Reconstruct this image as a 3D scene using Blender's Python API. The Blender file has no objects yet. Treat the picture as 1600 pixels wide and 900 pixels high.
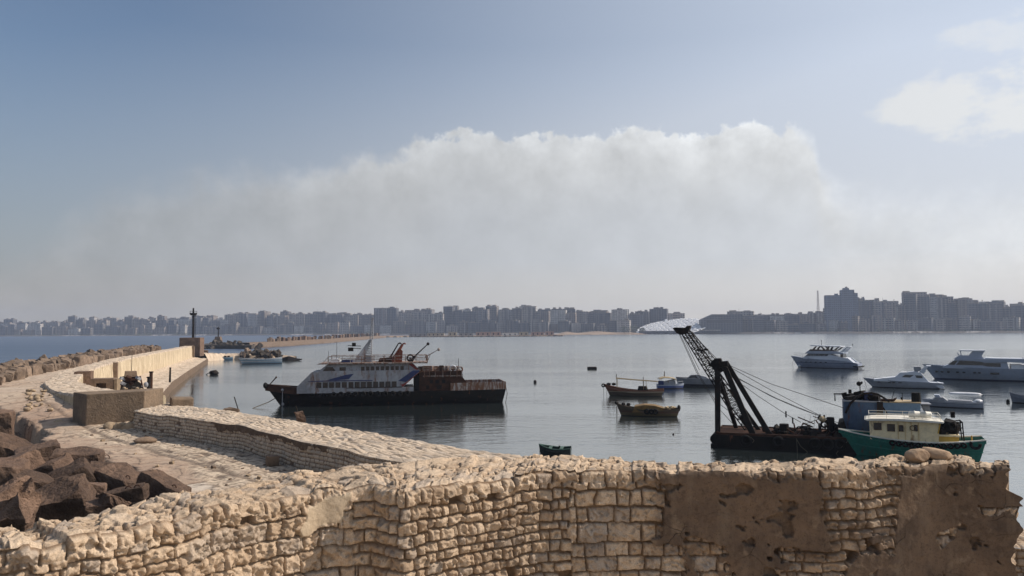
import bpy, bmesh, math, random
import numpy as np
from mathutils import Vector, Matrix, Euler
R = math.radians
random.seed(11)
sc = bpy.context.scene
col = sc.collection
U = random.uniform

# ------------------------------------------------------------------ camera
F = 1200.0
CAMZ = 10.0
CM = Matrix.Rotation(R(90 + 3.17), 4, 'X') @ Matrix.Rotation(R(-0.32), 4, 'Z')
C3 = CM.to_3x3()
cd = bpy.data.cameras.new('Camera')
cd.lens = 27.0
cd.sensor_width = 36.0
cd.clip_start = 0.1
cd.clip_end = 20000
cam = bpy.data.objects.new('Camera', cd)
cam.matrix_world = Matrix.Translation((0, 0, CAMZ)) @ CM
col.objects.link(cam)
sc.camera = cam


def ray(px, py):
    return C3 @ Vector(((px - 800) / F, (450 - py) / F, -1))


def P(px, py, z=0.0):
    d = ray(px, py)
    t = (z - CAMZ) / d.z
    return Vector((d.x * t, d.y * t, z))


def PD(px, py, D):
    d = ray(px, py)
    t = D / d.y
    return Vector((d.x * t, D, CAMZ + d.z * t))


# ------------------------------------------------------------------ helpers
def link(o, parent=None):
    col.objects.link(o)
    if parent is not None:
        o.parent = parent
    return o


def tag(o, label=None, cat=None, group=None, kind=None):
    if label:
        o['label'] = label
    if cat:
        o['category'] = cat
    if group:
        o['group'] = group
    if kind:
        o['kind'] = kind
    return o


def thing(name, label, cat, loc=(0, 0, 0), rz=0.0, group=None):
    o = bpy.data.objects.new(name, None)
    o.empty_display_size = 0.3
    o.location = loc
    o.rotation_euler = (0, 0, rz)
    link(o)
    return tag(o, label, cat, group)


class MB:
    def __init__(s):
        s.v = []
        s.f = []

    def add(s, vs, fs, M=None):
        b = len(s.v)
        s.v += [tuple(M @ Vector(v)) if M is not None else tuple(v) for v in vs]
        s.f += [[b + i for i in f] for f in fs]
        return s

    def box(s, c, d, M=None, rot=None, top=1.0):
        x, y, z = d[0] / 2, d[1] / 2, d[2] / 2
        vs = [(-x, -y, -z), (x, -y, -z), (x, y, -z), (-x, y, -z), (-x * top, -y * top, z), (x * top, -y * top, z), (x * top, y * top, z), (-x * top, y * top, z)]
        T = Matrix.Translation(c)
        if rot is not None:
            T = T @ Euler(rot).to_matrix().to_4x4()
        if M is not None:
            T = M @ T
        return s.add(vs, [(0, 3, 2, 1), (4, 5, 6, 7), (0, 1, 5, 4), (1, 2, 6, 5), (2, 3, 7, 6), (3, 0, 4, 7)], T)

    def prism(s, poly, w, yc=0.0, taper=0.0, z0=0.0):
        """polygon in (x,z) extruded over y, optionally narrowing with height"""
        n = len(poly)
        hw = [max(0.02, w / 2 - taper * (z - z0)) for x, z in poly]
        vs = [(x, yc - h, z) for (x, z), h in zip(poly, hw)] + [(x, yc + h, z) for (x, z), h in zip(poly, hw)]
        fs = [list(range(n)), [n + i for i in range(n)][::-1]] + [[i, i + n, (i + 1) % n + n, (i + 1) % n] for i in range(n)]
        return s.add(vs, fs)

    def slab(s, poly, z0, z1):
        n = len(poly)
        vs = [(p[0], p[1], z0) for p in poly] + [(p[0], p[1], z1) for p in poly]
        fs = [list(range(n))[::-1], [n + i for i in range(n)]] + [[i, (i + 1) % n, (i + 1) % n + n, i + n] for i in range(n)]
        return s.add(vs, fs)

    def tube(s, a, b, r, r2=None, n=6):
        a, b = Vector(a), Vector(b)
        r2 = r if r2 is None else r2
        d = b - a
        if d.length < 1e-6:
            return s
        q = d.to_track_quat('Z', 'Y').to_matrix()
        vs = []
        for c, rr in ((a, r), (b, r2)):
            for k in range(n):
                an = 2 * math.pi * k / n
                vs.append(c + q @ Vector((rr * math.cos(an), rr * math.sin(an), 0)))
        fs = [[k, (k + 1) % n, n + (k + 1) % n, n + k] for k in range(n)] + [list(range(n))[::-1], [n + k for k in range(n)]]
        return s.add(vs, fs)

    def path(s, pts, r, n=6):
        for a, b in zip(pts, pts[1:]):
            s.tube(a, b, r, r, n)
        return s

    def loft(s, rings, caps=True, closed=True):
        n = len(rings[0])
        vs = [p for r in rings for p in r]
        fs = []
        m = n if closed else n - 1
        for i in range(len(rings) - 1):
            for k in range(m):
                a, b = i * n + k, i * n + (k + 1) % n
                fs.append([a, b, b + n, a + n])
        if caps:
            fs += [list(range(n))[::-1], [(len(rings) - 1) * n + k for k in range(n)]]
        return s.add(vs, fs)

    def ell(s, c, r, n=12, m=7, M=None):
        rings = []
        for i in range(m + 1):
            th = math.pi * (0.03 + 0.94 * i / m)
            rings.append([(c[0] + r[0] * math.sin(th) * math.cos(2 * math.pi * k / n), c[1] + r[1] * math.sin(th) * math.sin(2 * math.pi * k / n), c[2] - r[2] * math.cos(th)) for k in range(n)])
        t = MB().loft(rings)
        return s.add(t.v, t.f, M)

    def torus(s, c, R0, r, axis='y', n=14, m=6, a0=0.0, a1=2 * math.pi):
        full = abs(a1 - a0 - 2 * math.pi) < 1e-4
        rings = []
        for i in range(n if full else n + 1):
            a = a0 + (a1 - a0) * i / n
            ring = []
            for k in range(m):
                b = 2 * math.pi * k / m
                u = R0 + r * math.cos(b)
                w = r * math.sin(b)
                x, y, z = u * math.cos(a), w, u * math.sin(a)
                if axis == 'x':
                    x, y, z = y, x, z
                if axis == 'z':
                    x, y, z = x, z, y
                ring.append((c[0] + x, c[1] + y, c[2] + z))
            rings.append(ring)
        if full:
            rings.append(rings[0])
        return s.loft(rings, caps=not full)

    def build(s, name, mat, parent=None, smooth=False, bevel=0.0, loc=None, rot=None, segs=2):
        me = bpy.data.meshes.new(name)
        bm = bmesh.new()
        vs = [bm.verts.new(v) for v in s.v]
        for f in s.f:
            try:
                bm.faces.new([vs[i] for i in f])
            except ValueError:
                pass
        bmesh.ops.remove_doubles(bm, verts=bm.verts, dist=1e-5)
        bmesh.ops.recalc_face_normals(bm, faces=bm.faces)
        if bevel > 0:
            bmesh.ops.bevel(bm, geom=bm.edges[:], offset=bevel, segments=segs, profile=0.6, affect='EDGES', clamp_overlap=True)
        bm.to_mesh(me)
        bm.free()
        if smooth:
            for p in me.polygons:
                p.use_smooth = True
        me.materials.append(mat)
        o = bpy.data.objects.new(name, me)
        if loc is not None:
            o.location = loc
        if rot is not None:
            o.rotation_euler = rot
        return link(o, parent)


# ------------------------------------------------------------------ numpy noise
def _h(ix, iy, seed):
    h = (ix.astype(np.int64) * 374761393 + iy.astype(np.int64) * 668265263 + seed * 974634781) & 0xffffffff
    h = ((h ^ (h >> 13)) * 1274126177) & 0xffffffff
    h = ((h ^ (h >> 16)) * 2246822519) & 0xffffffff
    return ((h ^ (h >> 15)) & 0xffffff) / float(0xffffff)


def vn(x, y, seed=0):
    x = np.asarray(x, float)
    y = np.asarray(y, float)
    ix, iy = np.floor(x), np.floor(y)
    fx, fy = x - ix, y - iy
    fx = fx * fx * (3 - 2 * fx)
    fy = fy * fy * (3 - 2 * fy)
    a, b = _h(ix, iy, seed), _h(ix + 1, iy, seed)
    c, d = _h(ix, iy + 1, seed), _h(ix + 1, iy + 1, seed)
    return (a + (b - a) * fx) * (1 - fy) + (c + (d - c) * fx) * fy


def fbm(x, y, o=4, seed=0):
    t, a, w = 0, 0.5, 0
    for i in range(o):
        t = t + a * vn(x * 2 ** i + 17.3 * i, y * 2 ** i - 9.1 * i, seed + i)
        w += a
        a *= 0.5
    return t / w * 2 - 1


def voro(x, y, cell, seed=0, jit=0.9, tilt=False):
    x = x / cell
    y = y / cell
    ix, iy = np.floor(x), np.floor(y)
    f1 = np.full(x.shape, 9.0)
    f2 = np.full(x.shape, 9.0)
    idd = np.zeros(x.shape)
    ox = np.zeros(x.shape)
    oy = np.zeros(x.shape)
    for dx in (-1, 0, 1):
        for dy in (-1, 0, 1):
            cx, cy = ix + dx, iy + dy
            qx = cx + 0.5 + (_h(cx, cy, seed) - 0.5) * jit
            qy = cy + 0.5 + (_h(cx, cy, seed + 5) - 0.5) * jit
            d = np.hypot(x - qx, y - qy)
            h = _h(cx, cy, seed + 9)
            near = d < f1
            f2 = np.where(near, f1, np.minimum(f2, d))
            idd = np.where(near, h, idd)
            ox = np.where(near, x - qx, ox)
            oy = np.where(near, y - qy, oy)
            f1 = np.where(near, d, f1)
    if tilt:        # sloping facet of each stone, in metres
        ax = np.modf(idd * 97.13)[0] - 0.5
        ay = np.modf(idd * 53.71)[0] - 0.5
        return f1 * cell, f2 * cell, idd, (ox * ax + oy * ay) * cell
    return f1 * cell, f2 * cell, idd


def sstep(a, b, x):
    t = np.clip((x - a) / (b - a), 0, 1)
    return t * t * (3 - 2 * t)


def gridmesh(name, X, Y, Z, mat, parent=None, attrs=None, fmask=None, smooth=True, flip=False):
    """one mesh from 2-D arrays of coordinates; fmask keeps only some faces"""
    nu, nv = X.shape
    idx = np.arange(nu * nv).reshape(nu, nv)
    q = np.stack([idx[:-1, :-1], idx[1:, :-1], idx[1:, 1:], idx[:-1, 1:]], -1).reshape(-1, 4)
    if fmask is not None:
        q = q[fmask.reshape(-1)]
    if flip:
        q = q[:, ::-1]
    used, inv = np.unique(q.reshape(-1), return_inverse=True)
    co = np.stack([X, Y, Z], -1).reshape(-1, 3)[used].astype(np.float32)
    nf = len(q)
    me = bpy.data.meshes.new(name)
    me.vertices.add(len(co))
    me.vertices.foreach_set('co', co.ravel())
    me.loops.add(nf * 4)
    me.loops.foreach_set('vertex_index', inv.astype(np.int32).ravel())
    me.polygons.add(nf)
    me.polygons.foreach_set('loop_start', np.arange(0, nf * 4, 4, dtype=np.int32))
    me.polygons.foreach_set('loop_total', np.full(nf, 4, np.int32))
    me.update(calc_edges=True)
    if smooth:
        me.polygons.foreach_set('use_smooth', np.ones(nf, bool))
    for k, a in (attrs or {}).items():
        at = me.attributes.new(k, 'FLOAT', 'POINT')
        at.data.foreach_set('value', np.asarray(a, np.float32).reshape(-1)[used])
    me.validate()
    me.materials.append(mat)
    o = bpy.data.objects.new(name, me)
    return link(o, parent)


# ------------------------------------------------------------------ materials
def srgb(r, g, b):
    return tuple(((c / 255) / 12.92 if c / 255 < 0.04045 else ((c / 255 + 0.055) / 1.055) ** 2.4) for c in (r, g, b))


class NT:
    def __init__(s, nt):
        s.nt = nt

    def n(s, t, **kw):
        x = s.nt.nodes.new(t)
        for k, v in kw.items():
            setattr(x, k, v)
        return x

    def put(s, x, key, val):
        if isinstance(val, bpy.types.NodeSocket):
            s.nt.links.new(val, x.inputs[key])
        elif val is not None:
            if isinstance(val, (tuple, list)) and len(val) == 3 and x.inputs[key].type == 'RGBA':
                val = (*val, 1)
            x.inputs[key].default_value = val

    def m(s, op, a, b=None, c=None, clamp=False):
        x = s.n('ShaderNodeMath', operation=op, use_clamp=clamp)
        s.put(x, 0, a)
        s.put(x, 1, b)
        s.put(x, 2, c)
        return x.outputs[0]

    def mix(s, f, a, b, blend='MIX'):
        x = s.n('ShaderNodeMix', data_type='RGBA', blend_type=blend)
        s.put(x, 0, f)
        s.put(x, 6, a)
        s.put(x, 7, b)
        return x.outputs[2]

    def noise(s, vec, scale, detail=4, rough=0.55, dist=0.0):
        x = s.n('ShaderNodeTexNoise')
        s.put(x, 'Vector', vec)
        s.put(x, 'Scale', scale)
        s.put(x, 'Detail', detail)
        s.put(x, 'Roughness', rough)
        s.put(x, 'Distortion', dist)
        return x.outputs[0]

    def mr(s, v, a, b, c=0.0, d=1.0, smooth=False):
        x = s.n('ShaderNodeMapRange', clamp=True)
        if smooth:
            x.interpolation_type = 'SMOOTHSTEP'
        s.put(x, 0, v)
        for i, k in enumerate((a, b, c, d)):
            s.put(x, i + 1, k)
        return x.outputs[0]

    def scale(s, vec, sc3):
        x = s.n('ShaderNodeMapping')
        s.put(x, 'Vector', vec)
        x.inputs['Scale'].default_value = sc3
        return x.outputs[0]

    def bump(s, h, strength, dist, normal=None):
        x = s.n('ShaderNodeBump')
        s.put(x, 'Height', h)
        s.put(x, 'Strength', strength)
        s.put(x, 'Distance', dist)
        s.put(x, 'Normal', normal)
        return x.outputs[0]

    def attr(s, name):
        return s.n('ShaderNodeAttribute', attribute_name=name).outputs['Fac']


def newmat(name):
    m = bpy.data.materials.new(name)
    m.use_nodes = True
    m.node_tree.nodes.clear()
    t = NT(m.node_tree)
    out = t.n('ShaderNodeOutputMaterial')
    b = t.n('ShaderNodeBsdfPrincipled')
    m.node_tree.links.new(b.outputs[0], out.inputs[0])
    t.b = b
    t.co = t.n('ShaderNodeTexCoord').outputs['Object']
    return m, t


def mat(name, c1, c2=None, scale=1.5, rough=0.75, bump=0.0, bscale=8.0, metal=0.0, rust=0.0, rustc=(0.13, 0.052, 0.022), streak=1.0, stain=0.0, vary=0.0, spec=0.3):
    """weathered surface: two tones, grime, rust that runs down in streaks, fine bump"""
    m, t = newmat(name)
    c2 = c2 or tuple(c * 0.72 for c in c1)
    n1 = t.noise(t.co, scale, 5, 0.6)
    c = t.mix(t.mr(n1, 0.35, 0.65), c1, c2)
    if stain > 0:
        n3 = t.noise(t.co, scale * 4.3, 4, 0.65)
        c = t.mix(t.m('MULTIPLY', t.mr(n3, 0.45, 0.7), stain), c, tuple(k * 0.45 for k in c1))
    if rust > 0:
        n2 = t.noise(t.scale(t.co, (1, 1, 1 / (1 + 3 * streak))), scale * 2.6, 6, 0.68)
        c = t.mix(t.m('MULTIPLY', t.mr(n2, 0.62 - 0.3 * rust, 0.72 - 0.25 * rust), 0.92), c, rustc)
    if vary > 0:
        oi = t.n('ShaderNodeObjectInfo').outputs['Random']
        hs = t.n('ShaderNodeHueSaturation')
        t.put(hs, 'Color', c)
        t.put(hs, 'Value', t.mr(oi, 0, 1, 1 - vary, 1 + vary))
        c = hs.outputs[0]
    t.put(t.b, 'Base Color', c)
    t.put(t.b, 'Roughness', rough)
    t.put(t.b, 'Metallic', metal)
    t.put(t.b, 'Specular IOR Level', spec)
    if bump > 0:
        t.put(t.b, 'Normal', t.bump(t.noise(t.co, bscale, 6, 0.65), 1.0, bump))
    return m


MT = {}
MT['white'] = mat('white_paint', (0.66, 0.67, 0.68), (0.52, 0.53, 0.54), 0.7, 0.35, stain=0.15)
MT['white_rusty'] = mat('rusty_white_paint', (0.33, 0.34, 0.36), (0.22, 0.225, 0.24), 0.6, 0.6, rust=0.32, stain=0.5)
MT['yacht'] = mat('gelcoat', (0.55, 0.58, 0.63), (0.50, 0.53, 0.58), 0.3, 0.25)
MT['yacht_shaded'] = mat('shaded_white_gelcoat', (0.31, 0.35, 0.43), (0.28, 0.32, 0.39), 0.3, 0.3)  # white gelcoat with shade darkening put into the colour
MT['glass'] = mat('dark_glass', (0.012, 0.014, 0.018), (0.02, 0.022, 0.026), 0.5, 0.12, spec=0.5)
MT['blackhull'] = mat('black_hull_paint', (0.007, 0.007, 0.007), (0.014, 0.012, 0.010), 0.6, 0.6, rust=0.06, bump=0.02, bscale=2, spec=0.1)
MT['rust'] = mat('rusted_steel', (0.078, 0.037, 0.023), (0.028, 0.017, 0.012), 1.1, 0.9, bump=0.02, stain=0.5, spec=0.12)
MT['rustwhite'] = mat('flaking_white_over_rust', (0.40, 0.38, 0.36), (0.26, 0.23, 0.2), 1.1, 0.8, rust=0.75, stain=0.4)
MT['dark'] = mat('dark_steel', (0.009, 0.009, 0.009), (0.018, 0.014, 0.011), 1.6, 0.75, rust=0.25, rustc=(0.035, 0.017, 0.01), spec=0.12)
MT['black'] = mat('black_rubber', (0.008, 0.008, 0.008), (0.014, 0.013, 0.012), 3, 0.85, spec=0.15)
MT['blue'] = mat('blue_paint', (0.018, 0.032, 0.11), (0.012, 0.022, 0.07), 0.8, 0.5, rust=0.1)
MT['deckblue'] = mat('faded_blue_paint', (0.085, 0.135, 0.21), (0.055, 0.09, 0.155), 0.8, 0.6, rust=0.2, stain=0.4)
MT['lightblue'] = mat('light_blue_paint', (0.17, 0.27, 0.38), (0.13, 0.21, 0.30), 0.8, 0.6, rust=0.15, stain=0.3)
MT['red'] = mat('red_paint', (0.22, 0.03, 0.02), (0.13, 0.02, 0.015), 1, 0.6, rust=0.2)
MT['orange'] = mat('orange_paint', (0.20, 0.05, 0.022), (0.12, 0.032, 0.018), 1, 0.6, rust=0.2)
MT['green'] = mat('green_hull_paint', (0.028, 0.195, 0.15), (0.02, 0.14, 0.11), 0.8, 0.42, rust=0.2, stain=0.55, bump=0.01, bscale=2)
MT['cream'] = mat('cream_paint', (0.80, 0.67, 0.42), (0.72, 0.59, 0.36), 0.9, 0.6, rust=0.14, stain=0.4)
MT['creamtop'] = mat('pale_roof_paint', (0.74, 0.71, 0.62), (0.64, 0.6, 0.5), 0.9, 0.6, stain=0.3)
MT['yellow'] = mat('yellow_paint', (0.55, 0.34, 0.06), (0.42, 0.25, 0.05), 1, 0.6, stain=0.3)
MT['wood'] = mat('worn_boat_wood', (0.085, 0.05, 0.028), (0.05, 0.032, 0.02), 2.5, 0.8, stain=0.4)
MT['woodred'] = mat('red_brown_boat_paint', (0.20, 0.055, 0.028), (0.13, 0.04, 0.025), 2, 0.7, stain=0.3)
MT['ochre'] = mat('ochre_boat_paint', (0.22, 0.13, 0.04), (0.12, 0.075, 0.03), 2, 0.75, stain=0.6)
MT['canvas'] = mat('sandy_canvas', (0.42, 0.33, 0.2), (0.33, 0.26, 0.16), 2, 0.9, bump=0.02, bscale=4)
MT['grey'] = mat('grey_paint', (0.30, 0.31, 0.33), (0.22, 0.23, 0.25), 1, 0.6, rust=0.1, stain=0.3)
MT['rope'] = mat('rope', (0.10, 0.085, 0.06), None, 5, 0.9)
MT['cable'] = mat('steel_cable', (0.03, 0.028, 0.026), None, 5, 0.6)
MT['concrete'] = mat('brown_concrete', (0.20, 0.14, 0.095), (0.12, 0.085, 0.06), 0.7, 0.95, bump=0.05, bscale=3, stain=0.6, vary=0.18)
MT['concretedark'] = mat('dark_weathered_concrete', (0.185, 0.118, 0.080), (0.09, 0.058, 0.042), 0.9, 0.95, bump=0.22, bscale=4.0, stain=0.7, vary=0.4)
MT['armour'] = mat('tan_concrete', (0.22, 0.16, 0.115), (0.13, 0.095, 0.07), 0.9, 0.95, bump=0.14, bscale=2.2, stain=0.5, vary=0.3)
MT['rock'] = mat('tan_rock', (0.36, 0.27, 0.175), (0.24, 0.175, 0.115), 1.6, 0.95, bump=0.05, bscale=4, stain=0.4, vary=0.2)
MT['darkrock'] = mat('dark_wet_rock', (0.07, 0.055, 0.04), (0.035, 0.03, 0.025), 0.5, 0.9, bump=0.1, bscale=1, vary=0.4)
MT['boulder'] = mat('pinkish_boulder', (0.40, 0.28, 0.18), (0.29, 0.2, 0.13), 3, 0.95, bump=0.02, bscale=12, stain=0.4)
# ------------------------------------------------------------------ light
SUN_EL = R(40)
SUN_AZ = R(83)          # clockwise from +Y
sd = Vector((math.sin(SUN_AZ) * math.cos(SUN_EL), math.cos(SUN_AZ) * math.cos(SUN_EL), math.sin(SUN_EL)))
sl = bpy.data.lights.new('Sun', 'SUN')
sl.energy = 4.9
sl.angle = R(0.5)
sl.color = (1.0, 0.89, 0.775)
so = bpy.data.objects.new('Sun', sl)
so.rotation_euler = (-sd).to_track_quat('-Z', 'Y').to_euler()
so.location = (60, 20, 80)
col.objects.link(so)

w = bpy.data.worlds.new('World')
sc.world = w
w.use_nodes = True
w.node_tree.nodes.clear()
t = NT(w.node_tree)
sky = t.n('ShaderNodeTexSky', sky_type='NISHITA')
sky.sun_disc = False
sky.sun_elevation = SUN_EL
sky.sun_rotation = SUN_AZ
sky.air_density = 1.0
sky.dust_density = 1.6
sky.ozone_density = 1.2
gen = t.n('ShaderNodeTexCoord').outputs['Generated']
sep = t.n('ShaderNodeSeparateXYZ')
t.put(sep, 0, gen)
az = t.m('ARCTAN2', sep.outputs[0], sep.outputs[1])
el = t.m('ARCSINE', sep.outputs[2])


def azel(px, py):
    d = ray(px, py).normalized()
    return math.atan2(d.x, d.y), math.asin(d.z)


edge = [(-200, 480), (0, 420), (160, 300), (210, 288), (320, 262), (400, 254), (480, 262), (560, 240), (630, 232), (700, 208), (750, 202), (810, 209), (850, 212), (880, 208), (940, 206),
        (1000, 199), (1050, 201), (1090, 210), (1130, 200), (1170, 190), (1210, 196), (1250, 192), (1272, 212), (1286, 258), (1340, 288), (1450, 296), (1600, 292), (1800, 300)]
fc = t.n('ShaderNodeFloatCurve')
cv = fc.mapping.curves[0]
pts = []
for px, py in edge:
    a, e = azel(px, py)
    pts.append(((a + 0.9) / 1.8, e / 0.5))
cv.points[0].location = (0, 0.12)
cv.points[-1].location = (1, 0.3)
for p in pts:
    cv.points.new(*p)
for p in cv.points:
    p.handle_type = 'AUTO'
fc.mapping.update()
t.put(fc, 'Value', t.m('DIVIDE', t.m('ADD', az, 0.9), 1.8))
top = t.m('MULTIPLY', fc.outputs[0], 0.5)
cvec = t.n('ShaderNodeCombineXYZ')
t.put(cvec, 0, az)
t.put(cvec, 1, el)
puff = t.noise(cvec.outputs[0], 34, 7, 0.58)
puff2 = t.noise(cvec.outputs[0], 11, 6, 0.55)
topn = t.m('ADD', top, t.m('ADD', t.m('MULTIPLY', t.m('SUBTRACT', puff, 0.5), 0.06), t.m('MULTIPLY', t.m('SUBTRACT', puff2, 0.5), 0.03)))
below = t.m('SUBTRACT', topn, el)
below_s = t.m('SUBTRACT', top, el)
# crisp crest in the middle, soft at both ends
soft = t.m('ADD', t.mr(az, azel(300, 0)[0], azel(700, 0)[0], 0.055, 0.0075), t.mr(az, azel(1230, 0)[0], azel(1330, 0)[0], 0.0, 0.09))
m1 = t.mr(t.m('DIVIDE', below, soft), -0.25, 1.0, 0, 1, True)
cs = t.m('COSINE', t.m('SUBTRACT', az, R(72)))
B = t.m('MAXIMUM', t.m('MULTIPLY_ADD', t.m('ADD', cs, 0.27), 0.39, 0.34), 0.24)
B = t.m('ADD', B, t.mr(sep.outputs[1], 0.3, -0.5, 0.0, 0.34))  # unseen sky behind the camera brightened as fill for shaded sides
lump = t.mr(t.noise(cvec.outputs[0], 16, 7, 0.6), 0.3, 0.7, -0.13, 0.10)
crest = t.m('MULTIPLY', t.mr(t.noise(cvec.outputs[0], 24, 5, 0.6), 0.35, 0.65, 0.35, 1.5), t.m('POWER', 2.718, t.m('MULTIPLY', t.m('ABSOLUTE', below_s), -26.0)))
crest = t.m('MULTIPLY', crest, t.mr(az, azel(100, 0)[0], azel(800, 0)[0], 0.22, 0.34))
lowd = t.mr(el, 0.0, 0.14, 0.10, 0.0)
fade = t.mr(below_s, 0.02, 0.20, 1.0, 0.25)
Bc = t.m('MULTIPLY', B, t.m('ADD', t.m('ADD', 0.97, lowd), t.m('MULTIPLY', t.m('MULTIPLY', m1, fade), t.m('ADD', t.m('ADD', lump, crest), 0.02))))
dens = t.mr(az, azel(80, 0)[0], azel(620, 0)[0], 0.5, 0.85)
m1 = t.m('MULTIPLY', t.m('MULTIPLY', m1, dens), t.mr(below_s, 0.03, 0.16, 1.0, 0.3, True))


# separate bright clouds to the right
def patch(px, py, rx, ry, thr):
    a, e = azel(px, py)
    dx = t.m('DIVIDE', t.m('SUBTRACT', az, a), rx / F)
    dy = t.m('DIVIDE', t.m('SUBTRACT', el, e), ry / F)
    r2 = t.m('ADD', t.m('MULTIPLY', dx, dx), t.m('MULTIPLY', dy, dy))
    nz = t.noise(t.scale(cvec.outputs[0], (1, 1.7, 1)), 15, 8, 0.6)
    return t.mr(t.m('SUBTRACT', t.m('MULTIPLY_ADD', nz, 2.4, -0.75), r2), thr, thr + 0.5, 0, 0.85, True)


m2 = t.m('MAXIMUM', patch(1530, 158, 190, 74, -0.12), t.m('MULTIPLY', patch(1560, 50, 130, 38, 0.0), 0.6))
m2 = t.m('MAXIMUM', m2, t.m('MULTIPLY', patch(1640, 140, 90, 70, -0.1), 0.9))
hz = t.mr(el, 0.02, 0.36, 0.94, -0.12)
hz = t.m('ADD', hz, t.mr(cs, -0.25, 0.70, 0.0, 0.95))
hz = t.m('MINIMUM', hz, 0.95)
mk = t.m('SUBTRACT', 1.0, t.m('MULTIPLY', t.m('MULTIPLY', t.m('SUBTRACT', 1.0, hz), t.m('SUBTRACT', 1.0, m1)), t.m('SUBTRACT', 1.0, m2)))
white = t.m('MAXIMUM', t.m('MULTIPLY', m1, 1.0), m2)
tone = t.mix(white, t.mix(t.mr(el, 0.1, 0.32), (0.965, 1.0, 1.05), (0.90, 1.0, 1.17)), (0.985, 1.0, 1.0))
tone = t.mix(t.mr(el, 0.0, 0.09, 1.0, 0.0), tone, (1.09, 1.0, 0.87))
tone2 = t.n('ShaderNodeVectorMath', operation='SCALE')
t.put(tone2, 0, tone)
t.put(tone2, 'Scale', t.m('ADD', Bc, t.m('MULTIPLY', m2, 0.11)))
bg1 = t.n('ShaderNodeBackground')
t.put(bg1, 'Color', sky.outputs[0])
bg1.inputs['Strength'].default_value = 0.104
bg2 = t.n('ShaderNodeBackground')
t.put(bg2, 'Color', tone2.outputs[0])
ms = t.n('ShaderNodeMixShader')
t.put(ms, 0, mk)
t.nt.links.new(bg1.outputs[0], ms.inputs[1])
t.nt.links.new(bg2.outputs[0], ms.inputs[2])
wo = t.n('ShaderNodeOutputWorld')
t.nt.links.new(ms.outputs[0], wo.inputs[0])

sc.view_settings.view_transform = 'Standard'
sc.view_settings.look = 'None'
sc.view_settings.exposure = 0.0
sc.view_settings.gamma = 1.0
sc.view_settings.use_curve_mapping = False
sc.cycles.use_denoising = True
sc.cycles.max_bounces = 6
sc.cycles.diffuse_bounces = 3
sc.cycles.glossy_bounces = 3
sc.cycles.transmission_bounces = 2
sc.cycles.volume_bounces = 0
sc.cycles.caustics_reflective = False
sc.cycles.caustics_refractive = False

# ------------------------------------------------------------------ haze
m = bpy.data.materials.new('haze_air')
m.use_nodes = True
m.node_tree.nodes.clear()
t = NT(m.node_tree)
out = t.n('ShaderNodeOutputMaterial')
pv = t.n('ShaderNodeVolumePrincipled')
t.put(pv, 'Color', (0.61, 0.71, 0.92))
pv.inputs['Density'].default_value = 0.00015
pv.inputs['Anisotropy'].default_value = 0.1
m.node_tree.links.new(pv.outputs[0], out.inputs['Volume'])
hb = MB().box((0, 1600, 54.5), (8600, 4000, 115)).build('haze', m)
hb['kind'] = 'stuff'

# ------------------------------------------------------------------ water
m, t = newmat('sea_water')
geo = t.n('ShaderNodeNewGeometry').outputs['Position']
sp = t.n('ShaderNodeSeparateXYZ')
t.put(sp, 0, geo)
# open sea lies to the left of the line of breakwaters, sheltered harbour to the right
bx = t.m('ADD', t.mr(sp.outputs[1], 60, 260, -40, -104), t.mr(sp.outputs[1], 260, 1300, 0, -100))
opn = t.mr(t.m('SUBTRACT', sp.outputs[0], bx), -25, 5, 1, 0)
far = t.mr(sp.outputs[1], 60, 380, 0, 1)
wide = t.noise(t.scale(geo, (0.004, 0.022, 1)), 1.0, 4, 0.6)
calm = t.mr(wide, 0.40, 0.62, 0.5, 1.25, True)
amp = t.m('MULTIPLY', t.m('MULTIPLY_ADD', opn, 2.4, calm), t.m('MULTIPLY_ADD', far, -0.6, 1.0))
w1 = t.noise(t.scale(geo, (0.30, 0.62, 1)), 1.0, 3, 0.55, 0.4)
w2 = t.noise(t.scale(geo, (1.5, 3.0, 1)), 1.0, 4, 0.6, 0.3)
hgt = t.m('ADD', t.m('MULTIPLY', w1, 0.46), t.m('MULTIPLY', w2, 0.13))
t.put(t.b, 'Normal', t.bump(t.m('MULTIPLY', hgt, amp), 1.0, 0.14))
t.put(t.b, 'Base Color', t.mix(opn, (0.022, 0.029, 0.029), (0.012, 0.032, 0.075)))
t.put(t.b, 'Roughness', t.m('ADD', t.m('ADD', t.mr(calm, 0.5, 1.25, 0.02, 0.05), t.m('MULTIPLY', far, 0.16)), t.m('MULTIPLY', opn, 0.12)))
t.put(t.b, 'IOR', 1.5)
gl = t.n('ShaderNodeBsdfGlossy')
gl.inputs['Color'].default_value = (0.95, 0.95, 0.915, 1)
m.node_tree.links.new(t.b.inputs['Roughness'].links[0].from_socket, gl.inputs['Roughness'])
m.node_tree.links.new(t.b.inputs['Normal'].links[0].from_socket, gl.inputs['Normal'])
mx = t.n('ShaderNodeMixShader')
t.put(mx, 0, t.m('MULTIPLY_ADD', opn, -0.35, 0.42))
m.node_tree.links.new(t.b.outputs[0], mx.inputs[1])
m.node_tree.links.new(gl.outputs[0], mx.inputs[2])
m.node_tree.links.new(mx.outputs[0], [n_ for n_ in m.node_tree.nodes if n_.type == 'OUTPUT_MATERIAL'][0].inputs[0])
wt = MB()
wt.add([(-4100, -200, 0), (4100, -200, 0), (4100, 3560, 0), (-4100, 3560, 0)], [(0, 1, 2, 3)])
tag(wt.build('water', m), kind='structure')


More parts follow.
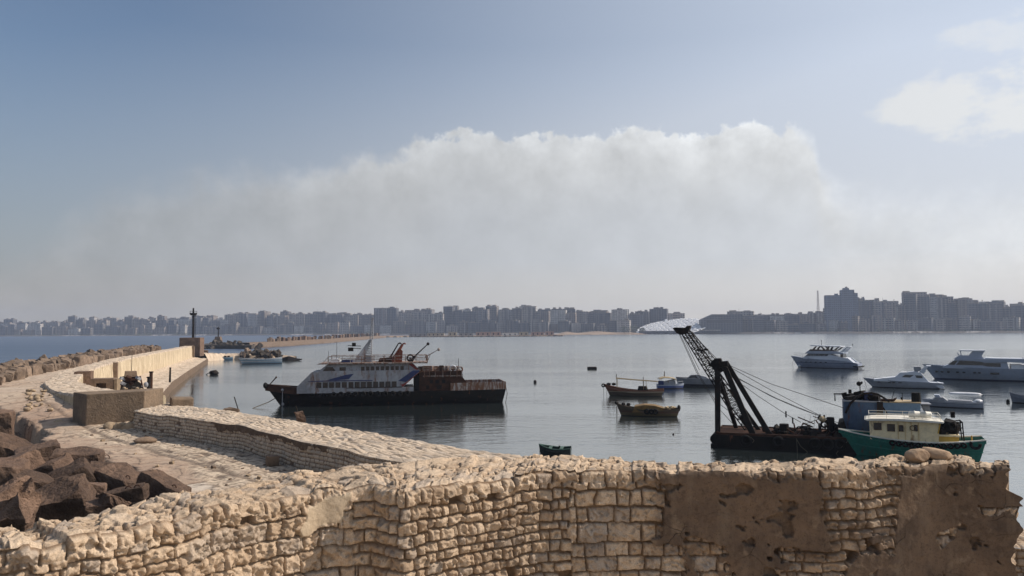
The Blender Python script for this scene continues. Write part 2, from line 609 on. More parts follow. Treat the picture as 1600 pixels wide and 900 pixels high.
# ------------------------------------------------------------------ masonry
def resample(pts, step):
    pts = np.array(pts, float)
    seg = np.hypot(*(np.diff(pts, axis=0).T))
    s = np.concatenate([[0], np.cumsum(seg)])
    n = max(2, int(s[-1] / step))
    u = np.linspace(0, s[-1], n)
    return u, s, np.stack([np.interp(u, s, pts[:, 0]), np.interp(u, s, pts[:, 1])], -1)


def smooth1(a, k):
    if k < 2:
        return a
    ker = np.ones(k) / k
    pad = np.pad(a, ((k, k), (0, 0)), mode='edge')
    r = np.stack([np.convolve(pad[:, i], ker, 'same') for i in range(a.shape[1])], -1)
    return r[k:-k]


def stones(u, v, rows, wmin, wmax, seed, gap=0.0055, rnd=0.010, bulge=0.026):
    """courses of rough stones; u along, v down.  returns height, joint, tint"""
    rg = np.random.default_rng(seed)
    wv = v + 0.018 * fbm(u * 1.1, v * 1.3, 3, seed) + 0.018 * fbm(u * 7, v * 7, 3, seed + 3)
    edges = np.array(rows)
    ri = np.clip(np.searchsorted(edges, wv) - 1, 0, len(edges) - 2)
    r0, r1 = edges[ri], edges[ri + 1]
    H = np.zeros(u.shape)
    J = np.zeros(u.shape)
    T = np.zeros(u.shape)
    wu = u + 0.022 * fbm(u * 5, v * 5, 3, seed + 7) + 0.03 * fbm(u * 1.5 + 9, v * 1.5, 2, seed + 8)
    um, ux = u.min() - 1, u.max() + 1
    chip = 0.3 * rnd * fbm(u * 0.55 / rnd * 0.35, v * 0.55 / rnd * 0.35, 4, seed + 17) - 0.5 * rnd * sstep(0.25, 0.6, fbm(u * 0.12 / rnd, v * 0.12 / rnd, 3, seed + 19))
    for r in range(len(edges) - 1):
        k = ri == r
        if not k.any():
            continue
        n = int((ux - um) / wmin) + 3
        ws = wmin + (wmax - wmin) * rg.random(n) ** 1.6
        ce = um + np.concatenate([[0], np.cumsum(ws)]) - rg.random() * 0.2
        uu = wu[k]
        ci = np.clip(np.searchsorted(ce, uu) - 1, 0, n - 1)
        c0, c1 = ce[ci], ce[ci + 1]
        hh = rg.random(n)
        tt = rg.random(n)
        tilt = (rg.random(n) - 0.5) * 0.26
        tilv = (rg.random(n) - 0.5) * 0.34
        shr = rg.random(n) ** 2 * 0.013
        du = np.minimum(uu - c0, c1 - uu) - gap - shr[ci] * 0.5
        dv = np.minimum(wv[k] - r0[k], r1[k] - wv[k]) - gap - shr[ci]
        rr = rnd
        qx, qy = rr - du, rr - dv
        d = rr - np.hypot(np.maximum(qx, 0), np.maximum(qy, 0)) + np.minimum(0, 0)
        d = np.where((qx <= 0) & (qy <= 0), np.minimum(du, dv), d)
        d = d + chip[k]
        dome = sstep(-0.004, rnd * 1.15, d)
        miss = (hh[ci] > 0.985)
        hgt = dome * (bulge * (0.55 + 0.9 * hh[ci])) + dome * (tilt[ci] * (uu - (c0 + c1) / 2) + tilv[ci] * (wv[k] - (r0[k] + r1[k]) / 2))
        hgt = np.where(miss, -0.05, hgt)
        H[k] = hgt
        J[k] = np.where(miss, 1.0, 1 - sstep(-0.006, 0.005, d))
        T[k] = tt[ci]
    return H, J, T


def masonry_mat(name, c_lo, c_hi, c_joint, pit=0.006, grey=0.0):
    m, t = newmat(name)
    ti = t.attr('tint')
    jo = t.attr('joint')
    n1 = t.noise(t.co, 7.0, 6, 0.62)
    n2 = t.noise(t.co, 28.0, 5, 0.7)
    n3 = t.noise(t.co, 0.9, 4, 0.6)
    n4 = t.noise(t.co, 75.0, 3, 0.7)
    c = t.mix(t.m('SUBTRACT', t.m('ADD', t.m('MULTIPLY', ti, 0.85), t.m('MULTIPLY', n1, 0.45)), 0.15, None, True), c_lo, c_hi)
    c = t.mix(t.mr(t.m('FRACT', t.m('MULTIPLY', ti, 7.3)), 0.80, 0.84, 0, 0.6), c, (0.34, 0.30, 0.26))
    c = t.mix(t.m('MULTIPLY', t.mr(n3, 0.48, 0.7), 0.45), c, tuple(k * 0.72 for k in c_lo))
    c = t.mix(t.m('MULTIPLY', t.mr(n1, 0.55, 0.75), 0.5), c, tuple(k * s for k, s in zip(c_hi, (1.15, 1.2, 1.28))))
    c = t.mix(t.mr(n2, 0.58, 0.68, 0, 0.7), c, tuple(k * 0.42 for k in c_lo))
    c = t.mix(t.mr(n4, 0.35, 0.62, 0.5, 0), c, tuple(k * 0.6 for k in c_lo))
    c = t.mix(t.m('MULTIPLY', t.attr('stain'), t.mr(n1, 0.3, 0.6, 0.35, 0.95)), c, (0.15, 0.105, 0.072))
    c = t.mix(t.m('MULTIPLY', jo, 0.9), c, c_joint)
    t.put(t.b, 'Base Color', c)
    t.put(t.b, 'Roughness', 0.95)
    t.put(t.b, 'Specular IOR Level', 0.15)
    hh = t.m('ADD', n1, t.m('MULTIPLY', n2, 0.5))
    t.put(t.b, 'Normal', t.bump(hh, 0.9, pit * 3))
    return m


M_STONE = masonry_mat('limestone_masonry', (0.395, 0.285, 0.19), (0.61, 0.48, 0.345), (0.15, 0.095, 0.056))
M_MOLE = masonry_mat('weathered_limestone', (0.52, 0.41, 0.30), (0.70, 0.58, 0.445), (0.15, 0.105, 0.075), 0.012)
m, t = newmat('brown_render')
n1 = t.noise(t.co, 2.2, 6, 0.62)
n2 = t.noise(t.co, 14, 6, 0.7)
n3 = t.noise(t.co, 5.0, 4, 0.6)
c = t.mix(t.mr(n1, 0.35, 0.66), (0.175, 0.120, 0.080), (0.098, 0.072, 0.054))
c = t.mix(t.mr(n2, 0.50, 0.68, 0, 0.6), c, (0.062, 0.043, 0.032))
c = t.mix(t.mr(n3, 0.60, 0.72, 0, 0.55), c, (0.29, 0.215, 0.145))
vo = t.n('ShaderNodeTexVoronoi', feature='DISTANCE_TO_EDGE')
wob = t.n('ShaderNodeVectorMath', operation='ADD')
t.put(wob, 0, t.co)
nzc = t.n('ShaderNodeTexNoise')
t.put(nzc, 'Vector', t.co)
t.put(nzc, 'Scale', 3.0)
scv = t.n('ShaderNodeVectorMath', operation='SCALE')
t.put(scv, 0, nzc.outputs[1])
t.put(scv, 'Scale', 0.35)
t.put(wob, 1, scv.outputs[0])
t.put(vo, 'Vector', wob.outputs[0])
t.put(vo, 'Scale', 2.3)
crk = t.m('MULTIPLY', t.mr(vo.outputs[0], 0.0, 0.010, 1, 0), t.mr(n1, 0.48, 0.6, 0.0, 0.6))
c = t.mix(crk, c, (0.03, 0.02, 0.015))
n4 = t.noise(t.scale(t.co, (3, 3, 0.5)), 1.6, 5, 0.65)
c = t.mix(t.mr(n4, 0.52, 0.7, 0, 0.5), c, (0.22, 0.165, 0.115))
n5 = t.noise(t.co, 60, 3, 0.7)
c = t.mix(t.mr(n5, 0.56, 0.68, 0, 0.5), c, (0.045, 0.032, 0.024))
t.put(t.b, 'Base Color', c)
t.put(t.b, 'Roughness', 0.95)
t.put(t.b, 'Specular IOR Level', 0.15)
t.put(t.b, 'Normal', t.bump(t.m('SUBTRACT', t.m('ADD', n1, n2), crk), 1.0, 0.014))
M_RENDER = m
m, t = newmat('pale_render')
n1 = t.noise(t.co, 3.2, 6, 0.62)
n2 = t.noise(t.co, 17, 6, 0.7)
c = t.mix(t.mr(n1, 0.35, 0.66), (0.50, 0.40, 0.28), (0.38, 0.29, 0.19))
c = t.mix(t.mr(n2, 0.60, 0.70, 0, 0.6), c, (0.2, 0.14, 0.09))
t.put(t.b, 'Base Color', c)
t.put(t.b, 'Roughness', 0.95)
t.put(t.b, 'Normal', t.bump(t.m('ADD', n1, n2), 1.0, 0.012))
M_PALE = m

# ---- the near wall that crosses the whole foreground
ZT = 8.45
fb = [((-160, 860), (-190, 826)), ((28, 855), (0, 823)), ((150, 836), (75, 811)), ((300, 806), (215, 782)), ((412, 780), (335, 764)), ((500, 766), (440, 738)), ((575, 761), (540, 729)), ((628, 768), (620, 722)),
      ((700, 758), (720, 714)), ((764, 749), (795, 712)), ((850, 739), (868, 714)), ((1000, 735), (1000, 718)), ((1150, 736), (1150, 721)), ((1290, 738), (1290, 719)), ((1370, 735), (1375, 715)), ((1476, 729), (1478, 715)), ((1601, 733), (1601, 724))]
fr = [P(*a, ZT).xy for a, b in fb]
bk = [P(*b, ZT).xy for a, b in fb]
e = Vector((0.10, 0.75))
u0, sfront, FP = resample([tuple(p) for p in fr], 0.0105)
sb = np.array([tuple(p) for p in bk])
BP = np.stack([np.interp(u0, sfront, sb[:, i]) for i in (0, 1)], -1)
FP = smooth1(FP, 15)
BP = smooth1(BP, 25)


def u_at(px):
    return float(np.interp(px, [a[0] for a, b in fb], sfront))


tang = np.gradient(FP, axis=0)
tang /= np.linalg.norm(tang, axis=1)[:, None]
tang = smooth1(tang, 25)
nrm = np.stack([tang[:, 1], -tang[:, 0]], -1)       # points out of the face, towards the court
UL = u0[-1]
# -- face
vf = np.concatenate([np.linspace(0, 1.62, 152), np.linspace(1.75, 2.75, 7)])
UU, VV = np.meshgrid(u0, vf, indexing='ij')
rg = np.random.default_rng(5)
rows = [-0.3, 0.0]
while rows[-1] < 3.0:
    rows.append(rows[-1] + 0.10 + 0.06 * rg.random())
H, J, T = stones(UU, VV, rows, 0.105, 0.34, 21)
wu_ = UU + 0.04 * fbm(UU * 3, VV * 3, 3, 23) + 0.03 * (_h(np.floor(VV * 7), VV * 0, 24) - 0.5)
bounds = np.cumsum(0.55 + 1.3 * rg.random(14))
bid = np.searchsorted(bounds, wu_)
for kk, (lo, hi, wmn, wmx, sd_) in enumerate(((0.085, 0.045, 0.09, 0.26, 22), (0.135, 0.09, 0.13, 0.36, 25))):
    rws = [-0.3, 0.0]
    while rws[-1] < 3.0:
        rws.append(rws[-1] + lo + hi * rg.random())
    H_, J_, T_ = stones(UU, VV, rws, wmn, wmx, sd_)
    sel = np.isin(bid, [(kk + 1) + 3 * q for q in range(6)]) & (VV > 0.12)
    H, J, T = np.where(sel, H_, H), np.where(sel, J_, J), np.where(sel, T_, T)
f1, f2, idc, tl = voro(UU + 0.03 * fbm(UU * 9, VV * 9, 2, 13), VV, 0.085, 14, tilt=True)
rough = 0.012 * fbm(UU * 12, VV * 12, 4, 3) + tl * 0.85 - 0.013 * np.abs(fbm(UU * 21, VV * 21, 3, 15)) + 0.006 * fbm(UU * 45, VV * 45, 2, 4)
pits = -0.024 * sstep(0.26, 0.45, fbm(UU * 19, VV * 19, 3, 8))
low = 0.035 * fbm(UU * 0.8, VV * 0.8, 3, 12)
isl = sstep(u_at(628) + 0.05, u_at(628) - 0.2, UU)
H = H * (1 + 0.10 * isl) - 0.028 * J + (rough + pits) * (1 - 0.85 * J) * (1 + 0.25 * isl)


def blob(u, v, ua, ub, va, vb, amp, freq, seed):
    d = np.minimum(np.minimum(u - ua, ub - u), np.minimum(v - va, vb - v))
    return d + amp * fbm(u * freq, v * freq, 4, seed)


pa = blob(UU, VV, u_at(1036), u_at(1280), 0.03, 0.76, 0.16, 2.6, 31)
pb = blob(UU, VV, u_at(1398), UL + 1, 0.0, 2.0, 0.22, 2.4, 33)
pc = np.minimum(blob(UU, VV, u_at(1020), u_at(1440), 0.78, 2.0, 0.3, 2.2, 35), fbm(UU * 3, VV * 3, 4, 36) + 0.05)
pd = blob(UU, VV, u_at(470), u_at(545), 0.04, 0.40, 0.13, 3.0, 37)
holes = fbm(UU * 4.5, VV * 6, 4, 41)
reveal = sstep(0.27, 0.33, fbm(UU * 1.9 + 3, VV * 2.6, 3, 43)) * sstep(0.35, 0.5, VV)
pbm = np.where(reveal > 0.5, -1, pb)
PL = np.maximum(np.maximum(pa, pbm), np.maximum(pc, pd))
plm = sstep(-0.004, 0.012, PL)
hol = sstep(0.40, 0.44, holes) * plm * (1 - isl)
PH = 0.034 + 0.012 * fbm(UU * 3, VV * 3, 4, 47) + 0.006 * fbm(UU * 16, VV * 16, 3, 48)
H = H * (1 - plm) + np.maximum(H * 0.5, PH) * plm - 0.05 * hol
J = np.maximum(J * (1 - plm), hol)
# -- crown profile shared by face and top
step_t = np.floor(u0 / 0.23 + 0.6 * vn(u0 * 2, u0 * 0, 3))
crown = 0.040 * fbm(u0 * 0.9, u0 * 0, 4, 51) + 0.045 * (_h(step_t, step_t * 0, 53) - 0.5) + 0.03 * fbm(u0 * 6, u0 * 0, 3, 52)
crown[: int(len(u0) * 0.02)] *= 0.5
edge_back = 0.022 * np.clip(1 - vf / 0.07, 0, 1) ** 2
zf = ZT + crown[:, None] * np.clip(1 - VV / 0.9, 0, 1) - VV
off = H + low - edge_back[None, :]
# -- ragged broken end on the right
endr = 0.24 * (vn(vf * 3.3, vf * 0 + 2, 61) - 0.25) + 0.16 * (vn(vf * 9, vf * 0, 62) - 0.5) + 0.06 * (vn(vf * 24, vf * 0, 63) - 0.5)
endw = np.clip((UU - (UL - 0.9)) / 0.9, 0, 1) ** 1.2
shift = -endw * endr[None, :]
X = FP[:, 0][:, None] + nrm[:, 0][:, None] * off + tang[:, 0][:, None] * shift
Y = FP[:, 1][:, None] + nrm[:, 1][:, None] * off + tang[:, 1][:, None] * shift
wall = thing('stone_wall', 'pale rough limestone wall crossing the whole foreground, partly covered in brown render', 'wall', (FP[500, 0], FP[500, 1], 5.7))
wl = Vector(wall.location)
fq = lambda a: (a[:-1, :-1] + a[1:, 1:]) / 2
isplm = fq(plm) > 0.5
ispale = isplm & (fq(isl) > 0.5)
att = {'tint': T, 'joint': J * (1 - 0.15 * isl), 'stain': (sstep(-0.22, 0.02, PL + 0.10 * fbm(UU * 3, VV * 3, 4, 49)) * (1 - isl) + 0.55 * sstep(0.1, 0.45, fbm(UU * 0.9, VV * 1.3, 4, 50)) * (1 - isl))}
zc = zf + 0 * X
gridmesh('masonry', X - wl.x, Y - wl.y, zc - wl.z, M_STONE, wall, att, ~isplm, smooth=False)
tag(gridmesh('render_coat', X - wl.x, Y - wl.y, zc - wl.z, M_RENDER, wall, None, isplm & ~ispale), 'brown weathered render over the shaded right half')
tag(gridmesh('pale_render_patch', X - wl.x, Y - wl.y, zc - wl.z, M_PALE, wall, None, ispale), 'small pale patch of render on the sunlit left face')
# -- rubble top
nw = 96
wv_ = np.linspace(0, 1, nw)
U2, W2 = np.meshgrid(u0, wv_, indexing='ij')
WID = np.linalg.norm(BP - FP, axis=1)
WM = W2 * WID[:, None]
wx = U2 + 0.04 * fbm(U2 * 4, WM * 4, 3, 71)
wy = WM + 0.04 * fbm(U2 * 4 + 7, WM * 4, 3, 72)
f1, f2, idc, tlc = voro(wx, wy * 1.25, 0.125, 73, tilt=True)
g1, g2, idg, tlg = voro(wx + 5.3, wy * 1.2, 0.25, 78, tilt=True)
dm = sstep(0.004, 0.022, f2 - f1)
big = sstep(0.60, 0.62, idg) * sstep(0.0, 0.035, g2 - g1)
small_ = dm * (0.018 + 0.026 * idc + tlc * 0.45)
TH = np.maximum(small_ + 0.012 * dm, big * (0.03 + 0.03 * idg + tlg * 0.35)) + 0.02 * fbm(U2 * 1.4, WM * 1.4, 4, 75) + 0.008 * fbm(U2 * 13, WM * 13, 4, 76) + 0.006 * fbm(U2 * 34, WM * 34, 2, 77)
rim = sstep(0.0, 0.07, WM)
TH = TH * (0.35 + 0.65 * rim) + 0.012 * (1 - rim)
bkd = sstep(0.0, 0.16, (1 - W2) * WID[:, None])
offf = off[:, 0][:, None]
fx = FP[:, 0] + nrm[:, 0] * off[:, 0] + tang[:, 0] * shift[:, 0]
fy = FP[:, 1] + nrm[:, 1] * off[:, 0] + tang[:, 1] * shift[:, 0]
endb = endw[:, 0] * 0.12
bxx = BP[:, 0] - tang[:, 0] * endb + 0.05 * fbm(u0 * 3, u0 * 0, 3, 78)
byy = BP[:, 1] - tang[:, 1] * endb + 0.07 * fbm(u0 * 3, u0 * 0, 3, 79)
X2 = fx[:, None] * (1 - W2) + bxx[:, None] * W2
Y2 = fy[:, None] * (1 - W2) + byy[:, None] * W2
Z2 = zf[:, 0][:, None] + (TH - 0.035) * 1.0 * sstep(-0.01, 0.03, WM) - 0.10 * (1 - bkd)
Z2[:, 0] = zf[:, 0]
jt = np.clip(1 - np.maximum(dm, big), 0, 1) * 0.9
gridmesh('rubble_top', X2 - wl.x, Y2 - wl.y, Z2 - wl.z, M_STONE, wall, {'tint': np.where(big > 0.3, idg, idc), 'joint': jt}, smooth=False)
# -- back and right end, rough
kb = np.arange(0, len(u0), 6)
vb_ = np.linspace(0, 2.7, 14)
bn = np.stack([-nrm[kb, 0], -nrm[kb, 1]], -1)
ub_, vbb = np.meshgrid(u0[kb], vb_, indexing='ij')
hb_ = 0.06 * fbm(ub_ * 3, vbb * 3, 4, 81) * (vbb > 0)
Xb = X2[kb, -1][:, None] + bn[:, 0][:, None] * hb_
Yb = Y2[kb, -1][:, None] + bn[:, 1][:, None] * hb_
Zb = Z2[kb, -1][:, None] - vbb
gridmesh('wall_back', Xb - wl.x, Yb - wl.y, Zb - wl.z, M_STONE, wall, {'tint': 0.3 + 0 * Xb, 'joint': 0.2 + 0 * Xb}, flip=True)
nE = 30
tE = np.linspace(0, 1, nE)
zfE = zf[-1, :]
xe0, ye0 = X[-1, :], Y[-1, :]
zb_end = np.interp(vf, vb_, Zb[-1, :])
xe1 = np.interp(vf, vb_, Xb[-1, :]) + 0 * xe0
ye1 = np.interp(vf, vb_, Yb[-1, :])
TT, VE = np.meshgrid(tE, vf, indexing='ij')
brk = (0.10 * fbm(TT * 3, VE * 5, 4, 83) + 0.05 * fbm(TT * 9, VE * 14, 3, 84)) * np.sin(np.pi * TT)
XE = xe0[None, :] * (1 - TT) + (xe1[None, :] - endr[None, :] * 0.7) * TT + brk
XE[-1, :] = xe1
YE = ye0[None, :] * (1 - TT) + ye1[None, :] * TT
ZE = zfE[None, :] * (1 - TT) + zb_end[None, :] * TT
gridmesh('broken_end', XE - wl.x, YE - wl.y, ZE - wl.z, M_STONE, wall, {'tint': 0.35 + 0.3 * fbm(TT * 4, VE * 8, 2, 85), 'joint': 0.25 + 0 * XE})

# courtyard where the photographer stands
m, t = newmat('sandy_court')
n1 = t.noise(t.co, 1.1, 6, 0.6)
t.put(t.b, 'Base Color', t.mix(t.mr(n1, 0.35, 0.65), (0.60, 0.49, 0.37), (0.47, 0.37, 0.27)))
t.put(t.b, 'Roughness', 1.0)
xs, ys = np.meshgrid(np.linspace(-16, 14, 60), np.linspace(-12, 8.0, 40), indexing='ij')
tag(gridmesh('ground', xs, ys, 5.85 + 0.08 * fbm(xs * 0.5, ys * 0.5, 4, 91) - 4 * sstep(7.2, 7.8, ys), m), kind='structure')


def rock(name, c, r, matl, seed, label=None, cat=None, group=None, parent=None, sub=3, flat=1.0, ang=0.55, rz=None):
    """irregular faceted stone"""
    bm = bmesh.new()
    bmesh.ops.create_icosphere(bm, subdivisions=sub, radius=1.0)
    rr = random.Random(seed)
    pl = []
    for _ in range(9):
        n = Vector((rr.gauss(0, 1), rr.gauss(0, 1), rr.gauss(0, 1))).normalized()
        pl.append((n, rr.uniform(0.62, 0.95)))
    co = np.array([v.co[:] for v in bm.verts])
    nz = fbm(co[:, 0] * 2.3 + co[:, 2] * 1.7 + seed, co[:, 1] * 2.3 - co[:, 2] * 1.3, 4, seed)
    for v, k in zip(bm.verts, nz):
        for n, d in pl:
            x = v.co.dot(n) - d
            if x > 0:
                v.co -= n * x * ang * 1.6
        v.co *= 1 + 0.13 * k
        v.co = Vector((v.co.x * r[0], v.co.y * r[1], v.co.z * r[2]))
    me = bpy.data.meshes.new(name)
    bm.to_mesh(me)
    bm.free()
    for p in me.polygons:
        p.use_smooth = True
    me.materials.append(matl)
    o = bpy.data.objects.new(name, me)
    o.location = c
    o.rotation_euler = (0, 0, rr.uniform(0, 6.28) if rz is None else rz)
    link(o, parent)
    if label:
        tag(o, label, cat, group)
    return o


def ablock(d, seed, matl, parent=None, loc=None, rot=None, name='armour_block', bev=0.09, nz=0.05):
    rr = random.Random(seed)
    bm = bmesh.new()
    bmesh.ops.create_cube(bm, size=1.0)
    bmesh.ops.subdivide_edges(bm, edges=bm.edges[:], cuts=7, use_grid_fill=True)
    for v in bm.verts:
        v.co = Vector((v.co.x * d[0], v.co.y * d[1], v.co.z * d[2]))
    co = np.array([v.co[:] for v in bm.verts])
    n1 = fbm(co[:, 0] * 1.3 + seed, co[:, 1] * 1.3 + co[:, 2] * 0.9, 4, seed)
    n2 = fbm(co[:, 1] * 1.3 - seed, co[:, 2] * 1.3 + co[:, 0] * 0.8, 4, seed + 1)
    n3 = fbm(co[:, 2] * 1.3 - seed, co[:, 0] * 1.3 + co[:, 1] * 1.1, 4, seed + 2)
    for v, a_, b_, c__ in zip(bm.verts, n1, n2, n3):
        # round corners
        q = Vector((abs(v.co.x) / d[0] * 2, abs(v.co.y) / d[1] * 2, abs(v.co.z) / d[2] * 2))
        k_ = sum(1 for x in q if x > 0.98)
        v.co *= (1.0, 1.0, 0.965, 0.90)[k_]
        v.co += Vector((a_, b_, c__)) * nz * (1 + k_ * 0.9)
    me = bpy.data.meshes.new(name)
    bm.to_mesh(me)
    bm.free()
    me.materials.append(matl)
    o = bpy.data.objects.new(name, me)
    if loc is not None:
        o.location = loc
    if rot is not None:
        o.rotation_euler = rot
    return link(o, parent)


a = P(1434, 716, ZT + 0.08)
rock('boulder', (a.x, a.y + 0.02, ZT + 0.105), (0.135, 0.12, 0.085), M_STONE, 3, 'smaller rounded pinkish stone leaning on a larger one on top of the near wall', 'rock', sub=4, rz=0.3).data.materials[0] = MT['boulder']
a = P(1458, 714, ZT + 0.08)
rock('boulder', (a.x + 0.03, a.y + 0.03, ZT + 0.095), (0.18, 0.14, 0.10), M_STONE, 8, 'larger domed pinkish stone lying on the near wall in front of the green boat', 'rock', sub=4, rz=-0.3).data.materials[0] = MT['boulder']

# sunlit lower masonry just past the broken end
p0, p1 = P(1566, 868, 7.0), P(1700, 850, 7.0)
uu = np.linspace(0, 2.6, 200)
vv = np.linspace(0, 1.6, 90)
US, VS = np.meshgrid(uu, vv, indexing='ij')
Hs, Js, Ts = stones(US, VS, list(np.cumsum([-.2] + [0.11] * 18)), 0.14, 0.36, 77)
D0 = 11.2
a = PD(1572, 852, D0)
dirw = Vector((0.80, -0.60))
nr = Vector((-0.0, -1.0))
lw = thing('stone_wall', 'low sunlit stretch of pale stone coursing past the broken right end of the near wall', 'wall', (a.x, a.y, a.z - 1.6))
dirw = Vector((0.88, -0.47))
nr = Vector((dirw.y, -dirw.x))
gx = US * dirw.x + nr.x * Hs * 1.4
gy = US * dirw.y + nr.y * Hs * 1.4
gridmesh('masonry', gx, gy, 1.6 - VS + 0.04 * fbm(US * 2, US * 0, 3, 5) * (VS < 0.3), M_STONE, lw, {'tint': Ts, 'joint': Js})
wtop = np.linspace(0, 1.2, 40)
US, WS = np.meshgrid(uu, wtop, indexing='ij')
f1, f2, idc = voro(US, WS, 0.16, 79)
gridmesh('rubble_top', US * dirw.x - nr.x * WS, US * dirw.y - nr.y * WS, 1.58 + sstep(0, .05, f2 - f1) * 0.05 * idc * (WS > 0.02), M_STONE, lw, {'tint': idc, 'joint': 1 - sstep(0, .04, f2 - f1)})
# ------------------------------------------------------------------ raised sea wall beside the deck
ZM = 4.4
ib = [((208, 643), (272, 629)), ((300, 655), (380, 644)), ((380, 667), (468, 658)), ((471, 690), (590, 676)), ((545, 704), (700, 695)), ((597, 717), (814, 712))]
inn = [P(*a, ZM).xy for a, b in ib]
oun = [P(*b, ZM).xy for a, b in ib]
dv = Vector((0.70, -0.714))
inn.append(inn[-1] + dv * 16)
oun.append(oun[-1] + dv * 11)
um, si, IP = resample([tuple(p) for p in inn], 0.045)
OP = np.stack([np.interp(um, si, np.array([tuple(p) for p in oun])[:, i]) for i in (0, 1)], -1)
IP, OP = smooth1(IP, 31), smooth1(OP, 31)
IP += 0.05 * np.stack([fbm(um * 0.5, um * 0, 3, 1), fbm(um * 0.5, um * 0, 3, 2)], -1)
OP += 0.25 * np.stack([fbm(um * 0.4, um * 0, 4, 3), fbm(um * 0.4, um * 0, 4, 4)], -1)
WM = np.linalg.norm(OP - IP, axis=1)
tm = smooth1(np.gradient(IP, axis=0), 25)
tm /= np.linalg.norm(tm, axis=1)[:, None]
nin = np.stack([tm[:, 1], -tm[:, 0]], -1)
nin *= np.sign(((IP - OP) * nin).sum(1).mean())
mole = thing('sea_wall', 'broad low sea wall topped with worn stone setts beside the paved deck', 'wall', (IP[0, 0], IP[0, 1], 0))
ml = Vector(mole.location)
lowt = 0.10 * fbm(um * 0.35, um * 0, 3, 9)
nw = 110
W2 = np.linspace(0, 1, nw)
UU, WW = np.meshgrid(um, W2, indexing='ij')
WWm = WW * WM[:, None]
H, J, T = stones(UU, WWm, list(np.cumsum([-0.3] + list(0.24 + 0.16 * np.random.default_rng(3).random(30)))), 0.40, 1.2, 5, 0.014, 0.03, 0.045)
wash = sstep(0.1, 0.5, fbm(UU * 0.6, WWm * 0.6, 4, 6))
H = H * (1 - 0.5 * wash) + 0.03 * fbm(UU * 3.2, WWm * 3.2, 4, 7) + 0.04 * fbm(UU * 0.6, WWm * 0.6, 3, 8)
rimi, rimo = sstep(0, 0.2, WWm), sstep(0, 0.5, WM[:, None] - WWm)
Z = ZM + lowt[:, None] + H * rimi - 0.25 * (1 - rimo)
X = IP[:, 0][:, None] * (1 - WW) + OP[:, 0][:, None] * WW
Y = IP[:, 1][:, None] * (1 - WW) + OP[:, 1][:, None] * WW
gridmesh('sett_top', X - ml.x, Y - ml.y, Z, M_MOLE, mole, {'tint': T, 'joint': J * 0.7})
vv = np.linspace(0, 2.0, 55)
UV, VV = np.meshgrid(um, vv, indexing='ij')
H, J, T = stones(UV, VV, list(np.cumsum([-0.1] + [0.21] * 12)), 0.22, 0.6, 15, 0.014, 0.05, 0.05)
crust = sstep(0.0, 0.03, blob(UV, VV, 11, 25, -0.2, 0.34, 0.34, 1.5, 19))
H = H * (1 - crust) + 0.08 * crust + 0.04 * fbm(UV * 5, VV * 5, 3, 16)
Xi = IP[:, 0][:, None] + nin[:, 0][:, None] * (H - 0.03) * (VV > 0)
Yi = IP[:, 1][:, None] + nin[:, 1][:, None] * (H - 0.03) * (VV > 0)
Zi = Z[:, 0][:, None] - VV
cm = fq(crust) > 0.5
gridmesh('inner_face', Xi - ml.x, Yi - ml.y, Zi, M_MOLE, mole, {'tint': T, 'joint': J}, ~cm, flip=True)
gridmesh('render_coat', Xi - ml.x, Yi - ml.y, Zi, M_RENDER, mole, None, cm, flip=True)
vv = np.linspace(0, 5.5, 24)
UV, VV = np.meshgrid(um[::3], vv, indexing='ij')
Hn = 0.3 * fbm(UV * 0.9, VV * 0.9, 4, 22) * (VV > 0) + 0.12 * VV
Xo = OP[::3, 0][:, None] - nin[::3, 0][:, None] * Hn
Yo = OP[::3, 1][:, None] - nin[::3, 1][:, None] * Hn
gridmesh('outer_face', Xo - ml.x, Yo - ml.y, Z[::3, -1][:, None] - VV, M_MOLE, mole, {'tint': 0.4 + 0 * Xo, 'joint': 0.3 + 0 * Xo})
# far end cap
tt = np.linspace(0, 1, 20)
TTc, VVc = np.meshgrid(np.linspace(0, 1, nw), np.linspace(0, 4.6, 20), indexing='ij')
gridmesh('end_face', X[0, :][:, None] + 0 * VVc - ml.x, Y[0, :][:, None] + 0.15 * fbm(TTc * 12, VVc * 2, 3, 25) * (VVc > 0) - ml.y, Z[0, :][:, None] - VVc, M_MOLE, mole, {'tint': 0.5 + 0 * TTc, 'joint': 0.1 + 0 * TTc})

# ------------------------------------------------------------------ paved deck
def poly_sd(x, y, pl):
    """signed side/distance to an open polyline: positive on its left"""
    best = np.full(x.shape, 1e9)
    sg = np.ones(x.shape)
    for (ax, ay), (bx_, by_) in zip(pl, pl[1:]):
        dx, dy = bx_ - ax, by_ - ay
        tt_ = np.clip(((x - ax) * dx + (y - ay) * dy) / (dx * dx + dy * dy), 0, 1)
        d = np.hypot(x - ax - tt_ * dx, y - ay - tt_ * dy)
        cr = dx * (y - ay) - dy * (x - ax)
        k = d < best
        best = np.where(k, d, best)
        sg = np.where(k, np.sign(cr), sg)
    return best * sg


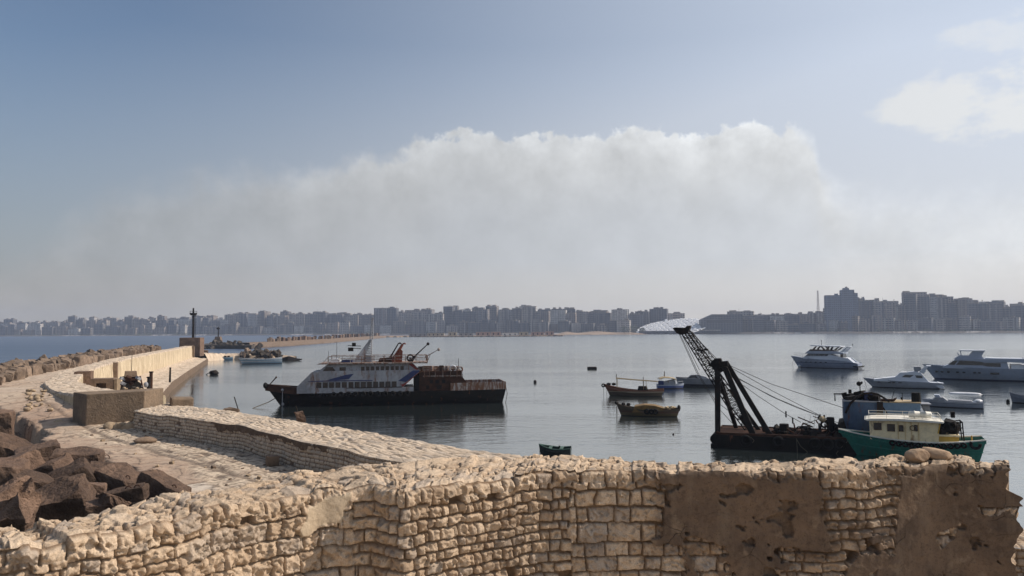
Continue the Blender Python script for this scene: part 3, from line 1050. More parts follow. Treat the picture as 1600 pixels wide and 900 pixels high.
edge_px = [(295, 778), (250, 752), (205, 731), (150, 713), (105, 706), (72, 700), (62, 690), (74, 680), (45, 669), (5, 659), (-70, 652)]
sea_edge = [(1.0, 14.0), (-4.5, 22.0), (-9.5, 28.0)] + [tuple(P(a, b, 3.0).xy) for a, b in edge_px] + [(-75, 62), (-78, 74)]
xs = np.arange(-80, 4, 0.17)
ys = np.arange(14, 86, 0.17)
GX, GY = np.meshgrid(xs, ys, indexing='ij')
sdv = poly_sd(GX, GY, sea_edge)
inside = sdv * -1
if inside[np.argmin(abs(xs + 18)), np.argmin(abs(ys - 45))] < 0:
    inside = -inside
rag = inside + 0.5 * fbm(GX * 0.8, GY * 0.8, 4, 101) + 0.2 * fbm(GX * 3, GY * 3, 3, 102)
ramp = 1.75 * sstep(52, 68, GY + 0.1 * (GX + 36))
base = 3.0 + ramp + 0.05 * fbm(GX * 0.3, GY * 0.3, 4, 103) + 0.035 * fbm(GX * 1.3, GY * 1.3, 4, 104)
dm_ = poly_sd(GX, GY, [tuple(p) for p in IP[::20]])
dm_ = np.abs(dm_)
swid = 3.4 + np.clip((43 - GY) * 0.22, 0, 4)
# setts close to the sea wall, cast slabs further out
sett = sstep(0.15, -0.15, dm_ - swid + 0.25 * fbm(GX * 0.6, GY * 0.6, 3, 105)) * sstep(66, 60, GY)
al = (GX * 0.70 - GY * 0.714)
ac = (GX * 0.714 + GY * 0.70)
H, J, T = stones(al, ac, list(np.arange(ac.min() - 1, ac.max() + 1, 0.42)), 0.45, 0.85, 107, 0.03, 0.12, 0.07)
sl1 = np.minimum(np.abs((al + 100) % 7.5 - 3.75), np.abs((ac + 100) % 6.0 - 3.0))
seam = np.maximum(1 - sstep(0.07, 0.22, sl1), (1 - sstep(0.06, 0.2, np.abs(dm_ - 2.95))) * (GY > 36) * (GY < 52))
wear = fbm(GX * 0.5, GY * 0.5, 5, 109)
Zp = base + sett * (H - 0.03) - 0.07 * seam - 0.09 * sstep(0.10, 0.22, wear) * (1 - sett)
drop = sstep(0.15, -0.25, rag)
Zp = Zp - drop * (4.2 - 0 * GX) + drop * 0.25 * fbm(GX * 2, GY * 2, 3, 111)
keep = (rag > -0.7)
hb_line = [tuple(p) for p in IP[::-1][::10]] + [(-28.5, 60.5), (-34.5, 65.5), (-44.5, 78.0), (-50.5, 88.0)]
sdh = poly_sd(GX, GY, hb_line)
if sdh[np.argmin(abs(xs + 18)), np.argmin(abs(ys - 42))] < 0:
    sdh = -sdh
keep &= sdh > -1.0
m, t = newmat('deck_paving')
n1 = t.noise(t.co, 0.32, 6, 0.62)
n2 = t.noise(t.co, 2.2, 6, 0.65)
n3 = t.noise(t.co, 9.0, 5, 0.7)
c = t.mix(t.mr(n1, 0.42, 0.6), (0.48, 0.38, 0.28), (0.40, 0.295, 0.21))
c = t.mix(t.mr(n2, 0.45, 0.66, 0, 0.7), c, (0.28, 0.19, 0.13))
c = t.mix(t.mr(n3, 0.55, 0.7, 0, 0.6), c, (0.13, 0.09, 0.062))
c = t.mix(t.m('MULTIPLY', t.attr('outer'), t.mr(n1, 0.3, 0.6, 0.9, 0.35)), c, (0.30, 0.19, 0.13))
c = t.mix(t.m('MULTIPLY', t.attr('slab'), 0.75), c, (0.60, 0.52, 0.42))
c = t.mix(t.m('MULTIPLY', t.attr('sett'), t.m('MULTIPLY_ADD', t.attr('tint'), 0.5, 0.35)), c, (0.60, 0.49, 0.36))
vo = t.n('ShaderNodeTexVoronoi', feature='DISTANCE_TO_EDGE')
wob = t.n('ShaderNodeVectorMath', operation='ADD')
nzc = t.n('ShaderNodeTexNoise')
t.put(nzc, 'Vector', t.co)
t.put(nzc, 'Scale', 0.8)
t.put(wob, 0, t.co)
t.put(wob, 1, nzc.outputs[1])
t.put(vo, 'Vector', wob.outputs[0])
t.put(vo, 'Scale', 0.55)
crk = t.m('MULTIPLY', t.mr(vo.outputs[0], 0.0, 0.045, 1, 0), t.mr(n2, 0.4, 0.55, 0.2, 0.9))
c = t.mix(crk, c, (0.10, 0.07, 0.05))
c = t.mix(t.m('MULTIPLY', t.attr('joint'), 0.85), c, (0.10, 0.07, 0.05))
t.put(t.b, 'Base Color', c)
t.put(t.b, 'Roughness', 0.95)
t.put(t.b, 'Normal', t.bump(t.m('ADD', n2, t.m('MULTIPLY', n3, 0.5)), 1.0, 0.09))
M_DECK = m  # worn concrete
slab_id = _h(np.floor((al + 100) / 7.5 + .5), np.floor((ac + 100) / 6.0 + .5), 113)
slabm = (slab_id > 0.5) * (1 - sett) * (GY < 60) * (1 - sstep(0.0, 0.25, wear))
dk = gridmesh('pavement', GX, GY, Zp, M_DECK, None, {'sett': sett, 'tint': T, 'joint': np.clip(np.maximum(sett * J, seam * 0.85), 0, 1), 'slab': slabm, 'outer': sstep(3.5, 7.5, dm_ + 2.0 * fbm(GX * 0.25, GY * 0.25, 4, 115)) * (1 - sstep(58, 66, GY))}, fq(keep.astype(float)) > 0.99)
tag(dk, kind='structure')

rs = random.Random(61)
for i in range(60):
    q = P(rs.uniform(60, 480), rs.uniform(668, 770), 3.0)
    gi, gj = int((q.x + 80) / 0.17), int((q.y - 14) / 0.17)
    if not (0 <= gi < len(xs) and 0 <= gj < len(ys)) or rag[gi, gj] < 0.6 or sdh[gi, gj] < 0.3:
        continue
    s_ = rs.uniform(0.06, 0.17)
    tag(ablock((s_ * 1.5, s_ * 1.1, s_), 3300 + i, MT['rock'] if rs.random() < .6 else MT['concrete'], loc=(q.x, q.y, float(Zp[gi, gj]) + s_ * 0.35), rot=(rs.uniform(-.4, .4), rs.uniform(-.4, .4), rs.uniform(0, 6)), name='loose_stone', nz=0.02),
        'small loose stone lying on the worn deck paving', 'stone', 'loose stones on the deck paving')

# rubble body of the breakwater under the deck's seaward edge
xs2 = np.arange(-90, 2, 0.6)
ys2 = np.arange(10, 90, 0.6)
GX2, GY2 = np.meshgrid(xs2, ys2, indexing='ij')
s2 = poly_sd(GX2, GY2, sea_edge)
ins2 = -s2
f1, f2, idc = voro(GX2, GY2, 2.2, 121)
zz = 0.9 + 0.16 * np.clip(ins2, -14, 0) + (idc - 0.3) * 1.1 * sstep(0, .5, f2 - f1)
tag(gridmesh('rubble_bed', GX2, GY2, np.where(ins2 > 1.0, 0.5, zz), MT['darkrock'], smooth=False, fmask=(fq(ins2) > -16) & (fq(ins2) < 1.5)), kind='structure')

# ------------------------------------------------------------------ concrete anchor block on the deck
a = P(133, 672, 3.0)
blk = MB()
wB, dB, hB = 3.7, 3.8, 2.75
blk.add([(0, 0, 0), (wB, 1.1, 0), (wB - 0.3, dB + 1.1, 0), (-2.1, 2.0, 0),
         (0.02, 0.03, hB - 0.04), (wB, 1.13, hB + 0.1), (wB - 0.3, dB + 1.1, hB + 0.05), (-2.07, 2.0, hB - 0.02)],
        [(0, 3, 2, 1), (4, 5, 6, 7), (0, 1, 5, 4), (1, 2, 6, 5), (2, 3, 7, 6), (3, 0, 4, 7)])
M_BLOCK = mat('block_concrete', (0.23, 0.165, 0.11), (0.155, 0.115, 0.08), 0.8, 0.95, bump=0.10, bscale=5, stain=0.5)
o = blk.build('concrete_block', M_BLOCK, bevel=0.07, loc=(a.x, a.y, 2.85))
tag(o, 'large brown concrete block standing at the corner of the deck with rocks at its foot', 'block')
for px, py, wpx, hpx, lab in [(146, 667, 22, 16, 'round pale rock at the near corner of the large concrete block'),
                              (163, 661, 19, 19, 'upright pale rock second from the corner of the large concrete block'),
                              (180, 661, 27, 16, 'slanting pale rock in the middle of the concrete block front'),
                              (196, 658, 13, 14, 'small pale rock nearest the sea wall at the foot of the concrete block')]:
    s = 53.0 / F
    q_ = PD(px, py, 53.0)
    p = Vector((q_.x, a.y - 0.25 - wpx * s * 0.5, 2.97))
    rock('rock', (p.x, p.y, p.z + hpx * s * 0.38), (wpx * s * 0.55, wpx * s * 0.5, hpx * s * 0.6), MT['rock'], px, lab, 'rock')
for px, py, wpx, hpx, lab in [(93, 662, 22, 11, 'dark rock lying in the shadow left of the concrete block'),
                              (116, 664, 18, 9, 'dark flat rock in the shadow against the side of the concrete block'),
                              (83, 648, 14, 9, 'reddish tan rock on rubble behind the shadow of the concrete block'),
                              (99, 650, 10, 8, 'small reddish rock close to the left side of the concrete block')]:
    p = P(px, py + hpx * 0.35, 3.1)
    s = p.y / F
    rock('rock', (p.x, p.y, p.z + hpx * s * 0.3), (wpx * s * 0.55, wpx * s * 0.5, hpx * s * 0.6), MT['rock'], px + 1, lab, 'rock')
p = P(425, 727, 3.0)
o = MB().box((0, 0, 0.27), (0.62, 0.5, 0.52)).build('stone_block', MT['concrete'], bevel=0.05, loc=(p.x, p.y, 2.98), rot=(0.05, 0.04, 0.5))
tag(o, 'small brown cube of stone alone on the deck below the sea wall', 'stone')
p = P(228, 691, 3.0)
rock('rock', (p.x, p.y, 3.12), (0.75, 0.5, 0.22), MT['concrete'], 41, 'flat brown rock lying on the joint of the deck paving', 'rock')
for i in range(26):
    px, py = U(40, 78), U(636, 655)
    p = P(px, py, 3.3)
    s = U(0.12, 0.32)
    tag(rock('rubble_stone', (p.x, p.y, 3.0 + 1.75 * float(sstep(52, 68, p.y + 0.1 * (p.x + 36))) + 0.1), (s, s * 0.8, s * 0.6), MT['rock'], 400 + i, sub=2),
        'small broken stone in the rubble heap left behind the concrete block', 'stone', 'rubble stones behind the concrete block')

# ------------------------------------------------------------------ breakwater wall that curves away
ctr = [(-29.0, 60.5, 4.9), (-35.3, 64.9, 5.0), (-40.3, 70.5, 5.0), (-45.6, 77.8, 5.05), (-54.3, 95, 5.15), (-60.8, 112, 5.25), (-67.2, 130, 5.4), (-84.8, 186, 5.5), (-105, 250, 5.5)]
cs_ = np.array(ctr)
ub, sb_, CP = resample(cs_[:, :2], 0.22)
CP = smooth1(CP, 25)
zt = np.interp(ub, sb_, cs_[:, 2]) + 0.08 * fbm(ub * 0.3, ub * 0, 3, 130)
tb = smooth1(np.gradient(CP, axis=0), 15)
tb /= np.linalg.norm(tb, axis=1)[:, None]
rt = np.stack([tb[:, 1], -tb[:, 0]], -1)       # harbour side
hw = np.interp(ub, [0, 6, 14, 24, 60, ub[-1]], [2.4, 2.2, 1.9, 1.5, 1.4, 1.3])
bw = thing('breakwater_wall', 'long pale breakwater wall curving away on the left to the beacon block', 'wall', (CP[0, 0], CP[0, 1], 0))
bl = Vector(bw.location)
wv2 = np.linspace(-1, 1, 44)
UU, WW = np.meshgrid(ub, wv2, indexing='ij')
Wm = WW * hw[:, None]
f1, f2, idc = voro(UU + 0.2 * fbm(UU, Wm, 3, 1), Wm * 1.1, 0.75, 133)
Zt = zt[:, None] + 0.10 * sstep(0, .15, f2 - f1) * idc + 0.05 * fbm(UU * 1.2, Wm * 1.2, 4, 134) - 0.2 * (np.abs(WW) > 0.98)
gridmesh('rubble_top', CP[:, 0][:, None] + rt[:, 0][:, None] * Wm - bl.x, CP[:, 1][:, None] + rt[:, 1][:, None] * Wm - bl.y, Zt, M_MOLE, bw, {'tint': idc, 'joint': 0.8 * (1 - sstep(0, .12, f2 - f1))}, flip=True)
m, t = newmat('streaked_pale_wall')
n1 = t.noise(t.scale(t.co, (1.2, 1.2, 0.35)), 1.0, 6, 0.65)
n2 = t.noise(t.co, 3.2, 5, 0.7)
n3 = t.noise(t.scale(t.co, (0.5, 0.5, 0.12)), 1.0, 3, 0.6)
c = t.mix(t.mr(n3, 0.4, 0.62), (0.58, 0.48, 0.33), (0.46, 0.37, 0.245))
c = t.mix(t.mr(n1, 0.47, 0.68, 0, 0.75), c, (0.27, 0.20, 0.13))
c = t.mix(t.mr(n2, 0.58, 0.72, 0, 0.6), c, (0.19, 0.14, 0.09))
t.put(t.b, 'Base Color', c)
t.put(t.b, 'Roughness', 0.95)
t.put(t.b, 'Normal', t.bump(t.m('ADD', n1, n2), 1.0, 0.15))
M_STREAK = m
vv = np.linspace(0, 1, 26)
UV, VV = np.meshgrid(ub, vv, indexing='ij')
for side, nm in ((1, 'harbour_face'), (-1, 'seaward_face')):
    hgt = (zt[:, None] + 0.0 - 0.4) * VV
    ns = 0.10 * fbm(UV * 0.9, VV * 4, 4, 140 + side) + 0.10 * VV * 2.2
    ex = CP[:, 0][:, None] + side * rt[:, 0][:, None] * (hw[:, None] + ns * (VV > 0))
    ey = CP[:, 1][:, None] + side * rt[:, 1][:, None] * (hw[:, None] + ns * (VV > 0))
    gridmesh(nm, ex - bl.x, ey - bl.y, Zt[:, 43 if side == 1 else 0][:, None] - hgt, M_STREAK, bw, flip=side == -1)
for k, (fu, wq) in enumerate([(0.34, 0.9), (0.985, 1.5)]):
    i = int(fu * (len(ub) - 1))
    c_ = CP[i] + rt[i] * (hw[i] + 0.15)
    ang = math.atan2(tb[i, 1], tb[i, 0])
    MB().box((0, 0, 0), (wq, 1.0, 5.6)).build('buttress', MT['concrete'], bw, bevel=0.06, loc=(c_[0] - bl.x, c_[1] - bl.y, zt[i] - 2.75), rot=(0, 0, ang))
ei = MB()
c0, c1_ = CP[-1] + rt[-1] * hw[-1], CP[-1] - rt[-1] * hw[-1]
ei.slab([(c0[0] - bl.x, c0[1] - bl.y), (c1_[0] - bl.x, c1_[1] - bl.y), (c1_[0] - bl.x + tb[-1, 0], c1_[1] - bl.y + tb[-1, 1]), (c0[0] - bl.x + tb[-1, 0], c0[1] - bl.y + tb[-1, 1])], 0.2, 5.75)
ei.build('end_pier', MT['concrete'], bw, bevel=0.05)
e0, e1 = CP[0] + rt[0] * hw[0], CP[0] - rt[0] * hw[0]
tt, v2 = np.meshgrid(np.linspace(0, 1, 44), np.linspace(0, 4.8, 14), indexing='ij')
gridmesh('near_end', (e1[0] * (1 - tt) + e0[0] * tt) - bl.x, (e1[1] * (1 - tt) + e0[1] * tt) - bl.y, Zt[0, :][:, None] - v2, M_STREAK, bw)

# walkway on the seaward side of that wall
k = np.arange(0, len(ub), 4)
k = k[ub[k] > 11]
vv = np.linspace(-8, 0.2, 22)
UV, VV = np.meshgrid(ub[k], vv, indexing='ij')
wz = np.interp(UV, [0, 20, 60, 300], [4.6, 4.75, 4.6, 4.4]) + 0.06 * fbm(UV * .5, VV * .5, 3, 150) - 3.2 * sstep(-6.5, -7.8, VV) - 1.6 * sstep(17, 12, UV)
xx = CP[k, 0][:, None] - rt[k, 0][:, None] * (hw[k][:, None] - VV)
yy = CP[k, 1][:, None] - rt[k, 1][:, None] * (hw[k][:, None] - VV)
wk = gridmesh('path', xx, yy, wz, M_DECK, None, {'sett': 0 * xx, 'tint': 0 * xx, 'joint': 0 * xx, 'slab': 0.3 + 0 * xx}, flip=True)
tag(wk, kind='structure')

# quay along its harbour side
def quay_pt(i, off):
    return CP[i] + rt[i] * (hw[i] + off)


k = np.array([i for i in range(len(ub)) if ub[i] > 14][::3])
wq_ = np.interp(ub[k], [0, 14, 40, 70, 120, 230], [6, 7, 8.5, 8.0, 6.5, 4.0])
vv = np.linspace(0, 1, 30)
UV, VV = np.meshgrid(ub[k], vv, indexing='ij')
f1, f2, idc = voro(UV, VV * wq_[:, None], 1.1, 160)
qz = 1.5 + 0.10 * fbm(UV * .7, VV * 5, 4, 161) + 0.9 * (1 - sstep(0.0, 0.5, VV)) * (0.35 + 0.65 * sstep(70, 35, UV)) + 0.22 * idc * sstep(0, .2, f2 - f1) * sstep(0.98, 0.8, VV)
qx = CP[k, 0][:, None] + rt[k, 0][:, None] * (hw[k][:, None] + 0.0 + VV * wq_[:, None])
qy = CP[k, 1][:, None] + rt[k, 1][:, None] * (hw[k][:, None] + 0.0 + VV * wq_[:, None])
qo = gridmesh('quay', qx, qy, qz, M_MOLE, None, {'tint': idc, 'joint': 0.6 * (1 - sstep(0, .12, f2 - f1))}, flip=True)
tag(qo, kind='structure')
v3 = np.linspace(0, 2.4, 10)
UV, V3 = np.meshgrid(ub[k], v3, indexing='ij')
nq = 0.12 * fbm(UV * 1.3, V3 * 2, 3, 163) * (V3 > 0)
qf = gridmesh('quay', qx[:, -1][:, None] + rt[k, 0][:, None] * nq, qy[:, -1][:, None] + rt[k, 1][:, None] * nq, qz[:, -1][:, None] - V3, MT['concrete'], None, flip=True)
tag(qf, kind='structure')
UV, V3 = np.meshgrid(vv, v3, indexing='ij')
qe = gridmesh('quay', qx[-1, :][:, None] + 0 * V3, qy[-1, :][:, None] + 0 * V3, qz[-1, :][:, None] - V3, MT['concrete'])
tag(qe, kind='structure')

# two hollow concrete cubes, wreckage, posts on the quay
def at_depth(px, pyt, D):
    return PD(px, pyt, D)


a = PD(131.5, 580, 92)
s = 92 / F
o = MB().box((0, 0, -1.5), (27 * s * 0.86, 2.0, 3.0)).build('concrete_cube', MT['concretedark'], bevel=0.05, loc=tuple(a), rot=(0, 0, 0.35))
tag(o, 'dark plain concrete cube beside the pale breakwater wall, leftmost of two', 'block')
a = PD(164, 591, 88)
s = 88 / F
cube = thing('concrete_cube', 'concrete cube with a square hole, right of the plain dark cube', 'block', (a.x, a.y, a.z - 2.8), 0.25)
c_ = MB()
W = 2.25
c_.box((-0.95, 0, 1.4), (0.55, 2.0, 2.8))
c_.box((0.75, 0, 1.4), (0.75, 2.0, 2.8))
c_.box((0, 0, 2.55), (1.6, 1.99, 0.49))
c_.box((0, 0, 0.65), (1.6, 1.99, 1.29))
c_.box((0, 0.6, 1.8), (1.6, 0.7, 1.2))
c_.build('block_body', MT['concrete'], cube)
MB().box((1.35, -0.1, 1.35), (0.3, 1.9, 2.75)).build('pale_side_slab', MT['rock'], cube)
a = PD(203, 611, 84)
s = 84 / F
wk = thing('rusty_winch', 'heap of rusty winch machinery on the quay behind the concrete block', 'machine', (a.x, a.y, a.z - 0.1), 0.5)
b = MB()
b.box((0, 0, 0.9), (1.9, 1.5, 0.18))
for sx in (-0.8, 0.8):
    for sy in (-.6, .6):
        b.box((sx, sy, 0.45), (0.16, 0.16, 0.95))
b.build('frame', MT['dark'], wk)
MB().tube((-0.75, 0, 1.35), (0.75, 0, 1.35), 0.38, 0.38, 14).build('drum', MT['rust'], wk)
MB().box((0.05, 0.1, 1.95), (1.25, 1.1, 0.62), top=0.9).build('engine_box', MT['concrete'], wk, bevel=0.04)
MB().prism([(-1.0, 0), (-.9, .8), (-.5, 1.1), (.1, .75), (.6, 1.25), (1.05, .9), (1.2, 0)], .9, -.75).build('scrap_sheet', MT['dark'], wk)
for k_, (x_, z_) in enumerate(((-.7, 1.0), (.2, .9), (.75, 1.5), (-.2, 1.55), (.9, .6))):
    MB().box((x_, -1.0 + .1 * k_, z_), (.55, .4, .3), rot=(.3 * k_, .5 - .3 * k_, k_)).build('machine_part', MT['rust'] if k_ % 2 else MT['grey'], wk)
MB().box((-0.75, -0.5, 1.5), (0.5, 0.45, 0.3), rot=(0, 0.4, 0.3)).build('crate', MT['grey'], wk)
MB().tube((0.95, -0.3, 1.7), (1.3, -0.6, 0.1), 0.09, 0.07).build('strut', MT['rust'], wk)
p = PD(198, 592, 84.5)
MB().tube((0, 0, 0), (0.02, 0, 2.4), 0.035, 0.025).build('rod', MT['dark'], wk, loc=(0.12, 0.2, 2.1))
for i in range(16):
    px, py = U(186, 222), U(605, 613)
    p = PD(px, py, 80)
    sz = U(0.12, 0.3)
    tag(rock('rubble_stone', tuple(p), (sz, sz * .8, sz * .7), MT['rock'] if i % 3 else MT['darkrock'], 600 + i, sub=2), 'small loose stone scattered below the rusty winch', 'stone', 'loose stones below the rusty winch')
p = PD(228, 605, 96)
o = MB().ell((0, 0, 0), (0.28, 0.25, 0.36), 10, 6).build('buoy', MT['grey'], loc=tuple(p + Vector((0, 0, .3))), smooth=True)
tag(o, 'pale battered float standing on the quay edge beside two bollards', 'float')
for i, (px, py, D, h, lab) in enumerate([(232, 607, 98, 1.35, 'short dark leaning bollard nearer to the pale float'), (235.5, 603, 101, 1.75, 'taller brown mooring post at the quay edge beside the short bollard'), (265.5, 591, 132, 1.7, 'slim dark mooring post further along the quay edge')]):
    p = PD(px, py, D)
    bo = thing('mooring_post', lab, 'post', tuple(p - Vector((0, 0, 1.0))))
    MB().tube((0, 0, 0), (0.03, 0, h + 1.0), 0.24 if i < 2 else 0.18, 0.2 if i < 2 else 0.14, 10).build('shaft', MT['rust'] if i == 1 else MT['dark'], bo)
    MB().tube((0.03, 0, h + 1.0), (0.03, 0, h + 1.14), 0.3 if i < 2 else 0.2, 0.28 if i < 2 else 0.19, 10).build('cap', MT['dark'], bo)
# low stone stub at the tip of the sea wall
p = P(252, 640, 4.2)
o = MB().box((0, 0, 0), (1.6, 1.5, 1.6)).build('stone_stub', M_BLOCK, bevel=0.15, loc=(p.x + 0.9, p.y + 1.4, 4.2), rot=(0.03, 0.05, 0.5))
tag(o, 'worn square stone stub at the far tip of the sett-topped sea wall', 'stone')
# rods on the sea wall
for px, py, ptx, pty, lab, base_ in [(374, 641, 366, 620, 'thin rusty rod leaning on the outer edge of the sea wall, nearer the concrete block', 0), (471, 655, 462, 634, 'thin bent rod rising from a stone stub on the sea wall before the ferry', 1)]:
    p = P(px, py, ZM)
    q = PD(ptx, pty, p.y)
    rd = thing('iron_rod', lab, 'rod', tuple(p))
    MB().path([(0, 0, -0.2), tuple((q - p) * 0.55 + Vector((-.03, 0, 0))), tuple(q - p)], 0.035).build('rod', MT['dark'], rd)
    if base_:
        ablock((0.5, 0.4, 0.55), 31, MT['concretedark'], rd, loc=(-0.1, 0, 0.2), rot=(0.1, -0.2, 0.4), name='stone_base', nz=0.12)
    else:
        ablock((1.0, 0.5, 0.26), 33, MT['concrete'], rd, loc=(-0.5, 0, 0.05), rot=(0.05, 0.05, 0.2), name='stone_base', nz=0.1)

# ------------------------------------------------------------------ armour blocks
fgb = [  # px, py, D, size(x,y,z), rot, label, loops
    (4, 672, 56, (1.5, 1.6, 3.4), (0.1, 0.05, 0.4), 'upright brown slab at the left edge of the photo beside the deck', 0),
    (16, 710, 45, (2.6, 1.8, 1.8), (0.35, 0.5, 0.5), 'tilted brown armour block under the upright slab', 0),
    (20, 742, 37, (3.2, 2.0, 1.9), (0.30, -0.24, -0.5), 'dark armour block with a flat sunlit top, left of the long tilted block', 0),
    (-12, 760, 33, (2.6, 2.2, 2.6), (0.1, 0.1, 0.3), 'dark armour block cut off by the left edge below the flat-topped one', 0),
    (72, 746, 37, (3.1, 1.5, 1.55), (0.32, -0.42, -0.25), 'long tilted armour block in front of the deck edge, sunlit along its top', 0),
    (113, 752, 34.5, (2.0, 1.6, 1.5), (0.3, -0.52, 0.4), 'tan armour block leaning against the largest pitted block', 0),
    (96, 783, 30, (2.35, 1.6, 1.35), (0.45, -0.35, 0.25), 'largest pitted brown armour block in the middle of the foreground heap', 0),
    (147, 768, 31.5, (0.85, 0.8, 0.95), (0.0, 0.1, 0.3), 'small tan armour block in a hollow right of the largest pitted block', 0),
    (160, 750, 36, (1.6, 1.5, 1.7), (0.2, 0.3, 0.5), 'dark armour block in deep shade behind the small tan block', 0),
    (190, 752, 35.0, (2.1, 1.6, 1.25), (0.1, 0.28, -0.35), 'brown armour block with a reddish top at the broken deck edge', 1),
    (252, 768, 32.5, (2.3, 1.3, 1.3), (-0.1, 0.36, -0.35), 'wedge-like brown armour block sloping down the corner of the deck', 1),
    (197, 771, 30.5, (1.7, 0.65, 0.6), (0.1, -0.12, 0.15), 'flat log-like armour block with two iron loops', 2),
    (152, 790, 28.5, (0.85, 0.8, 0.5), (0.2, -0.1, 0.4), 'low tan armour block beside the rubble of the near wall', 0),
    (40, 768, 33, (2.0, 1.6, 1.8), (0.3, 0.3, 0.9), 'dark armour block in shade under the flat-topped block', 0),
    (120, 722, 40, (2.6, 1.6, 1.5), (0.1, 0.1, 0.3), 'dark armour block half under the deck behind the heap', 0),
    (60, 715, 43, (2.4, 1.7, 1.7), (0.1, -0.2, 0.6), 'dark armour block in the shaded gap below the jagged deck edge', 0),
]
for i, (px, py, D, d, r, lab, nl) in enumerate(fgb):
    p = PD(px, py + 3, D)
    d = tuple(k * 0.9 for k in d)
    ob = thing('armour_block', lab, 'armour block', tuple(p))
    ob.rotation_euler = r
    ablock(d, 50 + i, MT['concretedark'], ob, name='block', nz=0.06)
    for q in range(nl):
        MB().torus((d[0] * 0.32 - q * 0.33, -d[1] * 0.2, d[2] / 2 - 0.02), 0.12, 0.022, 'y', 10, 5, 0, math.pi).build('lifting_loop', MT['rust'], ob)
for px, py, D, r, lab in [(14, 783, 27, (0.75, 0.7, 0.62), 'rough dark boulder at the left edge above the near wall'), (10, 812, 24.5, (0.62, 0.5, 0.42), 'reddish boulder touching the back of the near wall at the left edge'),
                          (41, 795, 27.5, (0.42, 0.4, 0.42), 'dark jagged boulder between the left edge boulders and the largest armour block'), (176, 787, 28.5, (0.55, 0.4, 0.36), 'small dark stone right of the low tan armour block')]:
    p = PD(px, py, D)
    tag(ablock((r[0] * 1.7, r[1] * 1.6, r[2] * 1.6), px + 70, MT['concretedark'], loc=tuple(p), rot=(0.4, 0.3, px * 0.3), name='boulder', nz=0.22), lab, 'boulder')
rs = random.Random(55)
for i in range(34):
    px, D = rs.uniform(-5, 235), 0
    D = rs.uniform(26, 40)
    p = PD(px, 0, D)
    if poly_sd(np.array([p.x]), np.array([p.y]), sea_edge)[0] * (-1 if True else 1) > -0.3:
        continue
    s_ = rs.uniform(0.25, 0.6)
    tag(ablock((s_ * 1.3, s_, s_ * 0.9), 2600 + i, MT['concretedark'], loc=(p.x, p.y, rs.uniform(1.6, 2.7)), rot=(rs.uniform(-1, 1), rs.uniform(-1, 1), rs.uniform(-2, 2)), name='broken_stone', nz=0.16),
        'small broken brown stone lying among the large foreground armour blocks', 'stone', 'broken stones among the foreground armour blocks')
# loops standing on the deck edge
for px, py in [(158, 717), (166, 716)]:
    p = P(px, py, 3.0)
    tag(MB().torus((0, 0, 0), 0.16, 0.025, 'y', 10, 5, 0, math.pi).build('iron_loop', MT['rust'], loc=(p.x, p.y, 3.02), rot=(0, 0, 0.5)), 'rusty iron lifting loop sticking out of the broken deck edge', 'iron loop', 'iron loops in the deck edge')

# long row of blocks on the seaward side of the breakwater wall
rr = random.Random(5)
row = [(-48.5, 68), (-52.3, 76), (-56, 86), (-60.5, 96), (-66.5, 112), (-72.5, 130), (-91, 186), (-106.5, 232)]
urow, _, RP = resample(row, 1.6)
for i, p in enumerate(RP):
    for j in range(3):
        if j == 2 and rr.random() < 0.4:
            continue
        back = j * 2.2
        f = i / len(RP)
        d = (rr.uniform(0.8, 1.5), rr.uniform(0.8, 1.6), rr.uniform(1.2, 1.9))
        z = 5.0 + 0.15 * f + j * 0.12 + rr.uniform(-0.3, 0.3)
        if j == 0:
            rot = (rr.uniform(-.22, .22), rr.uniform(-.25, .25), rr.uniform(-.6, .6) + 0.3)
        else:
            rot = (rr.uniform(-.6, .6), rr.uniform(-.5, .5), rr.uniform(-1, 1))
        o = ablock(d, 300 + i * 3 + j, MT['armour'], loc=(p[0] - back * 0.93 + rr.uniform(-.3, .3), p[1] - back * 0.33 + rr.uniform(-.5, .5), z), rot=rot, nz=0.06)
        tag(o, 'tan concrete armour block in the long row on the seaward side of the breakwater wall', 'armour block', 'armour blocks lining the seaward side of the breakwater')

# ------------------------------------------------------------------ beacons
p = PD(299.5, 556, 258)
s = 258 / F
be = thing('harbour_beacon', 'tall dark harbour beacon mast on a square concrete block at the breakwater end', 'beacon', tuple(p), 0.15)
MB().box((0, 0, 3.0), (6.6, 5.5, 6.2)).build('base_block', MT['concretedark'], be, bevel=0.08)
b = MB()
b.box((1.2, -2.9, 2.2), (0.25, 0.3, 5.2), rot=(0, 0.75, 0))
b.build('stair_rail', MT['concrete'], be)
MB().tube((0.3, 0, 6), (0.3, 0, 14.2), 0.36, 0.30, 10).build('mast', MT['dark'], be)
b = MB()
b.tube((0.3, 0, 13.5), (0.3, 0, 13.9), 0.7, 1.2, 12)
b.tube((0.3, 0, 13.9), (0.3, 0, 14.35), 1.2, 1.2, 12)
b.build('gallery', MT['dark'], be)
MB().tube((0.3, 0, 14.3), (0.3, 0, 16.0), 0.32, 0.26, 8).build('lantern', MT['dark'], be)
b = MB()
b.torus((0.3, 0, 14.95), 1.15, 0.04, 'z', 12, 4)
for k in range(6):
    b.tube((0.3 + 1.15 * math.cos(k), 1.15 * math.sin(k), 14.3), (0.3 + 1.15 * math.cos(k), 1.15 * math.sin(k), 14.95), 0.04)
b.build('railing', MT['dark'], be)
b = MB()
for dx in (0.75, 1.15):
    b.tube((dx, -0.2, 6.1), (dx, -0.2, 13.6), 0.05)
for k in range(22):
    b.tube((0.75, -0.2, 6.3 + k * 0.33), (1.15, -0.2, 6.3 + k * 0.33), 0.035, None, 4)
b.build('ladder', MT['dark'], be)

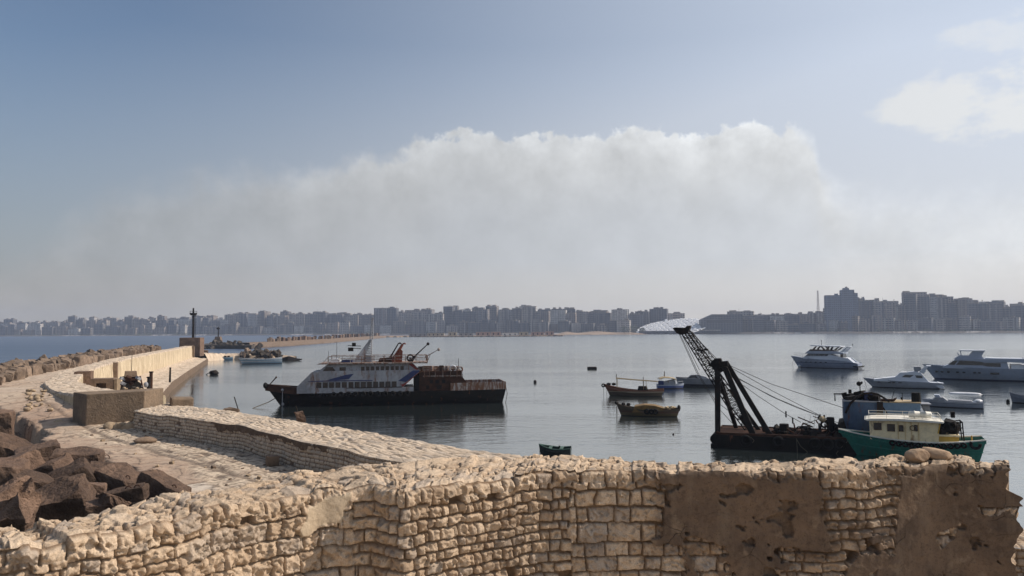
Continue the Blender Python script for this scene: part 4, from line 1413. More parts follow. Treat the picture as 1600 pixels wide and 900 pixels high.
p = PD(341, 532, 505)
be = thing('harbour_beacon', 'small dark lamp beacon on a pale tapered pedestal at the second breakwater head', 'beacon', tuple(p))
MB().box((0, 0, 1.0), (4.3, 4.0, 3.2), top=0.72).build('pedestal', MT['concrete'], be, bevel=0.05)
MB().tube((0, 0, 2.5), (0, 0, 7.4), 0.42, 0.34, 8).build('mast', MT['dark'], be)
MB().ell((-0.2, 0, 7.9), (1.15, 1.0, 0.75), 10, 6).build('lamp', MT['dark'], be)
MB().tube((0.0, 0, 8.3), (0.3, 0, 9.3), 0.2, 0.12, 6).build('spike', MT['dark'], be)

# ------------------------------------------------------------------ second breakwater
ctr2 = [(392, 541, 470), (450, 536.5, 540), (520, 531.5, 700), (600, 526.5, 1180)]
b2 = [PD(px, 0, D).xy for px, _, D in ctr2]
bw2 = thing('breakwater_wall', 'distant second breakwater wall with a row of upright blocks along its top', 'wall', (b2[0].x, b2[0].y, 0))
ub2, sb2, CP2 = resample([tuple(p) for p in b2], 3.0)
tb2 = np.gradient(CP2, axis=0)
tb2 /= np.linalg.norm(tb2, axis=1)[:, None]
rt2 = np.stack([tb2[:, 1], -tb2[:, 0]], -1)
prof = [(5, 0.0), (5, 1.6), (2.2, 1.9), (2.0, 3.4), (-3, 3.6), (-8, 0.0)]
UX = np.array([[CP2[i, 0] + rt2[i, 0] * (o_ + 0.5 * float(fbm(np.array([i * 0.4]), np.array([j * 1.0]), 3, 170)[0])) - b2[0].x for j, (o_, z_) in enumerate(prof)] for i in range(len(ub2))])
UY = np.array([[CP2[i, 1] + rt2[i, 1] * o_ - b2[0].y for (o_, z_) in prof] for i in range(len(ub2))])
UZ = np.array([[z_ for (o_, z_) in prof] for i in range(len(ub2))])
gridmesh('wall_body', UX, UY, UZ, MT['armour'], bw2, smooth=False)
rr = random.Random(8)
spx = 426
while spx < 596:
    D = float(np.interp(spx, [c[0] for c in ctr2], [c[2] for c in ctr2]))
    q = PD(spx, 0, D)
    h = rr.uniform(2.8, 4.3) * (1.0 if D < 700 else 1.15)
    wd = rr.uniform(1.4, 2.4) * D / 560
    o = ablock((wd, wd * 1.2, h), 900 + int(spx * 3), MT['armour'] if rr.random() < .55 else MT['concretedark'], loc=(q.x + rr.uniform(-.5, .5), q.y, 3.0 + h / 2 - 0.4), rot=(rr.uniform(-.08, .08), rr.uniform(-.15, .15), rr.uniform(-.4, .4)))
    tag(o, 'upright concrete block standing along the top of the distant second breakwater', 'armour block', 'upright blocks along the second breakwater')
    spx += rr.uniform(2.2, 6.0)
for i in range(44):
    px = rr.uniform(314, 408)
    D = rr.uniform(455, 500)
    py = 548 - 0.05 * (px - 314) * 0.3 - rr.uniform(0, 1) * (14 if 330 < px < 380 else 9)
    q = PD(px, py, D)
    sz = rr.uniform(1.3, 2.8)
    o = ablock((sz * 1.3, sz, sz), 1200 + i, MT['darkrock'], loc=(q.x, q.y, max(0.3, q.z)), rot=(rr.uniform(-1, 1), rr.uniform(-1, 1), rr.uniform(-1, 1)), name='armour_rock', nz=0.2)
    tag(o, 'dark wet armour rock heaped round the second breakwater head', 'rock', 'dark rocks at the second breakwater head')
hd = MB()
hp = [PD(px, 0, D).xy for px, D in ((322, 470), (400, 452), (415, 520), (330, 540))]
hd.slab([tuple(p) for p in hp], -0.5, 2.2)
tag(hd.build('rubble_bed', MT['darkrock']), kind='structure')

# ------------------------------------------------------------------ low stone jetty off the breakwater end
jt_ = thing('stone_jetty', 'low stone jetty of rubble reaching right from the beacon block', 'jetty', tuple(PD(312, 566, 262).xy) + (0,))
jl = Vector(jt_.location)
jp = [(306, 250), (312, 282), (372, 305), (470, 300), (438, 278), (366, 274)]
xs3 = np.linspace(0, 1, 60)
ctrj = [PD(300, 0, 268).xy, PD(340, 0, 283).xy, PD(385, 0, 288).xy, PD(440, 0, 290).xy, PD(468, 0, 289).xy]
uj, sj, CJ = resample([tuple(p) for p in ctrj], 0.4)
tj = np.gradient(CJ, axis=0)
tj /= np.linalg.norm(tj, axis=1)[:, None]
nj = np.stack([tj[:, 1], -tj[:, 0]], -1)
hwj = np.interp(uj, [0, uj[-1] * 0.5, uj[-1] * 0.85, uj[-1]], [9, 6.5, 3.2, 0.6])
zj = np.interp(uj, [0, uj[-1] * 0.3, uj[-1] * 0.55, uj[-1] * 0.8, uj[-1]], [2.6, 2.0, 1.6, 1.2, 0.5])
wj = np.linspace(-1, 1, 40)
UU, WW = np.meshgrid(uj, wj, indexing='ij')
f1, f2, idc = voro(UU, WW * 8, 1.5, 180)
ZJ = zj[:, None] * sstep(1.0, 0.8, np.abs(WW)) + 0.6 * (idc - 0.3) * sstep(0, .3, f2 - f1) - 0.4 * (np.abs(WW) > .97)
gridmesh('jetty_body', CJ[:, 0][:, None] + nj[:, 0][:, None] * WW * hwj[:, None] - jl.x, CJ[:, 1][:, None] + nj[:, 1][:, None] * WW * hwj[:, None] - jl.y, ZJ, M_MOLE, jt_, {'tint': idc * 0.6, 'joint': 0.5 * (1 - sstep(0, .2, f2 - f1)) + 0.25 * sstep(uj[-1] * .3, uj[-1] * .6, UU)}, smooth=False, flip=True)
a = PD(318, 552, 272)
tag(ablock((3.0, 2.5, 2.2), 77, MT['concretedark'], loc=tuple(a), rot=(0.1, 0.1, 0.4), name='concrete_cube'), 'dark concrete cube on the jetty just right of the beacon block', 'block')
for i in range(46):
    px = rr.uniform(378, 438)
    D = rr.uniform(280, 288)
    q = PD(px, 557 - rr.uniform(0, 9) * (1 if px > 386 else .5), D)
    sz = rr.uniform(0.7, 1.6)
    o = ablock((sz * 1.3, sz, sz), 1400 + i, MT['darkrock'] if rr.random() < .6 else MT['armour'], loc=(q.x, q.y, max(0.6, q.z)), rot=(rr.uniform(-1, 1), rr.uniform(-1, 1), rr.uniform(-1, 1)), name='armour_rock', nz=0.15)
    tag(o, 'rough rock in the heap on the jetty behind the blue and white wooden boat', 'rock', 'rocks heaped on the jetty')
# ------------------------------------------------------------------ far shore
SH = [(-900, 3000), (-300, 2700), (0, 2500), (300, 2350), (600, 2150), (800, 1950), (1000, 1800), (1300, 1650), (1600, 1560), (1900, 1500), (2500, 1450)]


def shore_D(px):
    return float(np.interp(px, [a for a, b in SH], [b for a, b in SH]))


m, t = newmat('shore_earth')
n1 = t.noise(t.co, 0.02, 5, 0.6)
t.put(t.b, 'Base Color', t.mix(t.mr(n1, 0.4, 0.6), (0.20, 0.17, 0.14), (0.11, 0.10, 0.085)))
t.put(t.b, 'Roughness', 1.0)
lp = [PD(px, 0, D).xy for px, D in SH]
b = MB()
b.slab([(p.x, p.y) for p in lp] + [(4000, 3540), (-4000, 3540)], -0.6, 2.4)
tag(b.build('shore', m), kind='structure')
b = MB()
sw = [PD(px, 0, shore_D(px) - 5).xy for px in range(-200, 1900, 20)]
for i, (p, q) in enumerate(zip(sw, sw[1:])):
    h = 3.3 + 0.9 * math.sin(i * 1.7) * math.sin(i * 0.6)
    d = (q - p).normalized()
    n = Vector((d.y, -d.x))
    b.add([(p.x + n.x * 4, p.y + n.y * 4, -0.3), (q.x + n.x * 4, q.y + n.y * 4, -0.3), (q.x, q.y, h), (p.x, p.y, h), (p.x - n.x * 3, p.y - n.y * 3, h), (q.x - n.x * 3, q.y - n.y * 3, h)], [(0, 1, 2, 3), (3, 2, 5, 4)])
m, t = newmat('corniche_stone')
n1 = t.noise(t.co, 0.012, 4, 0.6)
n2 = t.noise(t.co, 0.08, 4, 0.7)
t.put(t.b, 'Base Color', t.mix(t.m('MULTIPLY', t.mr(n1, 0.5, 0.56), t.mr(n2, 0.4, 0.6)), (0.14, 0.12, 0.10), (0.55, 0.5, 0.45)))
t.put(t.b, 'Roughness', 0.95)
tag(b.build('sea_wall', m), 'long low corniche sea wall running under the whole far city', 'wall')

# sand flats left of the disc library
m, t = newmat('beach_sand')
t.put(t.b, 'Base Color', t.mix(t.mr(t.noise(t.co, 0.03, 5, 0.6), .4, .62), (0.30, 0.215, 0.14), (0.20, 0.14, 0.095)))
t.put(t.b, 'Roughness', 1)
a0, a1 = PD(862, 0, 1700).x, PD(1004, 0, 1720).x
xs, ys = np.meshgrid(np.linspace(a0, a1, 90), np.linspace(1660, 1880, 24), indexing='ij')
fx = (xs - a0) / (a1 - a0)
zz = (6.5 * np.exp(-((fx - .15) / .1) ** 2) + 7.5 * np.exp(-((fx - .48) / .22) ** 2) + 4.5 * np.exp(-((fx - .85) / .15) ** 2)) * np.exp(-((ys - 1775) / 65) ** 2) + 1.2 * fbm(xs * .03, ys * .03, 4, 201) - 0.5
tag(gridmesh('beach', xs, ys, zz, m), kind='structure')

# low spit with sheds in the middle distance
sp_px = [(598, 1240), (640, 1300), (700, 1255), (760, 1262), (820, 1268), (872, 1290), (876, 1400), (600, 1500)]
b = MB()
b.slab([tuple(PD(px, 0, D).xy) for px, D in sp_px], -0.5, 1.6)
tag(b.build('spit', m), kind='structure')
rr = random.Random(21)
for i in range(60):
    px = rr.uniform(600, 874)
    q = PD(px, 0, float(np.interp(px, [598, 640, 700, 760, 820, 876], [1240, 1300, 1255, 1262, 1268, 1292])) - rr.uniform(0, 3))
    s = rr.uniform(1.6, 3.6)
    tag(rock('armour_rock', (q.x, q.y, 0.4), (s * 1.6, s, s * 0.62), MT['darkrock'], 1700 + i, sub=1), 'dark shoreline rock along the low spit with sheds', 'rock', 'rocks along the spit shoreline')


def flatmat(name, c):
    return mat(name, c, tuple(k * 0.8 for k in c), 0.2, 0.9, stain=0.3)


shedm = [flatmat('shed_cream', (0.42, 0.36, 0.26)), flatmat('shed_pink', (0.45, 0.30, 0.24)), flatmat('shed_grey', (0.26, 0.26, 0.26)), flatmat('shed_white', (0.7, 0.7, 0.68))]
sheds = [(640, 668, 3.5, 2, 'long grey low shed at the left end of the spit'), (668, 694, 4.5, 0, 'cream shed beside the long grey shed on the spit'), (700, 713, 6.0, 0, 'short cream hut standing higher than its neighbours on the spit'),
         (716, 738, 4.2, 2, 'grey flat shed in the middle of the spit'), (742, 764, 6.0, 1, 'pinkish shed with two openings, third from the right cluster on the spit'), (765, 780, 6.2, 1, 'narrow pinkish shed joined to a wider pink one on the spit'),
         (782, 806, 4.0, 3, 'low white awning on the spit right of the pink sheds'), (808, 822, 5.6, 0, 'cream hut right of the white awning on the spit'), (826, 846, 5.4, 1, 'pink hut near the right end of the spit'), (847, 861, 6.4, 1, 'tallest pinkish hut at the right end of the spit')]
for x0, x1, h, mi, lab in sheds:
    D = 1330
    q = PD((x0 + x1) / 2, 0, D)
    wd = (x1 - x0) * D / F
    sh = thing('shed', lab, 'shed', (q.x, q.y, 1.6))
    bb = MB().box((0, 0, h / 2), (wd, 9, h))
    bb.build('wall', shedm[mi], sh)
    MB().box((0, 0, h + 0.25), (wd + 1.2, 10.4, 0.5)).build('roof', shedm[2 if mi != 3 else 3], sh)
    for k in range(max(2, int(wd / 7))):
        MB().box((-wd / 2 + (k + 0.5) * wd / max(2, int(wd / 7)), -4.55, h * 0.45), (2.2, 0.2, h * 0.6)).build('door', MT['dark'], sh)

# ------------------------------------------------------------------ city
def facade(name, tones, wf=0.46, hf=0.5, bay=6.2, dark=0.30):
    m, t = newmat(name)
    oi = t.n('ShaderNodeObjectInfo').outputs['Random']
    cr = t.n('ShaderNodeValToRGB')
    cr.color_ramp.interpolation = 'CONSTANT'
    while len(cr.color_ramp.elements) < len(tones):
        cr.color_ramp.elements.new(0.5)
    for i, c in enumerate(tones):
        cr.color_ramp.elements[i].position = i / len(tones)
        cr.color_ramp.elements[i].color = (*c, 1)
    t.put(cr, 0, oi)
    sp = t.n('ShaderNodeSeparateXYZ')
    t.put(sp, 0, t.co)
    h = t.m('ADD', t.m('ADD', sp.outputs[0], sp.outputs[1]), t.m('MULTIPLY', oi, 7.0))
    fx = t.m('FRACT', t.m('DIVIDE', h, bay))
    fz = t.m('FRACT', t.m('DIVIDE', sp.outputs[2], 4.8))
    win = t.m('MULTIPLY', t.m('GREATER_THAN', fx, 1 - wf), t.m('GREATER_THAN', fz, 1 - hf))
    strip = t.m('GREATER_THAN', t.m('FRACT', t.m('DIVIDE', t.m('ADD', h, 3), t.m('MULTIPLY_ADD', oi, 13.0, 17.0))), 0.80)
    balc = t.m('MULTIPLY', strip, t.m('GREATER_THAN', fz, 0.4))
    nz = t.noise(t.scale(t.co, (1, 1, 1.6)), 0.16, 5, 0.75)
    c = t.mix(t.mr(nz, 0.40, 0.60, 0, 0.85), cr.outputs[0], t.mix(0.5, cr.outputs[0], (0.08, 0.07, 0.06)))
    c = t.mix(t.m('MULTIPLY', win, 0.95), c, (0.03, 0.03, 0.034))
    c = t.mix(t.m('MULTIPLY', balc, 0.45), c, (0.05, 0.047, 0.045))
    t.put(t.b, 'Base Color', c)
    t.put(t.b, 'Roughness', 0.9)
    return m


FAC = facade('apartment_facade', [(0.27, 0.235, 0.20), (0.38, 0.34, 0.30), (0.18, 0.165, 0.15), (0.44, 0.41, 0.37), (0.23, 0.19, 0.16), (0.31, 0.29, 0.275), (0.14, 0.13, 0.125), (0.36, 0.30, 0.255)])
FACD = facade('dark_facade', [(0.15, 0.155, 0.165), (0.20, 0.19, 0.18), (0.12, 0.125, 0.14)], 0.6, 0.6, 6.2)
FACW = facade('white_facade', [(0.56, 0.54, 0.50), (0.50, 0.47, 0.43)], 0.4, 0.4, 6.2)
ROOFM = flatmat('roof_hut_plaster', (0.28, 0.24, 0.2))
nb = {'n': 0}
used_labels = {}
TONEW = {id(FAC): 'beige', id(FACD): 'dark', id(FACW): 'pale'}


def building(x0, x1, ytop, D, matl, seed, label, crown=None, base=2.4):
    rr = random.Random(seed)
    q = PD((x0 + x1) / 2, 0, D)
    wd = (x1 - x0) * D / F * 0.98
    ztop = PD((x0 + x1) / 2, ytop, D).z
    h = ztop - base
    dp = rr.uniform(12, 18)
    yaw = -math.atan2(q.x, q.y) * (0.5 if q.x > 0 else 0.1) + rr.uniform(-0.55, 0.08)
    o = thing('apartment_block', label, 'building', (q.x, q.y + dp / 2, base), yaw)
    wd *= 0.97
    b = MB().box((0, 0, h / 2), (wd, dp, h))
    # balcony stacks break up the front
    k = int(wd / 9)
    b.build('wall', matl, o)
    if k:
        for j in range(min(k, 3)):
            bx_ = -wd / 2 + (j + 0.5 + rr.uniform(-.2, .2)) * wd / min(k, 3)
            bb = MB().box((bx_, -dp / 2 - 0.1, h / 2), (3.4, 0.3, h - 3))
            for f in range(1, int(h / 3.1)):
                bb.box((bx_, -dp / 2 - 0.6, f * 3.1 + 0.45), (3.6, 1.2, 1.0))
            if bb.v:
                bb.build('balcony_stack', matl, o)
    bb = MB()
    for sx, sy, lx, ly in ((0, -1, wd, 0.4), (0, 1, wd, 0.4), (-1, 0, 0.4, dp), (1, 0, 0.4, dp)):
        bb.box((sx * (wd / 2 - 0.15), sy * (dp / 2 - 0.15), h + 0.45), (lx, ly, 0.94))
    bb.build('parapet', ROOFM, o)
    n = crown if crown is not None else rr.choice([1, 1, 2, 2, 3])
    for j in range(n):
        hw_ = rr.uniform(0.18, 0.4) * wd
        hh = rr.uniform(2.6, 5.2)
        xx = rr.uniform(-.5, .5) * (wd - hw_)
        MB().box((xx, rr.uniform(-.2, .2) * dp, h + hh / 2 + 0.02), (hw_, dp * 0.4, hh)).build('roof_hut', matl if rr.random() < .5 else ROOFM, o)
    if rr.random() < 0.45:
        xx = rr.uniform(-.35, .35) * wd
        b = MB()
        b.tube((xx, -dp * .3, h), (xx, -dp * .3, h + 2.2), 0.2, None, 4)
        b.tube((xx, -dp * .3, h + 2.2), (xx, -dp * .3, h + 4.2), 1.1, None, 8)
        b.build('water_tank', ROOFM, o)
    if rr.random() < 0.22:
        xx = rr.uniform(-.4, .4) * wd
        MB().tube((xx, 0, h), (xx, 0, h + rr.uniform(6, 11)), 0.28, 0.12, 4).build('aerial', MT['dark'], o)
    return o


sky_ = [(-60, -34, 503), (-34, -16, 500), (-16, 4, 503), (7, 19, 504), (20, 38, 499), (40, 63, 504), (63, 75, 503.5), (76, 90, 503), (92, 103, 503), (103, 115, 503), (114, 119, 501), (119, 130, 494.5), (133, 150, 498), (151, 161, 496), (162, 171, 500), (172, 195, 497),
        (196, 205, 500), (205, 220, 495), (220, 228, 498), (228, 241, 499), (241, 254, 497), (255, 268, 494), (268, 290, 498), (289, 306, 496), (307, 328, 494), (329, 346, 494), (346, 358, 498), (358, 370, 492), (370, 384, 490),
        (384, 409, 490), (409, 427, 487), (427, 443, 491), (443, 458, 487), (458, 467, 491), (467, 480, 490), (481, 491, 491), (492, 516, 488), (516, 552, 490), (553, 569, 491), (570, 585, 492), (585, 624, 481.5), (624, 633, 487),
        (633, 657, 485), (657, 679, 484), (680, 692, 489), (692, 716, 479), (717, 736, 484), (736, 756, 481), (757, 777, 478.5), (777, 796, 484), (797, 808, 482), (808, 836, 479), (836, 858, 484), (858, 876, 483), (875, 895, 483), (896, 908, 487), (908, 947, 487),
        (951, 977, 484), (977, 986, 490), (986, 1008, 487), (1008, 1037, 483), (1036, 1062, 490), (1127, 1169, 487), (1168, 1184, 492), (1184, 1201, 492), (1200, 1213, 492), (1212, 1231, 492), (1230, 1250, 491), (1250, 1276, 489),
        (1275, 1283, 482), (1327, 1338, 467), (1338, 1361, 469), (1361, 1389, 471), (1389, 1400, 476), (1398, 1433, 457), (1432, 1459, 461), (1452, 1474, 464), (1473, 1480, 472), (1477, 1502, 467), (1501, 1528, 472), (1527, 1553, 472), (1552, 1563, 480),
        (1563, 1582, 475), (1580, 1602, 474), (1602, 1630, 478), (1630, 1660, 472), (1660, 1700, 477)]
ordn = ['first', 'second', 'third', 'fourth', 'fifth', 'sixth', 'seventh', 'eighth', 'ninth', 'tenth', 'eleventh', 'twelfth', 'thirteenth', 'fourteenth', 'fifteenth', 'sixteenth', 'seventeenth', 'eighteenth', 'nineteenth', 'twentieth']


def nth(i):
    if i <= 20:
        return ordn[i - 1]
    tens = {2: 'twenty', 3: 'thirty', 4: 'forty', 5: 'fifty', 6: 'sixty'}
    ts = {2: 'twentieth', 3: 'thirtieth', 4: 'fortieth', 5: 'fiftieth', 6: 'sixtieth'}
    a, b_ = divmod(i, 10)
    return ts[a] if b_ == 0 else tens[a] + '-' + ordn[b_ - 1]


def bdesc(wpx, matl):
    return TONEW[id(matl)] + (' narrow' if wpx < 12 else ' broad' if wpx > 24 else '')


rr = random.Random(77)
LIB, GLS = 1001, 1281
lefts = [s for s in sky_ if s[1] <= 1063]
mids = [s for s in sky_ if 1063 < s[1] <= 1284]
rights = [s for s in sky_ if s[1] > 1284]


def pick(px):
    r = rr.random()
    if r < 0.10:
        return FACW
    if r < 0.34:
        return FACD
    return FAC


for i, s in enumerate(reversed(lefts)):
    ml_ = FACD if s[0] in (585, 692, 20) else pick(s[0])
    building(s[0], s[1], s[2], shore_D(s[0]) + 70 + rr.uniform(0, 40), ml_, 2000 + i, f'{bdesc(s[1]-s[0], ml_)} skyline apartment block, {nth(i+1)} leftwards from the disc library', 0 if s[0] == 585 else None)
for i, s in enumerate(mids):
    ml_ = pick(s[0])
    building(s[0], s[1], s[2], shore_D(s[0]) + 70 + rr.uniform(0, 40), ml_, 2100 + i, f'{bdesc(s[1]-s[0], ml_)} skyline apartment block, {nth(i+1)} rightwards from the disc library')
for i, s in enumerate(rights):
    ml_ = FACD if s[0] in (1327,) else pick(s[0])
    building(s[0], s[1], s[2], shore_D(s[0]) + 70 + rr.uniform(0, 40), ml_, 2200 + i, f'{bdesc(s[1]-s[0], ml_)} high apartment block, {nth(i+1)} rightwards from the blue tower')

# lower front row
px = -50.0
front = []
while px < 1680:
    wpx = rr.uniform(9, 21) * (1.0 if px < 900 else 1.15)
    if px + wpx > 985 and px < 1128:
        px = 1128
        continue
    front.append((px, px + wpx))
    px += wpx + (rr.uniform(0, 3) if rr.random() < .4 else 0)
fl = [f for f in front if f[1] < 990]
fm = [f for f in front if 1100 < f[0] < 1276]
frr = [f for f in front if f[0] >= 1276]


def lowtop(x):
    b_ = shore_D(x)
    base_y = 520.8 - 9.0 * (x / 1600) + 12000 / b_
    top_ = float(np.interp(x, [0, 300, 600, 900, 1100, 1280, 1330, 1600], [510, 508, 504, 502, 502, 502, 496, 498]))
    return top_ + rr.uniform(-4, 6)


for lst, txt, rev in ((fl, 'leftwards from the disc library', True), (fm, 'between disc library and blue tower', False), (frr, 'rightwards from the foot of the blue tower', False)):
    for i, f in enumerate(reversed(lst) if rev else lst):
        ml_ = pick(f[0])
        building(f[0], f[1], lowtop(f[0]), shore_D(f[0]) + 18 + rr.uniform(0, 20), ml_, 2400 + int(f[0]), f'{bdesc(f[1]-f[0], ml_)} front building, {nth(i+1)} {txt}', rr.choice([0, 1, 1]))

# a middle row seen between the two
px = -45.0
mid = []
while px < 1680:
    wpx = rr.uniform(12, 26)
    if px + wpx > 1000 and px < 1130:
        px = 1130
        continue
    if 1262 < px + wpx and px < 1284:
        px = 1326
        continue
    mid.append((px, px + wpx))
    px += wpx - 0.5
ml_l = [f for f in mid if f[1] < 1063]
ml_r = [f for f in mid if f[0] >= 1126]
for lst, txt, rev in ((ml_l, 'leftwards from the disc library', True), (ml_r, 'rightwards from the disc library', False)):
    for i, f in enumerate(reversed(lst) if rev else lst):
        ml_ = pick(f[0]) if rr.random() < .7 else FACD
        st = [s[2] for s in sky_ if s[0] < f[1] and s[1] > f[0]]
        tp = (max(st) if st else 492) + rr.uniform(0.3, 3.2)
        building(f[0], f[1], tp, shore_D(f[0]) + 48 + rr.uniform(0, 14), ml_, 2700 + int(f[0]), f'{bdesc(f[1]-f[0], ml_)} middle-row block, {nth(i+1)} {txt}', rr.choice([0, 1]))

# blue stepped tower
D = shore_D(1300) + 40
q = PD(1303, 0, D)
s = D / F
tw = thing('tower_block', 'tallest blue grey stepped tower standing right of the lattice mast', 'building', (q.x, q.y + 12, 2.4), -0.25)
M_TOW = facade('blue_tower_facade', [(0.17, 0.20, 0.26)], 0.5, 0.5, 4.2)
zt_ = lambda py: PD(1303, py, D).z - 2.4
for x0, x1, py, nm in ((1280, 1303, 461, 'left_wing'), (1303, 1322, 453, 'main_shaft'), (1321, 1327, 458, 'right_wing')):
    h = zt_(py)
    MB().box((((x0 + x1) / 2 - 1303) * s, 0 if nm != 'main_shaft' else -1.5, h / 2), ((x1 - x0) * s, 24, h)).build(nm, M_TOW, tw)
MB().box((8 * s, 0, zt_(453) + 2.2), (12, 12, 4.4)).build('roof_hut', M_TOW, tw)
MB().ell((9 * s, 0, zt_(453) + 5.6), (3, 3, 2.4), 8, 5).build('roof_dome', ROOFM, tw)
MB().box((-6 * s, 0, zt_(461) + 1.8), (7, 8, 3.6)).build('roof_hut', M_TOW, tw)
# turret
q = PD(1491, 0, shore_D(1490) + 80)
# lattice mast
D = shore_D(1265) + 130
q = PD(1265, 0, D)
ms_ = thing('lattice_mast', 'tall thin lattice mast on the skyline left of the blue tower', 'mast', (q.x, q.y, 2.4))
H_ = PD(1265, 454, D).z - 2.4
b = MB()
for sx, sy in ((-1, -1), (1, -1), (1, 1), (-1, 1)):
    b.tube((sx * 3.2, sy * 3.2, 0), (sx * 0.9, sy * 0.9, H_), 0.42, 0.3, 4)
n = 22
for k in range(n):
    f0, f1 = k / n, (k + 1) / n
    r0, r1 = 3.2 - 2.3 * f0, 3.2 - 2.3 * f1
    for sx, sy, tx, ty in ((-1, -1, 1, -1), (1, -1, 1, 1), (1, 1, -1, 1), (-1, 1, -1, -1)):
        b.tube((sx * r0, sy * r0, H_ * f0), (tx * r1, ty * r1, H_ * f1), 0.17, None, 3)
b.build('lattice', mat('mast_steel', (0.30, 0.2, 0.18)), ms_)

# disc-roofed library: a tilted circular glass roof facing the sea
D = 1720
q = PD(1046, 0, D)
lib = thing('library', 'library with a huge pale tilted disc roof of glinting skylights on the far waterfront', 'building', (q.x, q.y, 2.4))
m, t = newmat('disc_roof_panels')
sp = t.n('ShaderNodeSeparateXYZ')
t.put(sp, 0, t.co)
fx = t.m('FRACT', t.m('DIVIDE', sp.outputs[0], 9.6))
fy = t.m('FRACT', t.m('DIVIDE', sp.outputs[1], 16.0))
pn = t.m('MULTIPLY', t.m('GREATER_THAN', fx, 0.35), t.m('GREATER_THAN', fy, 0.45))
t.put(t.b, 'Base Color', t.mix(pn, (0.80, 0.80, 0.78), (0.10, 0.105, 0.11)))
t.put(t.b, 'Roughness', 0.45)
M_DISC = m
disc = MB()
rim = []
Rr = 84.0
ring0 = [(Rr * math.cos(2 * math.pi * k / 72), Rr * math.sin(2 * math.pi * k / 72)) for k in range(72)]
disc.slab([(x, y) for x, y in ring0], -1.2, 0)
dr = disc.build('disc_roof', M_DISC, lib, loc=(8, 64, 13.5), rot=(0.20, -0.16, 0.0))
sk1 = None
for i in range(-7, 8):
    for j in range(-5, 6):
        x0_, y0_ = i * 12.0 + (j % 2) * 3.0, j * 15.5
        x = y = 0
        if math.hypot(x0_, y0_) < 78 and sk1 is not None:
            o = sk1.copy()
            o.location = DM @ Vector((x0_, y0_, 0))
            link(o, lib)
        elif math.hypot(x0_, y0_) < 78:
            sk = MB()
            sk.add([(x - 3.0, y - 4.6, 0.1), (x + 3.0, y - 4.6, 0.1), (x + 3.0, y + 2.5, 0.1), (x - 3.0, y + 2.5, 0.1), (x - 3.0, y + 2.2, 3.4), (x + 3.0, y + 2.2, 3.4)], [(0, 1, 5, 4), (4, 5, 2, 3), (0, 4, 3), (1, 2, 5)])
            DM = Matrix.Translation((8, 64, 13.5)) @ Euler((0.20, -0.16, 0.0)).to_matrix().to_4x4()
            sk1 = sk.build('skylight', MT['white'], lib, loc=DM @ Vector((x0_, y0_, 0)), rot=(0.20, -0.16, 0.0))
MB().slab([(78 * math.cos(2 * math.pi * k / 48) + 8, 78 * math.sin(2 * math.pi * k / 48) + 64) for k in range(48)], 0, 5.0).build('drum_wall', FACD, lib)
q = PD(1108, 0, 1730)
cc = thing('hall', 'wide dark flat-roofed hall directly right of the disc library', 'building', (q.x, q.y + 20, 2.4), -0.15)
zh = PD(1108, 491, 1730).z - 2.4
MB().prism([(-30, 0), (62, 0), (62, zh * 0.98), (-4, zh), (-30, zh * 0.72)], 40).build('wall', FACD, cc)
MB().box((16, -20.2, zh * 0.62), (66, 0.6, 5)).build('glass_band', MT['glass'], cc)
MB().box((-10, -24, 5.5), (46, 7, 3.2)).build('entrance_canopy', FACW, cc)

# trees along the far waterfront
m, t = newmat('far_foliage')
t.put(t.b, 'Base Color', t.mix(t.mr(t.noise(t.co, .2, 3, .6), .4, .6), (0.045, 0.06, 0.035), (0.075, 0.09, 0.05)))
t.put(t.b, 'Roughness', 0.9)
M_FOL = m
rr = random.Random(91)
b = MB()
for i in range(420):
    px = rr.uniform(-40, 1660)
    if 600 < px < 950 and rr.random() < .6:
        continue
    D = shore_D(px) + rr.uniform(3, 14)
    q = PD(px, 0, D)
    hgt = rr.uniform(3, 7.5)
    for k in range(26):
        c_ = Vector((q.x + rr.gauss(0, 3.2), q.y + rr.gauss(0, 2), 2.4 + hgt * rr.random() ** 0.8))
        vs = [c_ + Vector((rr.uniform(-1.6, 1.6), rr.uniform(-1.6, 1.6), rr.uniform(-1.2, 1.2))) for _ in range(3)]
        b.add(vs, [(0, 1, 2)])
tag(b.build('trees', M_FOL), kind='stuff')
for i, (px, hh, wpx, lab) in enumerate([(968, 15, 14, 'dark rounded tree on the far shore left of the disc library'), (983, 17, 16, 'largest dark tree clump touching the left rim of the disc library'), (996, 12, 10, 'small dark tree under the low edge of the disc library roof')]):
    D = 1725
    q = PD(px, 0, D)
    tr = thing('tree', lab, 'tree', (q.x, q.y, 2.4))
    MB().tube((0, 0, 0), (0.3, 0, hh * 0.6), 0.6, 0.3, 6).build('trunk', MT['wood'], tr)
    b = MB()
    for k in range(700):
        a_, r_ = rr.uniform(0, 6.28), rr.random() ** .5
        rad = wpx * D / F * 0.5
        zc_ = rr.uniform(-1, 1)
        c_ = Vector((rad * r_ * math.cos(a_) * math.sqrt(1 - zc_ * zc_ * .8), rad * r_ * math.sin(a_) * .7, hh * 0.6 + hh * 0.4 * zc_))
        b.add([c_ + Vector((rr.uniform(-1.1, 1.1), rr.uniform(-1.1, 1.1), rr.uniform(-.9, .9))) for _ in range(3)], [(0, 1, 2)])
    b.build('crown', M_FOL, tr)
